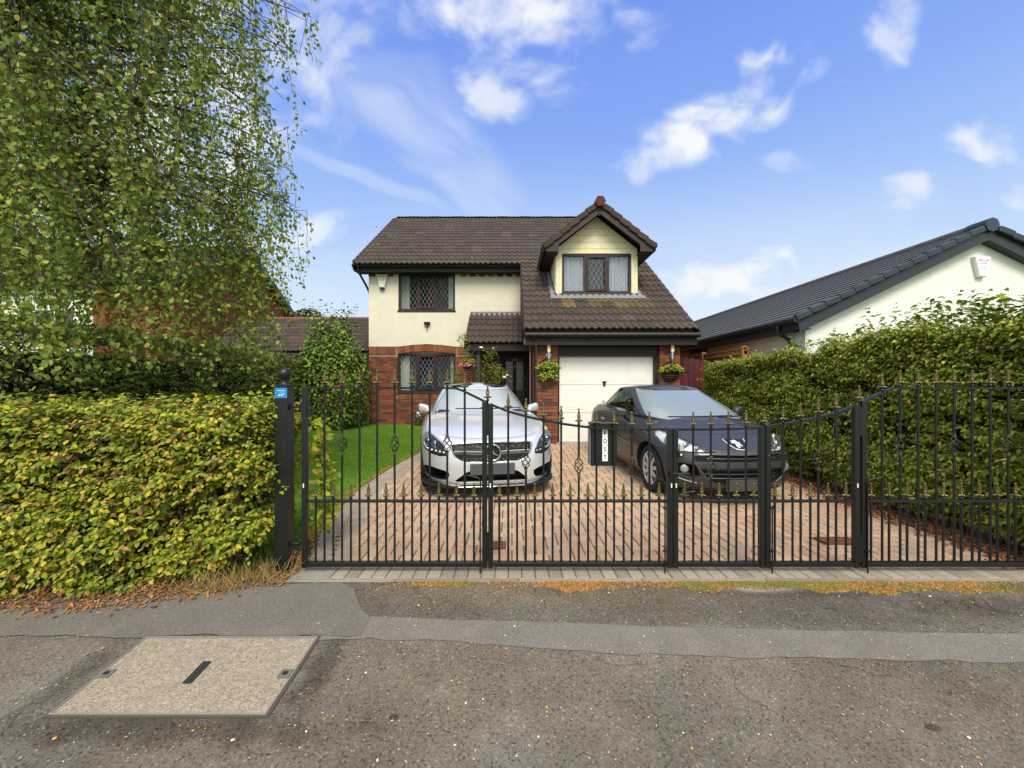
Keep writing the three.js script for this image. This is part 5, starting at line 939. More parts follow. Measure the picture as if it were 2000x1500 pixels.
// ---- weeping birch inside the front hedge: trunk left of the frame, curtains of hanging twigs across it
{
  const t = thing('birch_tree', 'weeping birch with long curtains of small leaves hanging over the left hedges', 'tree'), R = rng(505);
  const BARK = colourMap(128, 512, (x, y) => { const n = fbm(x / 30, y / 5, 131, 3), m = fbm(x / 20, y / 40, 133, 3); const v = n > 0.64 ? 60 : 205 - 50 * m; return [v, v * 0.97, v * 0.92]; });
  const bark = std('#e6e0d4', 0.85, { map: BARK }), twigBark = std('#4a3a2e', 0.9, { map: COARSE });
  const TX = -5.9, TZ = 4.35, taper = (pts, r0, r1, n = 8) => { const g = tube(pts, 1, n, 24), c = new THREE.CatmullRomCurve3(pts.map((p) => (p.isVector3 ? p : new THREE.Vector3(...p)))), p = g.attributes.position, row = n + 1; for (let i = 0; i <= 24; i++) { const q = c.getPointAt(i / 24), r = lerp(r0, r1, i / 24); for (let j = 0; j < row; j++) { const k = i * row + j; p.setXYZ(k, q.x + (p.getX(k) - q.x) * r, q.y + (p.getY(k) - q.y) * r, q.z + (p.getZ(k) - q.z) * r); } } return g; };
  mesh('trunk', taper([[TX, -0.1, -TZ], [TX + 0.05, 1.5, -TZ], [TX + 0.25, 3.2, -TZ - 0.1], [TX + 0.4, 5.2, -TZ], [TX + 0.45, 8, -TZ - 0.2], [TX + 0.5, 10.5, -TZ]], 0.2, 0.05, 12), bark, t);
  const leaves = [], twigs = [], edge = (x, y, z) => x < -2.0 - 0.3 * (-z - 4.35) ** 2 - 0.42 * smooth(3.6, 1.4, y) - 0.3 * smooth(0.35, 0.75, vnoise(y * 1.3, z, 3));
  const leafC = (r) => C(pick(r, [['#7a8e2c', 5], ['#909f34', 4.5], ['#657c28', 4], ['#adb046', 2], ['#cbb53c', 0.25], ['#c8922a', 0.1]]), r, 0.25);
  const twig = (a, b, r) => twigs.push([a, b, r]);
  // one hanging twig from p
  const hang = (p, len) => {
    const pts = [], drift = new THREE.Vector3((R() - 0.4) * 0.5, 0, (R() - 0.5) * 0.4); let q = p.clone();
    const stepL = 0.05, n = Math.floor(len / stepL);
    for (let i = 0; i < n; i++) {
      const s = q.clone(); q = q.clone().addScaledVector(drift, stepL).add(new THREE.Vector3((R() - 0.5) * 0.02, -stepL * (0.8 + 0.3 * R()), (R() - 0.5) * 0.02));
      if (q.y < 1.25 + 0.7 * vnoise(p.x * 3, p.z * 3, 8) || !edge(q.x, q.y, q.z)) break;
      if (i % 2 === 0) twig(s, q.clone().add(q.clone().sub(s)), 0.0013 + 0.0014 * (1 - i / n));
      for (let k = 0; k < (R() < 0.85 ? 2 : 1); k++) leaves.push({ p: q.clone().add(rnd3(R).multiplyScalar(0.07)), n: rnd3(R).add(new THREE.Vector3(0.1, 0.35, 0.5)), d: new THREE.Vector3(0, -0.9, 0).add(rnd3(R).multiplyScalar(0.9)), s: 0.046 * (0.65 + 0.6 * R()), c: leafC(R) });
    }
  };
  for (let i = 0; i < 100; i++) {
    const more = i >= 56, low = i >= 84, h = low ? 3.0 + 1.2 * R() : more ? 4.2 + 3.4 * R() : 2.5 + 5.0 * Math.pow(R(), 0.8), az = more ? (R() - 0.5) * 1.9 : (i / 28) * 6.283 + R() * 0.5, right = Math.max(0, Math.cos(az)), L = (1.5 + 1.2 * R() + 1.6 * right) * (h > 6.4 ? 0.75 : 1);
    const dir = new THREE.Vector3(Math.cos(az), 0, Math.sin(az) * 0.5), rise = 0.7 + 1.6 * R(), droop = 1.5 + 1.6 * R(), base = new THREE.Vector3(TX + 0.3, h, -TZ), pt = (s) => base.clone().addScaledVector(dir, L * s).add(new THREE.Vector3(0, rise * s - droop * s * s, 0));
    if (pt(1).x < -7.6) continue;
    const pts = [0, 0.25, 0.5, 0.75, 1].map(pt).map((p, k) => (k ? p.add(rnd3(R).multiplyScalar(0.08)) : p)), c = new THREE.CatmullRomCurve3(pts);
    let last = 0.1; while (last < 1 && edge(c.getPoint(last).x + 0.4, c.getPoint(last).y, c.getPoint(last).z)) last += 0.05; last = Math.min(1, last);
    mesh('limb', taper([0, 0.25, 0.5, 0.75, 1].map((s) => c.getPoint(s * last)), 0.022 + 0.012 * R(), 0.003, 6), twigBark, t);
    for (let k = 0; k < 13; k++) {
      const s = 0.22 + 0.78 * (k + R()) / 15, p = c.getPoint(s), side = new THREE.Vector3(R() - 0.5, 0.15 * R(), R() - 0.5).normalize().multiplyScalar(0.15 + 0.55 * R()), q = p.clone().add(side);
      if (q.x < -7.0 || !edge(q.x + 0.12, q.y, q.z) || !edge(p.x + 0.12, p.y, p.z)) continue;
      twig(p, q, 0.003); if (fbm(q.x * 1.5 + 9, q.z * 1.5, 71, 2) < 0.33) continue; hang(q, 0.5 + 1.9 * R() * R() + (R() < 0.15 ? 0.9 : 0) + (low ? 1 : 0)); if (R() < 0.7) hang(p.clone().lerp(q, 0.5), 0.4 + 1.4 * R());
    }
  }
  // a bare sawn limb low down
  mesh('limb', taper([[-5.75, 2.45, -4.2], [-5.1, 2.62, -4.1], [-4.6, 2.45, -4.05], [-4.1, 2.4, -4.0], [-3.6, 2.15, -3.95]], 0.05, 0.012, 7), std('#7d6d5c', 0.9, { map: COARSE }), t);
  mesh('limb', taper([[-5.8, 4.1, -4.3], [-5.2, 4.25, -4.4], [-4.4, 4.35, -4.6]], 0.085, 0.05, 8), twigBark, t);
  mesh('limb', taper([[-4.4, 4.35, -4.6], [-4.05, 5.1, -4.7], [-4.0, 6.2, -4.8]], 0.05, 0.03, 8), bark, t);
  mesh('limb', taper([[-5.8, 3.3, -4.2], [-5.0, 3.5, -4.3], [-4.0, 3.55, -4.5], [-3.2, 3.25, -4.6]], 0.07, 0.012, 8), twigBark, t);
  foliage(t, leaves, BIRCHLEAF, leafMat(0.5, 0.65), 300, 'crown');
  const im = new THREE.InstancedMesh(new THREE.CylinderGeometry(1, 1, 1, 4), twigBark, twigs.length), v = new THREE.Vector3();
  twigs.forEach(([a, b, r], i) => { v.copy(b).sub(a); const l = v.length(); dummy.position.copy(a).add(b).multiplyScalar(0.5); dummy.quaternion.setFromUnitVectors(up, v.normalize()); dummy.scale.set(r, l, r); dummy.updateMatrix(); im.setMatrixAt(i, dummy.matrix); });
  im.name = numbered('twigs'); im.castShadow = true; t.add(im); kind(im, 'stuff');
}
// ---------------------------------------------------------------- gates
const GZ = -3.16, IRON = phys('#0d0e10', 0.42), GOLD = std('#7f7247', 0.36, { metalness: 0.7, map: GRAIN }), WHITE = std('#d8d8d4', 0.6);
{ // post
  const p = thing('gate_post', 'square black steel gate post with ball cap and blue sticker', 'gate post', [-1.76, 0, -3.17]);
  mesh('shaft', rbox(0.1, 1.5, 0.1, 0.004, 0, 0.685, 0), IRON, p);
  mesh('cap_plate', rbox(0.106, 0.012, 0.106, 0.003, 0, 1.441, 0), IRON, p);
  mesh('ball_cap', new THREE.LatheGeometry([[0, 0.13], [0.02, 0.128], [0.037, 0.117], [0.047, 0.1], [0.0495, 0.082], [0.046, 0.062], [0.036, 0.045], [0.028, 0.038], [0.03, 0.034], [0.03, 0.028], [0.026, 0.025], [0.028, 0.02], [0.042, 0.008], [0.043, 0]].reverse().map((q) => new THREE.Vector2(...q)), 28).translate(0, 1.446, 0), IRON, p);
  const ARLO = canvasMap(256, 204, (c, w, h) => { c.fillStyle = '#1c7fae'; c.fillRect(0, 0, w, h); c.fillStyle = '#e8f4fa'; c.textAlign = 'center'; c.font = 'bold 25px sans-serif'; c.fillText('Protected by', 128, 62); c.fillRect(104, 92, 46, 4); c.font = '58px sans-serif'; c.fillText('arlo', 124, 164); c.beginPath(); c.ellipse(184, 118, 16, 10, -0.3, 0, 7); c.fill(); });
  mesh('sticker', new THREE.PlaneGeometry(0.095, 0.077).translate(0, 1.382, 0.0512), std('#ffffff', 0.45, { map: ARLO }), p);
  for (const y of [1.275, 0.215]) { mesh('hinge_eye', [bar([0.05, y, 0], [0.13, y, 0], 0.011, 10), cyl(0.016, 0.016, 0.05, 12, 0.13, y, 0), rbox(0.012, 0.05, 0.05, 0.003, 0.054, y, 0)], IRON, p); }
}
// shared pieces
const FINIAL = (() => {
  const lathe = (pts, n) => new THREE.LatheGeometry(pts.map((q) => new THREE.Vector2(...q)), n);
  const spear = [lathe([[0, 0.0405], [0.004, 0.041], [0.011, 0.055], [0.0135, 0.062], [0.0085, 0.0655], [0.0095, 0.07]], 8), lathe([[0.0065, 0.07], [0.0035, 0.105], [0.0035, 0.117]], 8), new THREE.SphereGeometry(0.0085, 10, 8).translate(0, 0.1235, 0)];
  for (let k = 0; k < 6; k++) { const a = k * Math.PI / 3; spear.push(tube([[0.004 * Math.cos(a), 0.112, 0.004 * Math.sin(a)], [0.008 * Math.cos(a), 0.09, 0.008 * Math.sin(a)], [0.0135 * Math.cos(a), 0.072, 0.0135 * Math.sin(a)], [0.008 * Math.cos(a), 0.057, 0.008 * Math.sin(a)]], 0.0022, 4, 8)); }
  for (let k = 0; k < 4; k++) { const a = k * Math.PI / 2 + 0.4; const pet = new THREE.SphereGeometry(1, 7, 5).scale(0.014, 0.0085, 0.0085).rotateZ(-0.45).translate(0.015, 0.037, 0); const tip = new THREE.SphereGeometry(1, 6, 4).scale(0.008, 0.0045, 0.005).rotateZ(0.5).translate(0.0265, 0.036, 0); spear.push(pet.rotateY(a), tip.rotateY(a)); }
  spear.push(lathe([[0, 0.024], [0.007, 0.024], [0.0085, 0.03], [0.016, 0.04], [0.012, 0.047], [0.004, 0.05]], 10));
  return join(spear);
})();
const COLLAR = new THREE.LatheGeometry([[0.0095, 0], [0.0095, 0.006], [0.0125, 0.009], [0.0125, 0.015], [0.009, 0.019], [0.009, 0.024], [0, 0.026]].map((q) => new THREE.Vector2(...q)), 10);
const BASKET = join(Array.from({ length: 4 }, (_, k) => tube(Array.from({ length: 15 }, (_, i) => { const u = i / 14, a = k * Math.PI / 2 + u * Math.PI * 1.15, r = 0.005 + 0.0285 * Math.pow(Math.sin(Math.PI * u), 0.8); return [r * Math.cos(a), (u - 0.5) * 0.118, r * Math.sin(a)]; }), 0.0042, 5, 28)));
const RING = new THREE.TorusGeometry(0.011, 0.0032, 6, 14).rotateX(Math.PI / 2);
const CENTRE = 1.252;
const railY = (x) => tableAt([[0, 1.099], [0.3, 1.1], [0.46, 1.104], [0.6, 1.111], [0.735, 1.125], [0.87, 1.144], [1.0, 1.167], [1.14, 1.199], [1.28, 1.237], [1.42, 1.294], [1.46, 1.314], [1.652, 1.408], [1.69, 1.419], [3, 1.42]], Math.abs(x - CENTRE))[0];
const MID = 0.548, LOW = 0.06;
// one hinged panel between two stiles; long bars carry a finial above the top rail, short ones above the middle rail
function panel(leaf, o) {
  const top = [], n = 24; for (let i = 0; i <= n; i++) { const x = lerp(o.x0, o.x1, i / n); top.push(new THREE.Vector3(x, railY(x), GZ)); }
  const f = mesh('panel_frame', [...[o.x0, o.x1].map((x) => rbox(0.037, railY(x) - LOW + 0.03, 0.04, 0.003, x, (railY(x) + LOW - 0.016) / 2, GZ))], IRON, leaf);
  mesh('bottom_rail', rbox(o.x1 - o.x0 - 0.044, 0.034, 0.04, 0.003, (o.x0 + o.x1) / 2, LOW + 0.003, GZ), IRON, f);
  mesh('middle_rail', rbox(o.x1 - o.x0 - 0.044, 0.018, 0.034, 0.003, (o.x0 + o.x1) / 2, MID, GZ), IRON, f);
  mesh('top_rail', join(top.slice(1).map((q, i) => { const p = top[i], d = q.clone().sub(p); return new THREE.BoxGeometry(d.length() + 0.004, 0.016, 0.036).rotateZ(Math.atan2(d.y, d.x)).translate((p.x + q.x) / 2, (p.y + q.y) / 2, GZ); })), IRON, f);
  const finial = (x, y) => { mesh('collar', COLLAR, IRON, f).position.set(x, y, GZ); const m = mesh('finial', FINIAL, GOLD, f); m.position.set(x, y, GZ); m.rotation.y = x * 9; };
  o.long.forEach((x, i) => {
    const y = railY(x), k = o.baskets.find((b) => b[0] === i);
    if (!k) mesh('bar', cyl(0.0085, 0.0085, y - LOW - 0.02, 8, x, (y + LOW + 0.02) / 2, GZ), IRON, f);
    else {
      const yc = k[1]; mesh('bar', [cyl(0.0085, 0.0085, y - yc - 0.055, 8, x, (y + yc + 0.055) / 2, GZ), cyl(0.0085, 0.0085, yc - 0.055 - LOW - 0.02, 8, x, (LOW + 0.02 + yc - 0.055) / 2, GZ)], IRON, f);
      const b = mesh('basket_twist', BASKET, IRON, f); b.position.set(x, yc, GZ); b.rotation.y = x * 5;
      for (const d of [0.063, 0.076, -0.063, -0.076]) mesh('brass_ring', RING, GOLD, f).position.set(x, yc + d, GZ);
    }
    finial(x, y + 0.006);
  });
  o.short.forEach((x) => { mesh('bar', cyl(0.0085, 0.0085, MID - LOW - 0.02, 8, x, (MID + LOW + 0.02) / 2, GZ), IRON, f); finial(x, MID + 0.008); });
  for (const x of o.tags ?? []) mesh('white_tag', box(0.009, 0.033, 0.002, x, 0.672, GZ + 0.0235), WHITE, f);
  return f;
}
const series = (a, d, n) => Array.from({ length: n }, (_, i) => a + d * i);
function hinge(f, x) {
  for (const [y0, y1] of [[1.055, 1.262], [0.09, 0.29]]) mesh('hinge_barrel', [cyl(0.0135, 0.0135, y1 - y0, 12, x, (y0 + y1) / 2, GZ + 0.012), cyl(0.0145, 0.0145, 0.006, 12, x, (y0 + y1) / 2 + 0.03, GZ + 0.012), cyl(0.006, 0.006, 0.02, 8, x, y1 + 0.01, GZ + 0.012)], IRON, f);
  mesh('hinge_pin', cyl(0.006, 0.006, 0.05, 8, x, railY(x) - 0.005, GZ), IRON, f); mesh('collar', COLLAR, IRON, f).position.set(x, railY(x) + 0.01, GZ); mesh('finial', FINIAL, GOLD, f).position.set(x, railY(x) + 0.01, GZ);
}
function dropBolt(f, x, hy, side) {
  mesh('drop_bolt', [tube([[x + side * 0.105, hy + 0.02, GZ + 0.035], [x + side * 0.05, hy + 0.005, GZ + 0.03], [x + side * 0.012, hy - 0.004, GZ + 0.028], [x, hy - 0.025, GZ + 0.028], [x, hy - 0.12, GZ + 0.028], [x, 0.004, GZ + 0.028]], 0.0058, 7, 40)], IRON, f);
  mesh('bolt_guide', [0.5, 0.17].map((y) => rbox(0.02, 0.014, 0.03, 0.003, x, y, GZ + 0.022)), IRON, f);
}
{
  const left = thing('folding_gate', 'left black folding gate leaf with brass finials, in front of the silver car', 'gate', [0, 0, 0], 0, 'leaves of the black driveway gates');
  panel(left, { x0: -1.596, x1: -0.211, long: series(-1.446, 0.1352, 9), short: series(-1.514, 0.1356, 10), baskets: [[1, 0.987], [4, 0.987], [7, 0.985]], tags: [-1.597] });
  for (const y of [1.275, 0.215]) mesh('hinge_bolt', [bar([-1.63, y - 0.02, GZ], [-1.53, y - 0.02, GZ], 0.008, 8), cyl(0.017, 0.017, 0.014, 6).rotateZ(Math.PI / 2).translate(-1.55, y - 0.02, GZ), rbox(0.014, 0.12, 0.02, 0.004, -1.562, y - 0.02, GZ)], IRON, left);
  const b = panel(left, { x0: -0.164, x1: 1.214, long: series(-0.029, 0.1361, 9), short: series(-0.098, 0.137, 10), baskets: [[1, 0.857], [4, 0.822], [7, 0.81]], tags: [-0.166, 1.222] });
  hinge(b, -0.188); dropBolt(left, -0.243, 0.735, -1); dropBolt(left, 1.17, 0.72, -1);
  const right = thing('folding_gate', 'right black folding gate leaf with brass finials, in front of the grey car', 'gate', [0, 0, 0], 0, 'leaves of the black driveway gates');
  const c = panel(right, { x0: 1.258, x1: 1.924, long: series(1.398, 0.136, 4), short: series(1.33, 0.1336, 5), baskets: [[1, 0.815]], tags: [1.258] });
  panel(right, { x0: 1.968, x1: 2.65, long: series(2.09, 0.1365, 4), short: series(2.027, 0.137, 5), baskets: [[2, 0.868]], tags: [2.648] });
  mesh('collar', COLLAR, IRON, c).position.set(1.946, railY(1.946) + 0.006, GZ); mesh('finial', FINIAL, GOLD, c).position.set(1.946, railY(1.946) + 0.006, GZ);
  const e = panel(right, { x0: 2.705, x1: 4.1, long: series(2.855, 0.139, 9), short: series(2.769, 0.1393, 10), baskets: [[1, 0.982], [4, 0.982], [7, 0.98]], tags: [] });
  hinge(e, 2.678); dropBolt(right, 1.99, 0.5, 0.01); dropBolt(right, 2.72, 0.72, 1);
  const lock = mesh('latch_box', rbox(0.03, 0.055, 0.03, 0.005, 1.292, 0.965, GZ + 0.03), std('#a9aa9e', 0.5), right); mesh('latch_knob', [cyl(0.02, 0.02, 0.02, 14).rotateX(Math.PI / 2).translate(1.288, 0.91, GZ + 0.03)], IRON, lock); mesh('knob_face', cyl(0.008, 0.008, 0.004, 12).rotateX(Math.PI / 2).translate(1.288, 0.912, GZ + 0.042), WHITE, lock);
  mesh('latch_lever', [bar([1.22, 0.765, GZ + 0.03], [1.36, 0.765, GZ + 0.03], 0.007, 8), bar([1.3, 0.615, GZ + 0.03], [1.4, 0.63, GZ + 0.03], 0.006, 8), cyl(0.014, 0.014, 0.03, 10, 1.215, 0.765, GZ + 0.03)], IRON, right);
  mesh('screw', new THREE.SphereGeometry(0.006, 8, 6).scale(1, 1, 0.5).translate(1.97, 0.905, GZ + 0.023), std('#7a4630', 0.6), right);
}
{ // post box hung behind the bars
  const p = thing('post_box', 'black post box lettered POST hung on the bars of the gate', 'post box', [0.715, 0.975, GZ - 0.065]);
  mesh('case', rbox(0.205, 0.325, 0.09, 0.008), phys('#101113', 0.4), p);
  mesh('side_trim', new THREE.CylinderGeometry(0.025, 0.025, 0.3, 12, 1, false, Math.PI, Math.PI).scale(0.5, 1, 1.5).translate(-0.103, 0, -0.005), std('#a7acb0', 0.35, { metalness: 0.7 }), p);
  mesh('lid', rbox(0.215, 0.02, 0.1, 0.006, 0, 0.165, 0), phys('#1a1b1e', 0.35), p);
  mesh('clip', [[-0.053, 0.075], [-0.053, -0.07], [0.083, 0.075], [0.083, -0.07]].map(([x, y]) => rbox(0.03, 0.008, 0.028, 0.002, x, y, 0.055)), M.gutter, p);
  'POST'.split('').forEach((ch, i) => {
    const map = canvasMap(96, 136, (c, w, h) => { c.fillStyle = '#e8e8e4'; c.fillRect(0, 0, w, h); c.strokeStyle = '#9a9a98'; c.lineWidth = 3; c.strokeRect(1, 1, w - 2, h - 2); c.fillStyle = '#121212'; c.font = 'bold 112px sans-serif'; c.textAlign = 'center'; c.save(); c.translate(48, 108); c.scale(0.86, 1); c.fillText(ch, 0, 0); c.restore(); });
    mesh('letter_tile', new THREE.PlaneGeometry(0.043, 0.061).translate(0.007, 0.094 - i * 0.0625, 0.0465), std('#ffffff', 0.5, { map }), p);
  });
}
// ---------------------------------------------------------------- cars
// Each car is built in its own axes: x across, y up from the ground, +z to its nose, origin under the middle.
const evaluator = new Evaluator(); evaluator.useGroups = true; evaluator.attributes = ['position', 'normal', 'uv'];
// hollows are cut out of the body shell; their inner faces are black plastic
function cut(geo, tools, paint, dark) {
  let a = new Brush(geo, paint); a.updateMatrixWorld();
  for (const t of tools) { const b = new Brush(strip(t), dark); b.updateMatrixWorld(); a = evaluator.evaluate(a, b, SUBTRACTION); a.updateMatrixWorld(); }
  const mats = [].concat(a.material), g = a.geometry; g.groups.forEach((q) => { q.materialIndex = mats[q.materialIndex ?? 0] === paint ? 0 : 1; });
  return g;
}
// rings of equal length stacked into one smooth skin; rings are closed unless OPEN
function skin(rings, keep = () => true) {
  const n = rings[0].length, p = [], idx = [];
  rings.forEach((r) => r.forEach((v) => p.push(...v)));
  const P = (k) => new THREE.Vector3(p[k * 3], p[k * 3 + 1], p[k * 3 + 2]), tri = (a, b, c) => { if (P(b).sub(P(a)).cross(P(c).sub(P(a))).lengthSq() > 1e-14) idx.push(a, b, c); };
  for (let j = 0; j + 1 < rings.length; j++) for (let i = 0; i < n; i++) { if (!keep(i, j)) continue; const k = (i + 1) % n, a = j * n + i, b = j * n + k, c = a + n, d = b + n; tri(a, b, d); tri(a, d, c); }
  const g = new THREE.BufferGeometry(); g.setAttribute('position', new THREE.Float32BufferAttribute(p, 3)); g.setIndex(idx);
  return g;
}
function smoothSkin(g) { const m = mergeVertices(g, 1e-4); m.computeVertexNormals(); m.setAttribute('uv', new THREE.BufferAttribute(new Float32Array(m.attributes.position.count * 2), 2)); return m; }
const curve = (tab) => { const pts = tab.map(([a, b]) => new THREE.Vector2(a, b)); return (x) => { // monotone smooth table
  if (x <= pts[0].x) return pts[0].y; const n = pts.length; if (x >= pts[n - 1].x) return pts[n - 1].y;
  let i = 0; while (x > pts[i + 1].x) i++;
  const s = (k) => { if (k <= 0 || k >= n - 1) return 0; const a = (pts[k].y - pts[k - 1].y) / (pts[k].x - pts[k - 1].x), b = (pts[k + 1].y - pts[k].y) / (pts[k + 1].x - pts[k].x); return a * b <= 0 ? 0 : 2 * a * b / (a + b); };
  const h = pts[i + 1].x - pts[i].x, t = (x - pts[i].x) / h, m0 = s(i) * h, m1 = s(i + 1) * h, t2 = t * t, t3 = t2 * t;
  return (2 * t3 - 3 * t2 + 1) * pts[i].y + (t3 - 2 * t2 + t) * m0 + (-2 * t3 + 3 * t2) * pts[i + 1].y + (t3 - t2) * m1; }; };
const pw = (v, e) => Math.sign(v) * Math.pow(Math.abs(v), e);
// plan outline from the nose centre round the +x side to the tail centre, then mirrored
function planRing(zf, zr, zmf, zmr, w, nf, mf, nr, mr, f) {
  const half = [], NF = 30, NS = 26, NR = 18;
  for (let i = 0; i <= NF; i++) { const a = (i / NF) * Math.PI / 2; half.push([w * pw(Math.sin(a), 2 / mf), zmf + (zf - zmf) * pw(Math.cos(a), 2 / nf)]); }
  for (let i = 1; i < NS; i++) half.push([w, lerp(zmf, zmr, i / NS)]);
  for (let i = NR; i >= 0; i--) { const a = (i / NR) * Math.PI / 2; half.push([w * pw(Math.sin(a), 2 / mr), zmr + (zr - zmr) * pw(Math.cos(a), 2 / nr)]); }
  const full = [...half, ...half.slice(1, -1).reverse().map(([x, z]) => [-x, z])];
  return full.map(([x, z]) => f(x, z));
}
function carBody(o) {
  const rings = [], S = [0, 0.03, 0.1, 0.18, 0.26, 0.34, 0.42, 0.5, 0.58, 0.66, 0.74, 0.82, 0.89, 0.95, 1];
  const yAt = (s, z) => lerp(o.bottom(z), o.shoulder(z), s), yNose = (s) => yAt(s, o.nose(0.5) - 0.15), yTail = (s) => yAt(s, o.tail(0.5) + 0.15);
  const bottomRing = planRing(o.nose(yNose(0)) - 0.1, o.tail(yTail(0)) + 0.1, o.zmf, o.zmr, o.width * o.side(0), o.nf, o.mf, o.nr, o.mr, (x, z) => [0, o.bottom(z), z]);
  rings.push(bottomRing.map(([, y, z]) => [0, y, clamp(z, -1.4, 1.4)]));
  for (const s of S) rings.push(planRing(o.nose(yNose(s)), o.tail(yTail(s)), o.zmf, o.zmr, o.width * o.side(s), o.nf, o.mf, o.nr, o.mr, (x, z) => { const k = o.plan(z); return [x * k, yAt(s, z), z]; }));
  const top = rings[rings.length - 1];
  for (const t of [0.06, 0.14, 0.24, 0.36, 0.5, 0.66, 0.83, 1]) rings.push(top.map(([x, y, z]) => { const zz = lerp(z, clamp(z, o.spine[0], o.spine[1]), Math.pow(t, 1.15)), yc = o.centre(zz), ys = o.shoulder(zz); return [x * (1 - t), lerp(lerp(y, ys, t), yc, 1 - Math.pow(1 - t, o.crown ?? 2.3)), zz]; }));
  return smoothSkin(skin(rings));
}
// cabin: rings from the belt to the roof edge and over the roof; cells go to glass or to pillars
function carCabin(o, car, paint, glassFront, glassSide) {
  const U = [0, 0.07, 0.2, 0.35, 0.5, 0.65, 0.8, 0.93, 1], rings = [];
  for (const u of U) rings.push(planRing(lerp(o.front[0], o.front[1], u), lerp(o.rear[0], o.rear[1], Math.pow(u, o.rearPow ?? 1)), lerp(o.mf[0], o.mf[1], u), lerp(o.mr[0], o.mr[1], u), lerp(o.half[0], o.half[1], Math.pow(u, 1.35)), o.nf, o.mfx, o.nr, o.mrx, (x, z) => [x, lerp(o.belt(z), o.roofEdge(z), u), z]));
  const top = rings[rings.length - 1];
  for (const t of [0.05, 0.12, 0.22, 0.36, 0.55, 0.78, 1]) rings.push(top.map(([x, y, z]) => { const zz = lerp(z, clamp(z, o.spine[0], o.spine[1]), t); return [x * (1 - t), lerp(y, o.roof(zz), 1 - Math.pow(1 - t, 2.2)), zz]; }));
  const n = rings[0].length, sym = (i) => (i > n / 2 ? n - 1 - i : i);   // cell i and its mirror image
  const kindOf = (i, j) => o.cells(sym(i), j, n);
  const whole = skin(rings), normals = (() => { const m = mergeVertices(whole, 1e-4); m.computeVertexNormals(); return m; })();
  const key = (v) => v.map((q) => Math.round(q * 1e4)).join(), lookup = new Map(), mp = normals.attributes.position, mn = normals.attributes.normal;
  for (let i = 0; i < mp.count; i++) lookup.set(key([mp.getX(i), mp.getY(i), mp.getZ(i)]), [mn.getX(i), mn.getY(i), mn.getZ(i)]);
  const make = (name, what, mat, inset, parent = car) => {
    const g = strip(skin(rings, (i, j) => kindOf(i, j) === what)), p = g.attributes.position, nn = g.attributes.normal;
    if (!p.count) return null;
    for (let i = 0; i < p.count; i++) { const q = lookup.get(key([p.getX(i), p.getY(i), p.getZ(i)])) ?? [0, 1, 0]; nn.setXYZ(i, ...q); p.setXYZ(i, p.getX(i) - q[0] * inset, p.getY(i) - q[1] * inset, p.getZ(i) - q[2] * inset); }
    g.setAttribute('uv', new THREE.BufferAttribute(new Float32Array(p.count * 2), 2));
    return mesh(name, g, mat, parent);
  };
  const roof = make('roof', 'paint', paint, 0);
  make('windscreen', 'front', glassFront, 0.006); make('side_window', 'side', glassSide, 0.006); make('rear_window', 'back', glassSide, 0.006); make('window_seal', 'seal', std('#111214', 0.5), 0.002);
  make('sunroof', 'sunroof', phys('#16100f', 0.06), -0.001);
  return roof;
}
function wheel(car, x, z, r, w, rimMat, spokes, side) {
  const t = mesh('wheel', new THREE.LatheGeometry([[r * 0.72, -w / 2 + 0.01], [r * 0.9, -w / 2], [r * 0.985, -w / 2 + 0.025], [r, -w / 4], [r, w / 4], [r * 0.985, w / 2 - 0.025], [r * 0.9, w / 2], [r * 0.72, w / 2 - 0.01]].map((q) => new THREE.Vector2(...q)), 40).rotateZ(Math.PI / 2), std('#1b1b1c', 0.9, { map: GRAIN }), car);
  t.position.set(x, r, z);
  const tread = []; for (let k = 0; k < 48; k++) for (const s of [-1, 0, 1]) tread.push(box(w * 0.24, 0.006, 0.012, s * w * 0.29, r, 0).rotateX((k + s * 0.3) / 48 * 6.2832)); kind(mesh('tread', tread, std('#141414', 0.95), t), 'stuff');
  const R1 = r * 0.72, o = side * w * 0.36, rim = mesh('rim', [new THREE.LatheGeometry([[R1 * 0.93, -w * 0.4], [R1, -w * 0.42], [R1 * 1.02, w * 0.4], [R1 * 0.96, w * 0.45], [R1 * 0.9, w * 0.38], [R1 * 0.88, w * 0.1], [R1 * 0.86, -w * 0.2]].map((q) => new THREE.Vector2(...q)), 40).rotateZ(-side * Math.PI / 2), new THREE.CylinderGeometry(R1 * 0.2, R1 * 0.24, 0.03, 16).rotateZ(Math.PI / 2).translate(o, 0, 0)], rimMat, t);
  for (let k = 0; k < spokes; k++) mesh('spoke', rbox(0.024, R1 * 0.78, R1 * 0.24, 0.008, o * 1.02, R1 * 0.55, 0).rotateX(k / spokes * 6.2832), rimMat, t);
  mesh('brake_disc', new THREE.CylinderGeometry(R1 * 0.78, R1 * 0.78, 0.02, 28).rotateZ(Math.PI / 2).translate(o * 0.2, 0, 0), std('#5c5a58', 0.5, { metalness: 0.7 }), t);
  return t;
}
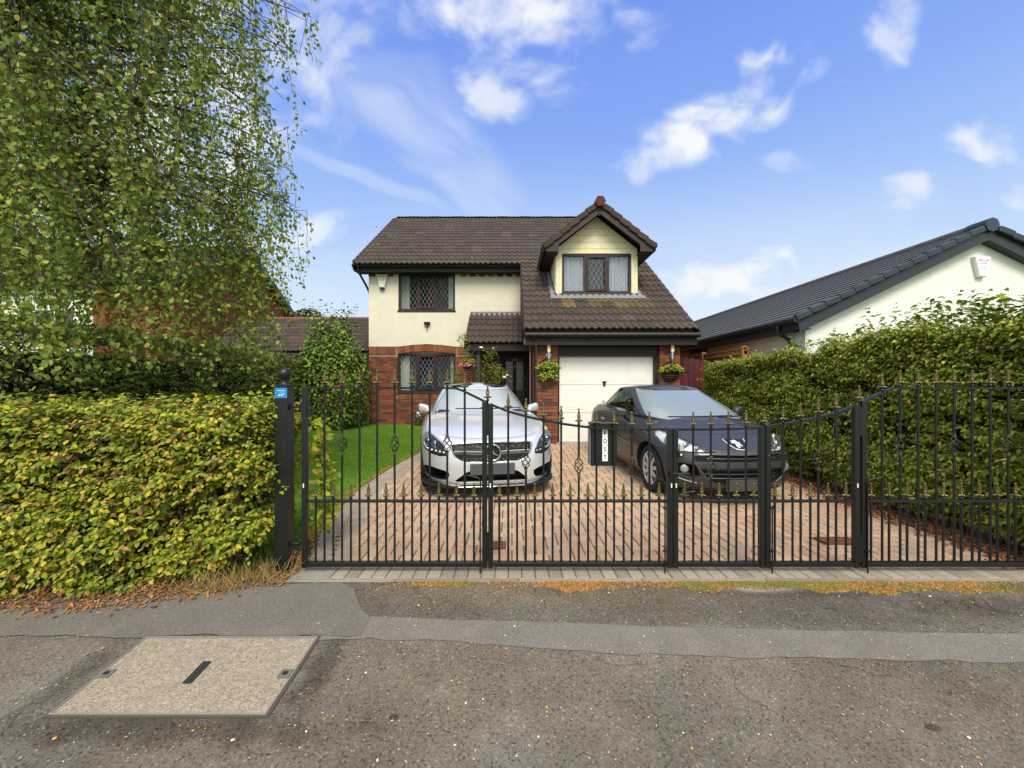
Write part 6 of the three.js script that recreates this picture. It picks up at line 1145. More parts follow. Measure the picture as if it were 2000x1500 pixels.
// a patch that lies on the skin: points of a front-view outline carried on to it along the view direction
const caster = new THREE.Raycaster();
function drape(target, pts, dir, from, lift, n = 16) {
  const xs = pts.map((p) => p[0]), ys = pts.map((p) => p[1]), shape = outline(pts), g = new THREE.ShapeGeometry(shape, 4);
  // refine by splitting every triangle
  let p = strip(g).attributes.position.array, tris = []; for (let i = 0; i < p.length; i += 9) tris.push([[p[i], p[i + 1]], [p[i + 3], p[i + 4]], [p[i + 6], p[i + 7]]]);
  for (let k = 0; k < n; k++) { const big = tris.filter(([a, b, c]) => Math.max(Math.hypot(a[0] - b[0], a[1] - b[1]), Math.hypot(c[0] - b[0], c[1] - b[1]), Math.hypot(a[0] - c[0], a[1] - c[1])) > 0.045); if (!big.length) break;
    tris = tris.flatMap((t) => { const l = [0, 1, 2].map((i) => Math.hypot(t[i][0] - t[(i + 1) % 3][0], t[i][1] - t[(i + 1) % 3][1])), m = l.indexOf(Math.max(...l)); if (l[m] <= 0.045) return [t]; const a = t[m], b = t[(m + 1) % 3], c = t[(m + 2) % 3], q = [(a[0] + b[0]) / 2, (a[1] + b[1]) / 2]; return [[a, q, c], [q, b, c]]; }); }
  const ax = new THREE.Vector3(0, 1, 0).cross(dir).normalize(), memo = new Map();
  const hit = ([u, v]) => { const key = u.toFixed(4) + v.toFixed(4); if (!memo.has(key)) { const o = from.clone().addScaledVector(ax, u); o.y = v; o.addScaledVector(dir, 3); caster.set(o, dir.clone().negate()); const h = caster.intersectObject(target, false)[0]; memo.set(key, h ? h.point.addScaledVector(dir, lift) : null); } return memo.get(key); };
  const out = []; for (const t of tris) { const h = t.map(hit); if (h.every(Boolean)) for (const q of h) out.push(q.x, q.y, q.z); }
  const r = new THREE.BufferGeometry(); r.setAttribute('position', new THREE.Float32BufferAttribute(out, 3)); r.setAttribute('uv', new THREE.BufferAttribute(new Float32Array(out.length / 3 * 2), 2));
  const m = mergeVertices(r, 1e-4); m.computeVertexNormals(); return m;
}
const flip = (pts) => pts.map(([x, y]) => [-x, y]).reverse();
const inset = (pts, k) => { const cx = pts.reduce((s, p) => s + p[0], 0) / pts.length, cy = pts.reduce((s, p) => s + p[1], 0) / pts.length; return pts.map(([x, y]) => [cx + (x - cx) * k, cy + (y - cy) * k]); };
// prism along dir whose outline is given in the plane across it
function dig(pts, dir, from, near, far) { // from NEAR (outside) to FAR metres along -dir
  const g = prism(pts, near - far); const ax = new THREE.Vector3(0, 1, 0).cross(dir).normalize();
  g.translate(0, 0, far); g.applyMatrix4(new THREE.Matrix4().makeBasis(ax, new THREE.Vector3(0, 1, 0), dir)); g.translate(from.x, 0, from.z);
  return g;
}
const FWD = new THREE.Vector3(0, 0, 1), O = new THREE.Vector3();
const lensMat = phys('#ffffff', 0.02, { transmission: 1, ior: 1.5 }), chrome = std('#d4d6d8', 0.12, { metalness: 1 }), blackPlastic = std('#131416', 0.6), meshDark = std('#08090a', 0.7), plateMat = std('#62656a', 0.5);
const interior = std('#1d1e20', 0.9), fogged = phys('#8f9a9d', 0.22, { transmission: 0.5, clearcoat: 1, clearcoatRoughness: 0.03 }), tinted = phys('#8ea09a', 0.03, { transmission: 1, ior: 1.55 });  // fogged: misted glass, its grey also standing in for sky reflection
function cabinInside(car, z0, z1, y, half) {
  mesh('dashboard', [rbox(half * 1.9, 0.16, 0.5, 0.05, 0, y + 0.0, z0 - 0.35)], interior, car); mesh('steering_wheel', new THREE.TorusGeometry(0.18, 0.014, 8, 28).rotateX(-0.45).translate(-half * 0.5, y + 0.06, z0 - 0.75), interior, car);
  for (const s of [-1, 1]) { const q = mesh('seat', [rbox(0.5, 0.65, 0.16, 0.06, s * half * 0.5, y - 0.06, z0 - 1.35), rbox(0.5, 0.16, 0.5, 0.06, s * half * 0.5, y - 0.38, z0 - 1.1)], std('#26272a', 0.85), car); mesh('headrest', rbox(0.26, 0.17, 0.1, 0.04, s * half * 0.5, y + 0.33, z0 - 1.4), q.material, q); }
  mesh('cabin_floor', box(half * 1.9, 0.02, z0 - z1 - 0.3, 0, y - 0.5, (z0 + z1) / 2), interior, car); mesh('parcel_shelf', box(half * 1.8, 0.03, 0.7, 0, y - 0.02, z1 + 0.45), interior, car);
}
function mirror(car, s, x, y, z, paint, w = 0.2, h = 0.15) {
  const g = new RoundedBoxGeometry(w, h, 0.13, 4, 0.055), p = g.attributes.position; for (let i = 0; i < p.count; i++) { const t = p.getX(i) * s / w + 0.5; p.setXYZ(i, p.getX(i), p.getY(i) * lerp(0.72, 1.02, t) + 0.02 * t, p.getZ(i) - 0.05 * t * t); } g.computeVertexNormals();
  const m = mesh('door_mirror', g.rotateY(s * 0.15).translate(x, y, z), paint, car);
  mesh('mirror_stalk', tube([[x - s * w * 0.35, y - h * 0.4, z], [x - s * w * 0.62, y - h * 0.62, z - 0.02], [x - s * w * 0.9, y - h * 0.85, z - 0.03]], 0.022, 7), blackPlastic, m);
  mesh('mirror_glass', new THREE.CircleGeometry(1, 20).scale(w * 0.4, h * 0.36, 1).rotateY(Math.PI).translate(x, y + 0.008, z - 0.115), std('#8d979d', 0.05, { metalness: 1 }), m);
  return m;
}

// ---- silver four-door coupe
{
  const PSI = 0.166, car = thing('coupe_car', 'silver coupe car with a studded black grille and star badge, parked on the drive', 'car', [-0.652, groundY(7.2) - 0.01, -7.56], PSI); car.rotation.order = 'YXZ'; car.rotation.x = 0.018;
  const paint = phys('#cfd1d4', 0.35, { metalness: 0.4, clearcoat: 1, clearcoatRoughness: 0.03 });
  const shoulder = curve([[-2.47, 0.84], [-1.9, 0.93], [-0.6, 0.965], [0.6, 0.955], [1.2, 0.93], [1.75, 0.86], [2.15, 0.775], [2.47, 0.70]]), centre = curve([[-2.47, 0.9], [-2.0, 0.99], [0.7, 1.02], [1.0, 1.0], [1.6, 0.92], [2.1, 0.815], [2.35, 0.735], [2.47, 0.70]]);
  let body = carBody({
    bottom: curve([[-2.47, 0.3], [-1.9, 0.2], [0, 0.17], [1.9, 0.16], [2.47, 0.165]]), shoulder, centre,
    nose: curve([[0.15, 2.43], [0.2, 2.45], [0.3, 2.465], [0.42, 2.47], [0.55, 2.455], [0.66, 2.425], [0.72, 2.37], [0.8, 2.3]]), tail: curve([[0.2, -2.36], [0.4, -2.45], [0.6, -2.47], [0.8, -2.45], [0.95, -2.38]]),
    side: curve([[0, 0.90], [0.08, 0.95], [0.25, 0.985], [0.5, 1], [0.72, 0.995], [0.9, 0.955], [1, 0.875]]), width: 0.94, plan: curve([[-2.47, 0.93], [-1.3, 1], [1.5, 1], [2.0, 0.985], [2.47, 0.96]]),
    zmf: 1.3, zmr: -1.5, nf: 2.75, mf: 4.6, nr: 2.4, mr: 3.2, spine: [-2.1, 2.0], crown: 2.4,
  });
  const GR = [[-0.51, 0.69], [-0.3, 0.703], [0, 0.708], [0.3, 0.703], [0.51, 0.69], [0.495, 0.6], [0.455, 0.53], [0.38, 0.48], [0.2, 0.46], [0, 0.455], [-0.2, 0.46], [-0.38, 0.48], [-0.455, 0.53], [-0.495, 0.6]];
  const HL = [[0.555, 0.545], [0.56, 0.61], [0.62, 0.695], [0.7, 0.755], [0.785, 0.795], [0.85, 0.79], [0.885, 0.73], [0.885, 0.655], [0.845, 0.59], [0.76, 0.55], [0.65, 0.532]];
  const SI = [[0.535, 0.335], [0.6, 0.365], [0.74, 0.39], [0.83, 0.385], [0.865, 0.35], [0.86, 0.29], [0.8, 0.25], [0.66, 0.238], [0.57, 0.245], [0.535, 0.29]];
  const CI = [[-0.27, 0.36], [0.27, 0.36], [0.33, 0.34], [0.46, 0.24], [0.44, 0.225], [-0.44, 0.225], [-0.46, 0.24], [-0.33, 0.34]];
  const skinMesh = new THREE.Mesh(body); skinMesh.updateMatrixWorld();
  const tools = [dig(GR, FWD, O, 3, 2.3), dig(CI, FWD, O, 3, 2.28)];
  for (const s of [1, -1]) {
    const f = (p) => (s > 0 ? p : flip(p)); tools.push(dig(f(HL), FWD, O, 3, 1.92), dig(f(SI), FWD, O, 3, 1.98));
    for (const z of [1.62, -1.254]) tools.push(new THREE.CylinderGeometry(0.375, 0.375, 0.34, 40).rotateZ(Math.PI / 2).translate(s * 0.85, 0.33, z));
  }
  tools.push(span(-0.74, 0.74, 0.5, 1.3, 0.95, -1.55));
  const bodyMesh = mesh('body', cut(body, tools, paint, meshDark), [paint, meshDark], car);
  for (const s of [1, -1]) {
    const f = (p) => (s > 0 ? p : flip(p)), h = mesh('headlight', drape(skinMesh, f(HL), FWD, O, -0.002), lensMat, car);
    mesh('reflector', [dig(f(inset(HL, 0.985)), FWD, O, 1.96, 1.93)], std('#80868d', 0.35, { metalness: 0.5 }), h);
    const at3 = (u, v) => { caster.set(new THREE.Vector3(s * u, v, 4), new THREE.Vector3(0, 0, -1)); const q = caster.intersectObject(skinMesh, false)[0]?.point ?? new THREE.Vector3(s * u, v, 2); q.z -= 0.035; return q; };
    const P3 = (l) => l.map(([u, v]) => at3(u, v));
    mesh('light_strip', tube(P3([[0.575, 0.6], [0.62, 0.68], [0.7, 0.74], [0.775, 0.777], [0.83, 0.77], [0.862, 0.72], [0.862, 0.66], [0.825, 0.605], [0.77, 0.585]]), 0.0085, 6, 60), std('#e8ecef', 0.2, { metalness: 0.3 }), h);
    for (const [u, v, r] of [[0.795, 0.685, 0.045], [0.71, 0.665, 0.032]]) { const q = at3(u, v); mesh('lamp_unit', [new THREE.SphereGeometry(r, 16, 10).translate(q.x, q.y, q.z - 0.03), new THREE.TorusGeometry(r * 1.12, 0.006, 6, 20).translate(q.x, q.y, q.z - 0.015)], std('#7d8794', 0.1, { metalness: 0.9 }), h); }
    for (const u of [0.6, 0.65, 0.7, 0.75, 0.8]) { const q = at3(u, 0.565 + (u - 0.6) * 0.12); mesh('led_cell', rbox(0.032, 0.03, 0.03, 0.006, q.x, q.y + 0.005, q.z - 0.015), std('#c9ccce', 0.15, { metalness: 0.8 }), h); }
    mesh('air_intake', drapeBack(f(SI), 2.0), meshDark, car); mesh('intake_blade', [0.28, 0.315, 0.35].map((y) => box(0.3, 0.006, 0.02, s * 0.7, y, 2.06)), blackPlastic, car);
    mirror(car, s, s * 0.925, 0.995, 0.62, paint, 0.2, 0.15);
    for (const z of [1.62, -1.254]) wheel(car, s * 0.785, z, 0.335, 0.25, std('#a9abad', 0.3, { metalness: 0.8 }), 10, s);
    mesh('door_handle', rbox(0.02, 0.025, 0.2, 0.008, s * 0.935, 0.78, -0.2), chrome, car);
    mesh('parking_sensor', cyl(0.014, 0.014, 0.006, 12).rotateX(Math.PI / 2).translate(s * 0.36, 0.42, 2.452), std('#b5b8bc', 0.4), car);
    const st = P3([[0.84, 0.19], [0.6, 0.178], [0.4, 0.165]]).map((q) => q.add(new THREE.Vector3(0, 0, 0.045)));
    mesh('splitter_trim', tube(st, 0.0085, 6, 20), chrome, car);
  }
  function drapeBack(pts, z) { return prism(inset(pts, 1.03), 0.01).translate(0, 0, z - 0.012); }
  // studded grille, chrome bar and the ring badge
  const g = mesh('grille', drapeBack(GR, 2.33), meshDark, car), studs = [];
  const inside = (pts, x, y) => { let c = false; for (let i = 0, j = pts.length - 1; i < pts.length; j = i++) if ((pts[i][1] > y) !== (pts[j][1] > y) && x < ((pts[j][0] - pts[i][0]) * (y - pts[i][1])) / (pts[j][1] - pts[i][1]) + pts[i][0]) c = !c; return c; };
  const GI = inset(GR, 0.96);
  const bow = (x) => -0.1 * x * x;
  for (let j = 0; j < 13; j++) for (let i = -20; i <= 20; i++) { const x = (i + (j % 2) / 2) * 0.027, y = 0.467 + j * 0.019; if (!inside(GI, x, y) || Math.hypot(x, y - 0.581) < 0.115 || (Math.abs(y - 0.583) < 0.026)) continue; studs.push(rbox(0.0095, 0.0075, 0.012, 0.002, x, y, 2.415 + bow(x))); }
  kind(mesh('grille_stud', studs, chrome, g), 'stuff');
  mesh('grille_mesh', [...Array.from({ length: 12 }, (_, j) => box(0.9, 0.003, 0.006, 0, 0.476 + j * 0.019, 2.395))], blackPlastic, g);
  const frame = []; for (let i = 0; i <= GR.length; i++) { const [x, y] = GR[i % GR.length]; frame.push(new THREE.Vector3(x, y, 2.452 + bow(x) * 0.9 - 0.25 * Math.max(0, y - 0.6) * 0.5)); }
  mesh('grille_frame', tube(frame, 0.008, 6, 120), chrome, g);
  for (const s of [1, -1]) mesh('grille_bar', [prism([[0.1, 0.594], [0.47, 0.606], [0.48, 0.588], [0.1, 0.566]].map(([x, y]) => [s * x, y])[s > 0 ? 'slice' : 'reverse'](), 0.025, 0.006).translate(0, 0, 2.425), prism([[0.1, 0.566], [0.47, 0.58], [0.46, 0.566], [0.1, 0.548]].map(([x, y]) => [s * x, y])[s > 0 ? 'slice' : 'reverse'](), 0.012, 0.003).translate(0, 0, 2.425)], chrome, g);
  const star = mesh('star_badge', new THREE.TorusGeometry(0.1, 0.012, 10, 40).translate(0, 0.581, 2.475), chrome, car);
  mesh('star_point', [0, 1, 2].map((k) => new THREE.ConeGeometry(0.02, 0.098, 4).rotateY(Math.PI / 4).scale(1, 1, 0.5).translate(0, 0.049, 0).rotateZ(k * 2.0944).translate(0, 0.581, 2.476)), chrome, star); mesh('badge_disc', new THREE.CylinderGeometry(0.095, 0.095, 0.01, 32).rotateX(Math.PI / 2).translate(0, 0.581, 2.455), meshDark, star);
  mesh('bonnet_badge', [new THREE.CylinderGeometry(0.026, 0.026, 0.006, 20).rotateX(0.5).translate(0, 0.757, 2.325)], std('#8d9096', 0.3, { metalness: 0.8 }), car);
  mesh('lower_intake', drapeBack(CI, 2.3), meshDark, car); mesh('intake_bar', [0.27, 0.31].map((y) => box(0.8, 0.008, 0.02, 0, y, 2.37)), blackPlastic, car);
  mesh('splitter', planSplitter(0.17, 2.5, 0.9), blackPlastic, car); mesh('splitter_trim', tube([[-0.42, 0.163, 2.475], [0, 0.17, 2.51], [0.42, 0.163, 2.475]], 0.008, 6, 20), chrome, car);
  function planSplitter(y, zf, w) { const pts = []; for (let i = 0; i <= 24; i++) { const a = (i / 24) * Math.PI - Math.PI / 2; pts.push([w * pw(Math.sin(a), 2 / 3.2), 1.85 + (zf - 1.85) * Math.pow(Math.cos(a), 2 / 2.4)]); } return prism(pts.map(([x, z]) => [x, -z]), 0.02).rotateX(-Math.PI / 2).translate(0, y - 0.02, 0); }
  mesh('number_plate', rbox(0.56, 0.14, 0.014, 0.004, 0, 0.38, 2.487), std('#4a4c51', 0.5), car);
  // bonnet shut line and creases
  const lineAt = (u, v, dz = 0.001) => { caster.set(new THREE.Vector3(u, 3, v), new THREE.Vector3(0, -1, 0)); const q = caster.intersectObject(skinMesh, false)[0]?.point ?? new THREE.Vector3(u, 0.9, v); q.y += dz; return q; };
  mesh('bonnet_gap', tube([[-0.6, 2.17], [-0.5, 2.23], [-0.3, 2.28], [0, 2.3], [0.3, 2.28], [0.5, 2.23], [0.6, 2.17]].map(([u, v]) => lineAt(u, v, -0.001)), 0.0035, 5, 80), meshDark, bodyMesh);
  const roof = carCabin({
    front: [1.18, 0.42], rear: [-1.95, -0.95], rearPow: 1.25, mf: [0.35, -0.2], mr: [-0.9, -0.75], half: [0.80, 0.57], nf: 2.5, mfx: 3.4, nr: 2.4, mrx: 3.2, spine: [-0.7, 0.2],
    belt: (z) => lerp(shoulder(z), centre(z), 0.45) - 0.02 + (z < 0.3 ? 0.0 : -0.02), roofEdge: curve([[-1.2, 1.27], [-0.7, 1.35], [-0.2, 1.38], [0.42, 1.335]]), roof: curve([[-1.1, 1.33], [-0.5, 1.415], [-0.1, 1.425], [0.2, 1.41], [0.42, 1.355]]),
    cells: (i, j) => { if (j >= 8) return j >= 9 && j < 14 && i >= 6 && i <= 52 ? 'sunroof' : 'paint'; if (i <= 20) return j < 1 ? 'seal' : j > 6 ? 'paint' : 'front'; if (i <= 27) return 'paint'; if (i <= 58) return j < 1 || j > 6 ? 'paint' : i === 43 || i === 44 ? 'seal' : 'side'; if (i <= 63) return 'paint'; return j < 1 ? 'paint' : 'back'; },
  }, car, paint, phys('#b4bfc1', 0.25, { transmission: 0.3, clearcoat: 1, clearcoatRoughness: 0.02 }), tinted);  // misted windscreen, its colour lightened in place of a white sky reflection
  cabinInside(car, 1.1, -1.8, 0.92, 0.74);
  mesh('sensor_housing', prism([[-0.19, 0], [0.19, 0], [0.14, -0.075], [-0.14, -0.075]], 0.02).rotateX(-1.05).translate(0, 1.335, 0.33), std('#8f979d', 0.6), car);
  mesh('wiper', [tube([[0.46, 1.035, 1.12], [0.1, 1.035, 1.205], [-0.42, 1.035, 1.15]], 0.009, 6), tube([[0.62, 1.035, 1.05], [0.55, 1.04, 1.1], [0.2, 1.04, 1.21]], 0.008, 6), rbox(0.14, 0.02, 0.02, 0.004, 0.03, 1.045, 1.2)], blackPlastic, car);
}

// ---- dark grey folding-roof convertible
{
  const PSI = 0.096, car = thing('convertible_car', 'dark grey two-door folding roof car with lion badge, parked before the garage', 'car', [2.556, groundY(6.6) - 0.012, -6.8], PSI); car.rotation.order = 'YXZ'; car.rotation.x = 0.018;
  const paint = phys('#36373a', 0.5, { metalness: 0.2, clearcoat: 0.5, clearcoatRoughness: 0.03 });
  const shoulder = curve([[-2.02, 0.86], [-1.6, 0.98], [-1.0, 1.0], [0, 0.945], [0.7, 0.93], [1.05, 0.9], [1.5, 0.80], [1.8, 0.71], [2.02, 0.64]]), centre = curve([[-2.02, 0.9], [-1.7, 1.03], [-0.9, 1.06], [0.8, 1.02], [1.1, 0.985], [1.4, 0.9], [1.7, 0.78], [1.9, 0.69], [2.02, 0.64]]);
  let body = carBody({
    bottom: curve([[-2.02, 0.32], [-1.6, 0.22], [0, 0.19], [1.6, 0.18], [2.02, 0.19]]), shoulder, centre,
    nose: curve([[0.16, 1.93], [0.22, 1.97], [0.32, 2.0], [0.45, 2.02], [0.55, 2.01], [0.62, 1.985], [0.7, 1.92], [0.8, 1.82]]), tail: curve([[0.2, -1.9], [0.4, -2.0], [0.6, -2.02], [0.8, -1.97], [0.95, -1.87]]),
    side: curve([[0, 0.91], [0.08, 0.95], [0.25, 0.985], [0.5, 1], [0.72, 0.995], [0.9, 0.95], [1, 0.86]]), width: 0.872, plan: curve([[-2.02, 0.94], [-1.2, 1], [1.2, 1], [1.7, 0.985], [2.02, 0.96]]),
    zmf: 0.95, zmr: -1.2, nf: 2.5, mf: 3.9, nr: 2.3, mr: 3.0, spine: [-1.7, 1.6], crown: 2.2,
  });
  const HL = [[0.335, 0.642], [0.45, 0.632], [0.6, 0.63], [0.72, 0.645], [0.79, 0.69], [0.812, 0.76], [0.80, 0.835], [0.755, 0.848], [0.66, 0.80], [0.52, 0.72], [0.4, 0.665]];
  const MO = [[-0.57, 0.60], [-0.4, 0.615], [0, 0.605], [0.4, 0.615], [0.57, 0.60], [0.555, 0.535], [0.0, 0.53], [-0.555, 0.535]], LM = [[-0.53, 0.455], [0.53, 0.455], [0.47, 0.36], [0.4, 0.30], [0.3, 0.275], [-0.3, 0.275], [-0.4, 0.30], [-0.47, 0.36]];
  const FL = [[0.57, 0.49], [0.68, 0.5], [0.755, 0.48], [0.77, 0.42], [0.74, 0.365], [0.6, 0.345], [0.53, 0.375]];
  const SH = [[-0.135, 0.765], [-0.07, 0.77], [0.07, 0.77], [0.135, 0.765], [0.12, 0.725], [0.09, 0.69], [0.05, 0.668], [-0.05, 0.668], [-0.09, 0.69], [-0.12, 0.725]];
  const skinMesh = new THREE.Mesh(body); skinMesh.updateMatrixWorld();
  const dirOf = (s) => new THREE.Vector3(s * 0.42, 0.22, 0.88).normalize();
  const tools = [dig(MO, FWD, O, 3, 1.9), dig(LM, FWD, O, 3, 1.88)];
  for (const s of [1, -1]) {
    const f = (p) => (s > 0 ? p : flip(p)); tools.push(dig(f(HL), FWD, O, 3, 1.28), dig(f(FL), FWD, O, 3, 1.68));
    for (const z of [1.21, -1.33]) tools.push(new THREE.CylinderGeometry(0.355, 0.355, 0.32, 40).rotateZ(Math.PI / 2).translate(s * 0.79, 0.315, z));
  }
  tools.push(span(-0.66, 0.66, 0.5, 1.3, 0.95, -1.2));
  const bodyMesh = mesh('body', cut(body, tools, paint, meshDark), [paint, meshDark], car);
  const surf = (u, v, back = 0.03) => { caster.set(new THREE.Vector3(u, v, 4), new THREE.Vector3(0, 0, -1)); const q = caster.intersectObject(skinMesh, false)[0]?.point ?? new THREE.Vector3(u, v, 1.7); q.z -= back; return q; };
  for (const s of [1, -1]) {
    const f = (p) => (s > 0 ? p : flip(p)), h = mesh('headlight', drape(skinMesh, f(HL), FWD, O, -0.001), lensMat, car);
    mesh('reflector', drape(skinMesh, f(inset(HL, 0.99)), FWD, O, -0.075), std('#c6cacb', 0.3, { metalness: 0.25 }), h);
    for (const [u, v, r] of [[0.72, 0.735, 0.052], [0.60, 0.69, 0.04], [0.5, 0.665, 0.025]]) { const q = surf(s * u, v, 0.06); mesh('lamp_unit', [new THREE.SphereGeometry(r, 16, 10).scale(1, 1, 0.5).translate(q.x, q.y, q.z), new THREE.TorusGeometry(r * 1.1, 0.006, 6, 22).translate(q.x, q.y, q.z + 0.01)], std('#a9adb3', 0.12, { metalness: 0.85 }), h); }
    mesh('indicator', rbox(0.03, 0.05, 0.03, 0.008).translate(...surf(s * 0.775, 0.8, 0.06).toArray()), phys('#c9702a', 0.3), h);
    mesh('lamp_trim', tube([[0.335, 0.638], [0.45, 0.629], [0.6, 0.627], [0.72, 0.641], [0.79, 0.687]].map(([u, v]) => surf(s * u, v, 0.002)), 0.006, 5, 30), meshDark, h);
    mesh('fog_lamp_recess', prism(inset(f(FL), 1.05), 0.01).translate(0, 0, 1.685), blackPlastic, car);
    const q = surf(s * 0.655, 0.43, 0.015), fl = mesh('fog_lamp', new THREE.SphereGeometry(0.049, 20, 10, 0, 6.3, 0, Math.PI / 2).scale(1, 0.4, 1).rotateX(Math.PI / 2).rotateY(s * 0.35).translate(q.x, q.y, q.z - 0.02), phys('#a9adac', 0.12, { metalness: 0.5 }), car); mesh('bezel', new THREE.TorusGeometry(0.053, 0.007, 8, 26).rotateY(s * 0.35).translate(q.x, q.y, q.z - 0.02), blackPlastic, fl);
    mesh('bumper_trim', tube([[0.76, 0.335], [0.68, 0.3], [0.55, 0.275]].map(([u, v]) => surf(s * u, v, -0.004)), 0.008, 6, 16), chrome, car);
    mirror(car, s, s * 0.955, 0.985, 0.45, paint, 0.2, 0.16);
    for (const z of [1.21, -1.33]) wheel(car, s * 0.74, z, 0.31, 0.205, std('#bdbfc0', 0.3, { metalness: 0.75 }), 9, s);
    const side = (y, z, out = 0.002) => { caster.set(new THREE.Vector3(s * 3, y, z), new THREE.Vector3(-s, 0, 0)); const p = caster.intersectObject(skinMesh, false)[0]?.point ?? new THREE.Vector3(s * 0.87, y, z); p.x += s * out; return p; };
    mesh('door_strip', tube([[0.55, 0.72], [0.56, 0.2], [0.57, -0.35], [0.575, -0.75]].map(([y, z]) => side(y, z, 0.004)), 0.009, 6, 30), chrome, car);
    mesh('door_gap', tube([[0.93, 0.62], [0.75, 0.66], [0.45, 0.68], [0.28, 0.66]].map(([y, z]) => side(y, z, -0.001)).concat([[0.26, 0.3], [0.26, -0.4], [0.3, -0.66], [0.5, -0.86], [0.75, -0.9], [0.96, -0.8]].map(([y, z]) => side(y, z, -0.001))), 0.0035, 5, 90), meshDark, bodyMesh);
    mesh('door_handle', [tube([[0.79, -0.52], [0.795, -0.62], [0.79, -0.72]].map(([y, z]) => side(y, z, 0.02)), 0.012, 7), new THREE.SphereGeometry(1, 12, 8).scale(0.008, 0.028, 0.07).translate(...side(0.785, -0.63, -0.002).toArray())], chrome, car);
    mesh('tail_light', drape(skinMesh, s > 0 ? [[-1.98, 0.74], [-1.74, 0.8], [-1.72, 0.93], [-1.8, 0.955], [-1.93, 0.86]].map(([z, y]) => [-z, y]).reverse() : [[-1.98, 0.74], [-1.74, 0.8], [-1.72, 0.93], [-1.8, 0.955], [-1.93, 0.86]], new THREE.Vector3(s, 0, 0), O, 0.003), phys('#a3141c', 0.15, { clearcoat: 1 }), car);
    mesh('roof_hinge_cover', rbox(0.03, 0.05, 0.16, 0.012, s * 0.66, 1.055, -1.28), chrome, car);
    mesh('wing_crease', tube([[0.86, 0.95], [0.8, 1.25], [0.72, 1.45]].map(([y, z]) => side(y, z, -0.003)), 0.004, 5, 20), meshDark, bodyMesh);
  }
  // mouth: upper slit, lower grille with thin bright bars
  const m = mesh('grille', [prism(inset(MO, 1.03), 0.01).translate(0, 0, 1.905), prism(inset(LM, 1.04), 0.01).translate(0, 0, 1.885)], meshDark, car), bright = std('#7d8185', 0.35, { metalness: 0.7 });
  const bend = (x) => 2.005 - 0.33 * x * x;
  const row = (y, w, z = 0) => tube(Array.from({ length: 11 }, (_, i) => { const x = lerp(-w, w, i / 10); return [x, y, bend(x) + z]; }), 0.0042, 5, 30);
  for (const [y, w] of [[0.567, 0.545], [0.43, 0.5], [0.385, 0.47], [0.335, 0.42]]) mesh('grille_bar', row(y, w, -0.03), bright, m);
  mesh('grille_upright', [-0.4, -0.2, 0, 0.2, 0.4].flatMap((x) => [box(0.006, 0.05, 0.01, x, 0.567, bend(x) - 0.035), box(0.006, Math.abs(x) > 0.3 ? 0.12 : 0.17, 0.01, x, Math.abs(x) > 0.3 ? 0.39 : 0.365, bend(x) - 0.035)]), bright, m);
  mesh('mouth_trim', [tube([[-0.585, 0.6], [-0.55, 0.455], [-0.48, 0.355], [-0.39, 0.29]].map(([u, v]) => surf(u, v, 0.0)), 0.006, 6, 24), tube([[0.585, 0.6], [0.55, 0.455], [0.48, 0.355], [0.39, 0.29]].map(([u, v]) => surf(u, v, 0.0)), 0.006, 6, 24)], std('#55585c', 0.35, { metalness: 0.5 }), m);
  mesh('bumper_insert', drape(skinMesh, [[-0.53, 0.525], [0.53, 0.525], [0.52, 0.465], [-0.52, 0.465]], FWD, O, 0.006), std('#2a2c30', 0.55), car);
  // shield badge with a rearing lion
  const sh = mesh('shield_badge', drape(skinMesh, SH, FWD, O, 0.014), std('#0c0d0f', 0.6), car);
  mesh('shield_trim', tube([[-0.135, 0.765], [-0.12, 0.725], [-0.09, 0.69], [-0.05, 0.668], [0.05, 0.668], [0.09, 0.69], [0.12, 0.725], [0.135, 0.765]].map(([u, v]) => surf(u, v, -0.018)), 0.008, 8, 50), std('#d0d3d5', 0.3, { metalness: 0.4 }), sh);
  const LION = [[-0.02, 0.675], [0.012, 0.675], [0.006, 0.69], [0.022, 0.705], [0.048, 0.69], [0.056, 0.7], [0.04, 0.72], [0.05, 0.745], [0.036, 0.75], [0.03, 0.735], [0.02, 0.76], [0.004, 0.778], [-0.022, 0.778], [-0.03, 0.765], [-0.052, 0.772], [-0.06, 0.762], [-0.038, 0.752], [-0.066, 0.744], [-0.062, 0.732], [-0.03, 0.738], [-0.02, 0.72], [-0.032, 0.7]];
  mesh('lion_emblem', drape(skinMesh, LION.map(([x, y]) => [x * 0.95, 0.722 + (y - 0.727) * 0.72]), FWD, O, 0.022), std('#dcdedf', 0.35, { metalness: 0.1 }), sh);
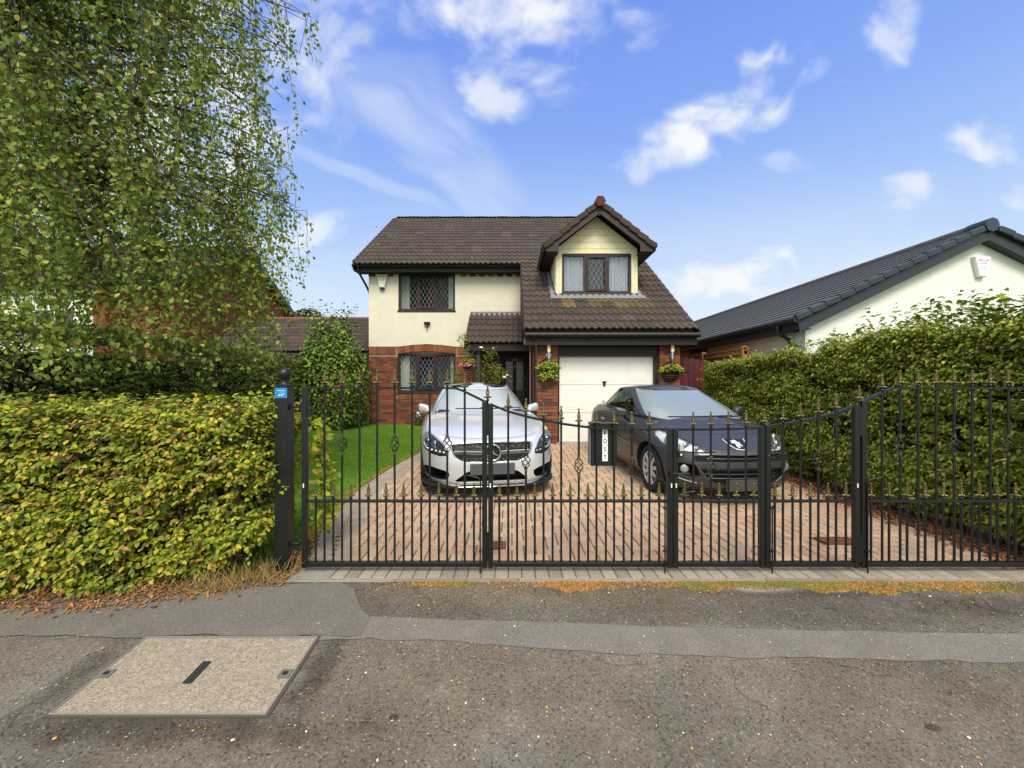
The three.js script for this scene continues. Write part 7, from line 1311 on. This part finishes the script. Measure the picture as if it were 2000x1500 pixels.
  mesh('bonnet_gap', tube([[-0.56, 0.745], [-0.3, 0.762], [0, 0.768], [0.3, 0.762], [0.56, 0.745]].map(([u, v]) => surf(u, v + 0.045, 0.0)), 0.003, 5, 40), meshDark, bodyMesh);
  mesh('number_plate', rbox(0.54, 0.135, 0.014, 0.004, 0, 0.27, 2.035), std('#403f3c', 0.5), car);
  mesh('front_lip', drape(skinMesh, [[-0.6, 0.215], [0.6, 0.215], [0.6, 0.2], [-0.6, 0.2]], FWD, O, 0.006), blackPlastic, car);
  carCabin({
    front: [1.27, 0.22], rear: [-1.42, -0.72], rearPow: 1.15, mf: [0.3, -0.3], mr: [-0.7, -0.62], half: [0.755, 0.57], nf: 2.9, mfx: 3.6, nr: 2.3, mrx: 3.0, spine: [-0.55, -0.05],
    belt: (z) => lerp(shoulder(z), centre(z), 0.45) - 0.015, roofEdge: curve([[-0.9, 1.3], [-0.5, 1.345], [-0.1, 1.35], [0.22, 1.325]]), roof: curve([[-0.9, 1.33], [-0.45, 1.4], [-0.1, 1.4], [0.22, 1.36]]),
    cells: (i, j) => { if (j >= 8) return 'paint'; if (i <= 20) return j < 1 ? 'seal' : 'front'; if (i <= 25) return j < 1 ? 'seal' : 'paint'; if (i <= 57) return j < 1 || j > 6 ? 'paint' : i === 31 || i === 48 ? 'seal' : 'side'; if (i <= 64) return 'paint'; return j < 1 ? 'paint' : 'back'; },
  }, car, paint, phys('#98a4a4', 0.25, { transmission: 0.3, clearcoat: 1, clearcoatRoughness: 0.02 }), tinted);  // pale screen: misting plus a white sky reflection put into the colour
  cabinInside(car, 1.1, -1.3, 0.9, 0.68);
  mesh('wiper', [tube([[-0.55, 0.99, 1.16], [-0.2, 1.0, 1.28], [0.3, 1.01, 1.27]], 0.01, 6), tube([[0.1, 0.99, 1.3], [0.4, 1.0, 1.24], [0.62, 1.01, 1.1]], 0.009, 6)], blackPlastic, car);
  mesh('aerial', [bar([0.0, 1.37, 0.02], [-0.05, 1.62, -0.28], 0.004, 6), new THREE.ConeGeometry(0.03, 0.05, 10).translate(0, 1.4, 0.0)], blackPlastic, car);
}

renderer.render(scene, camera);
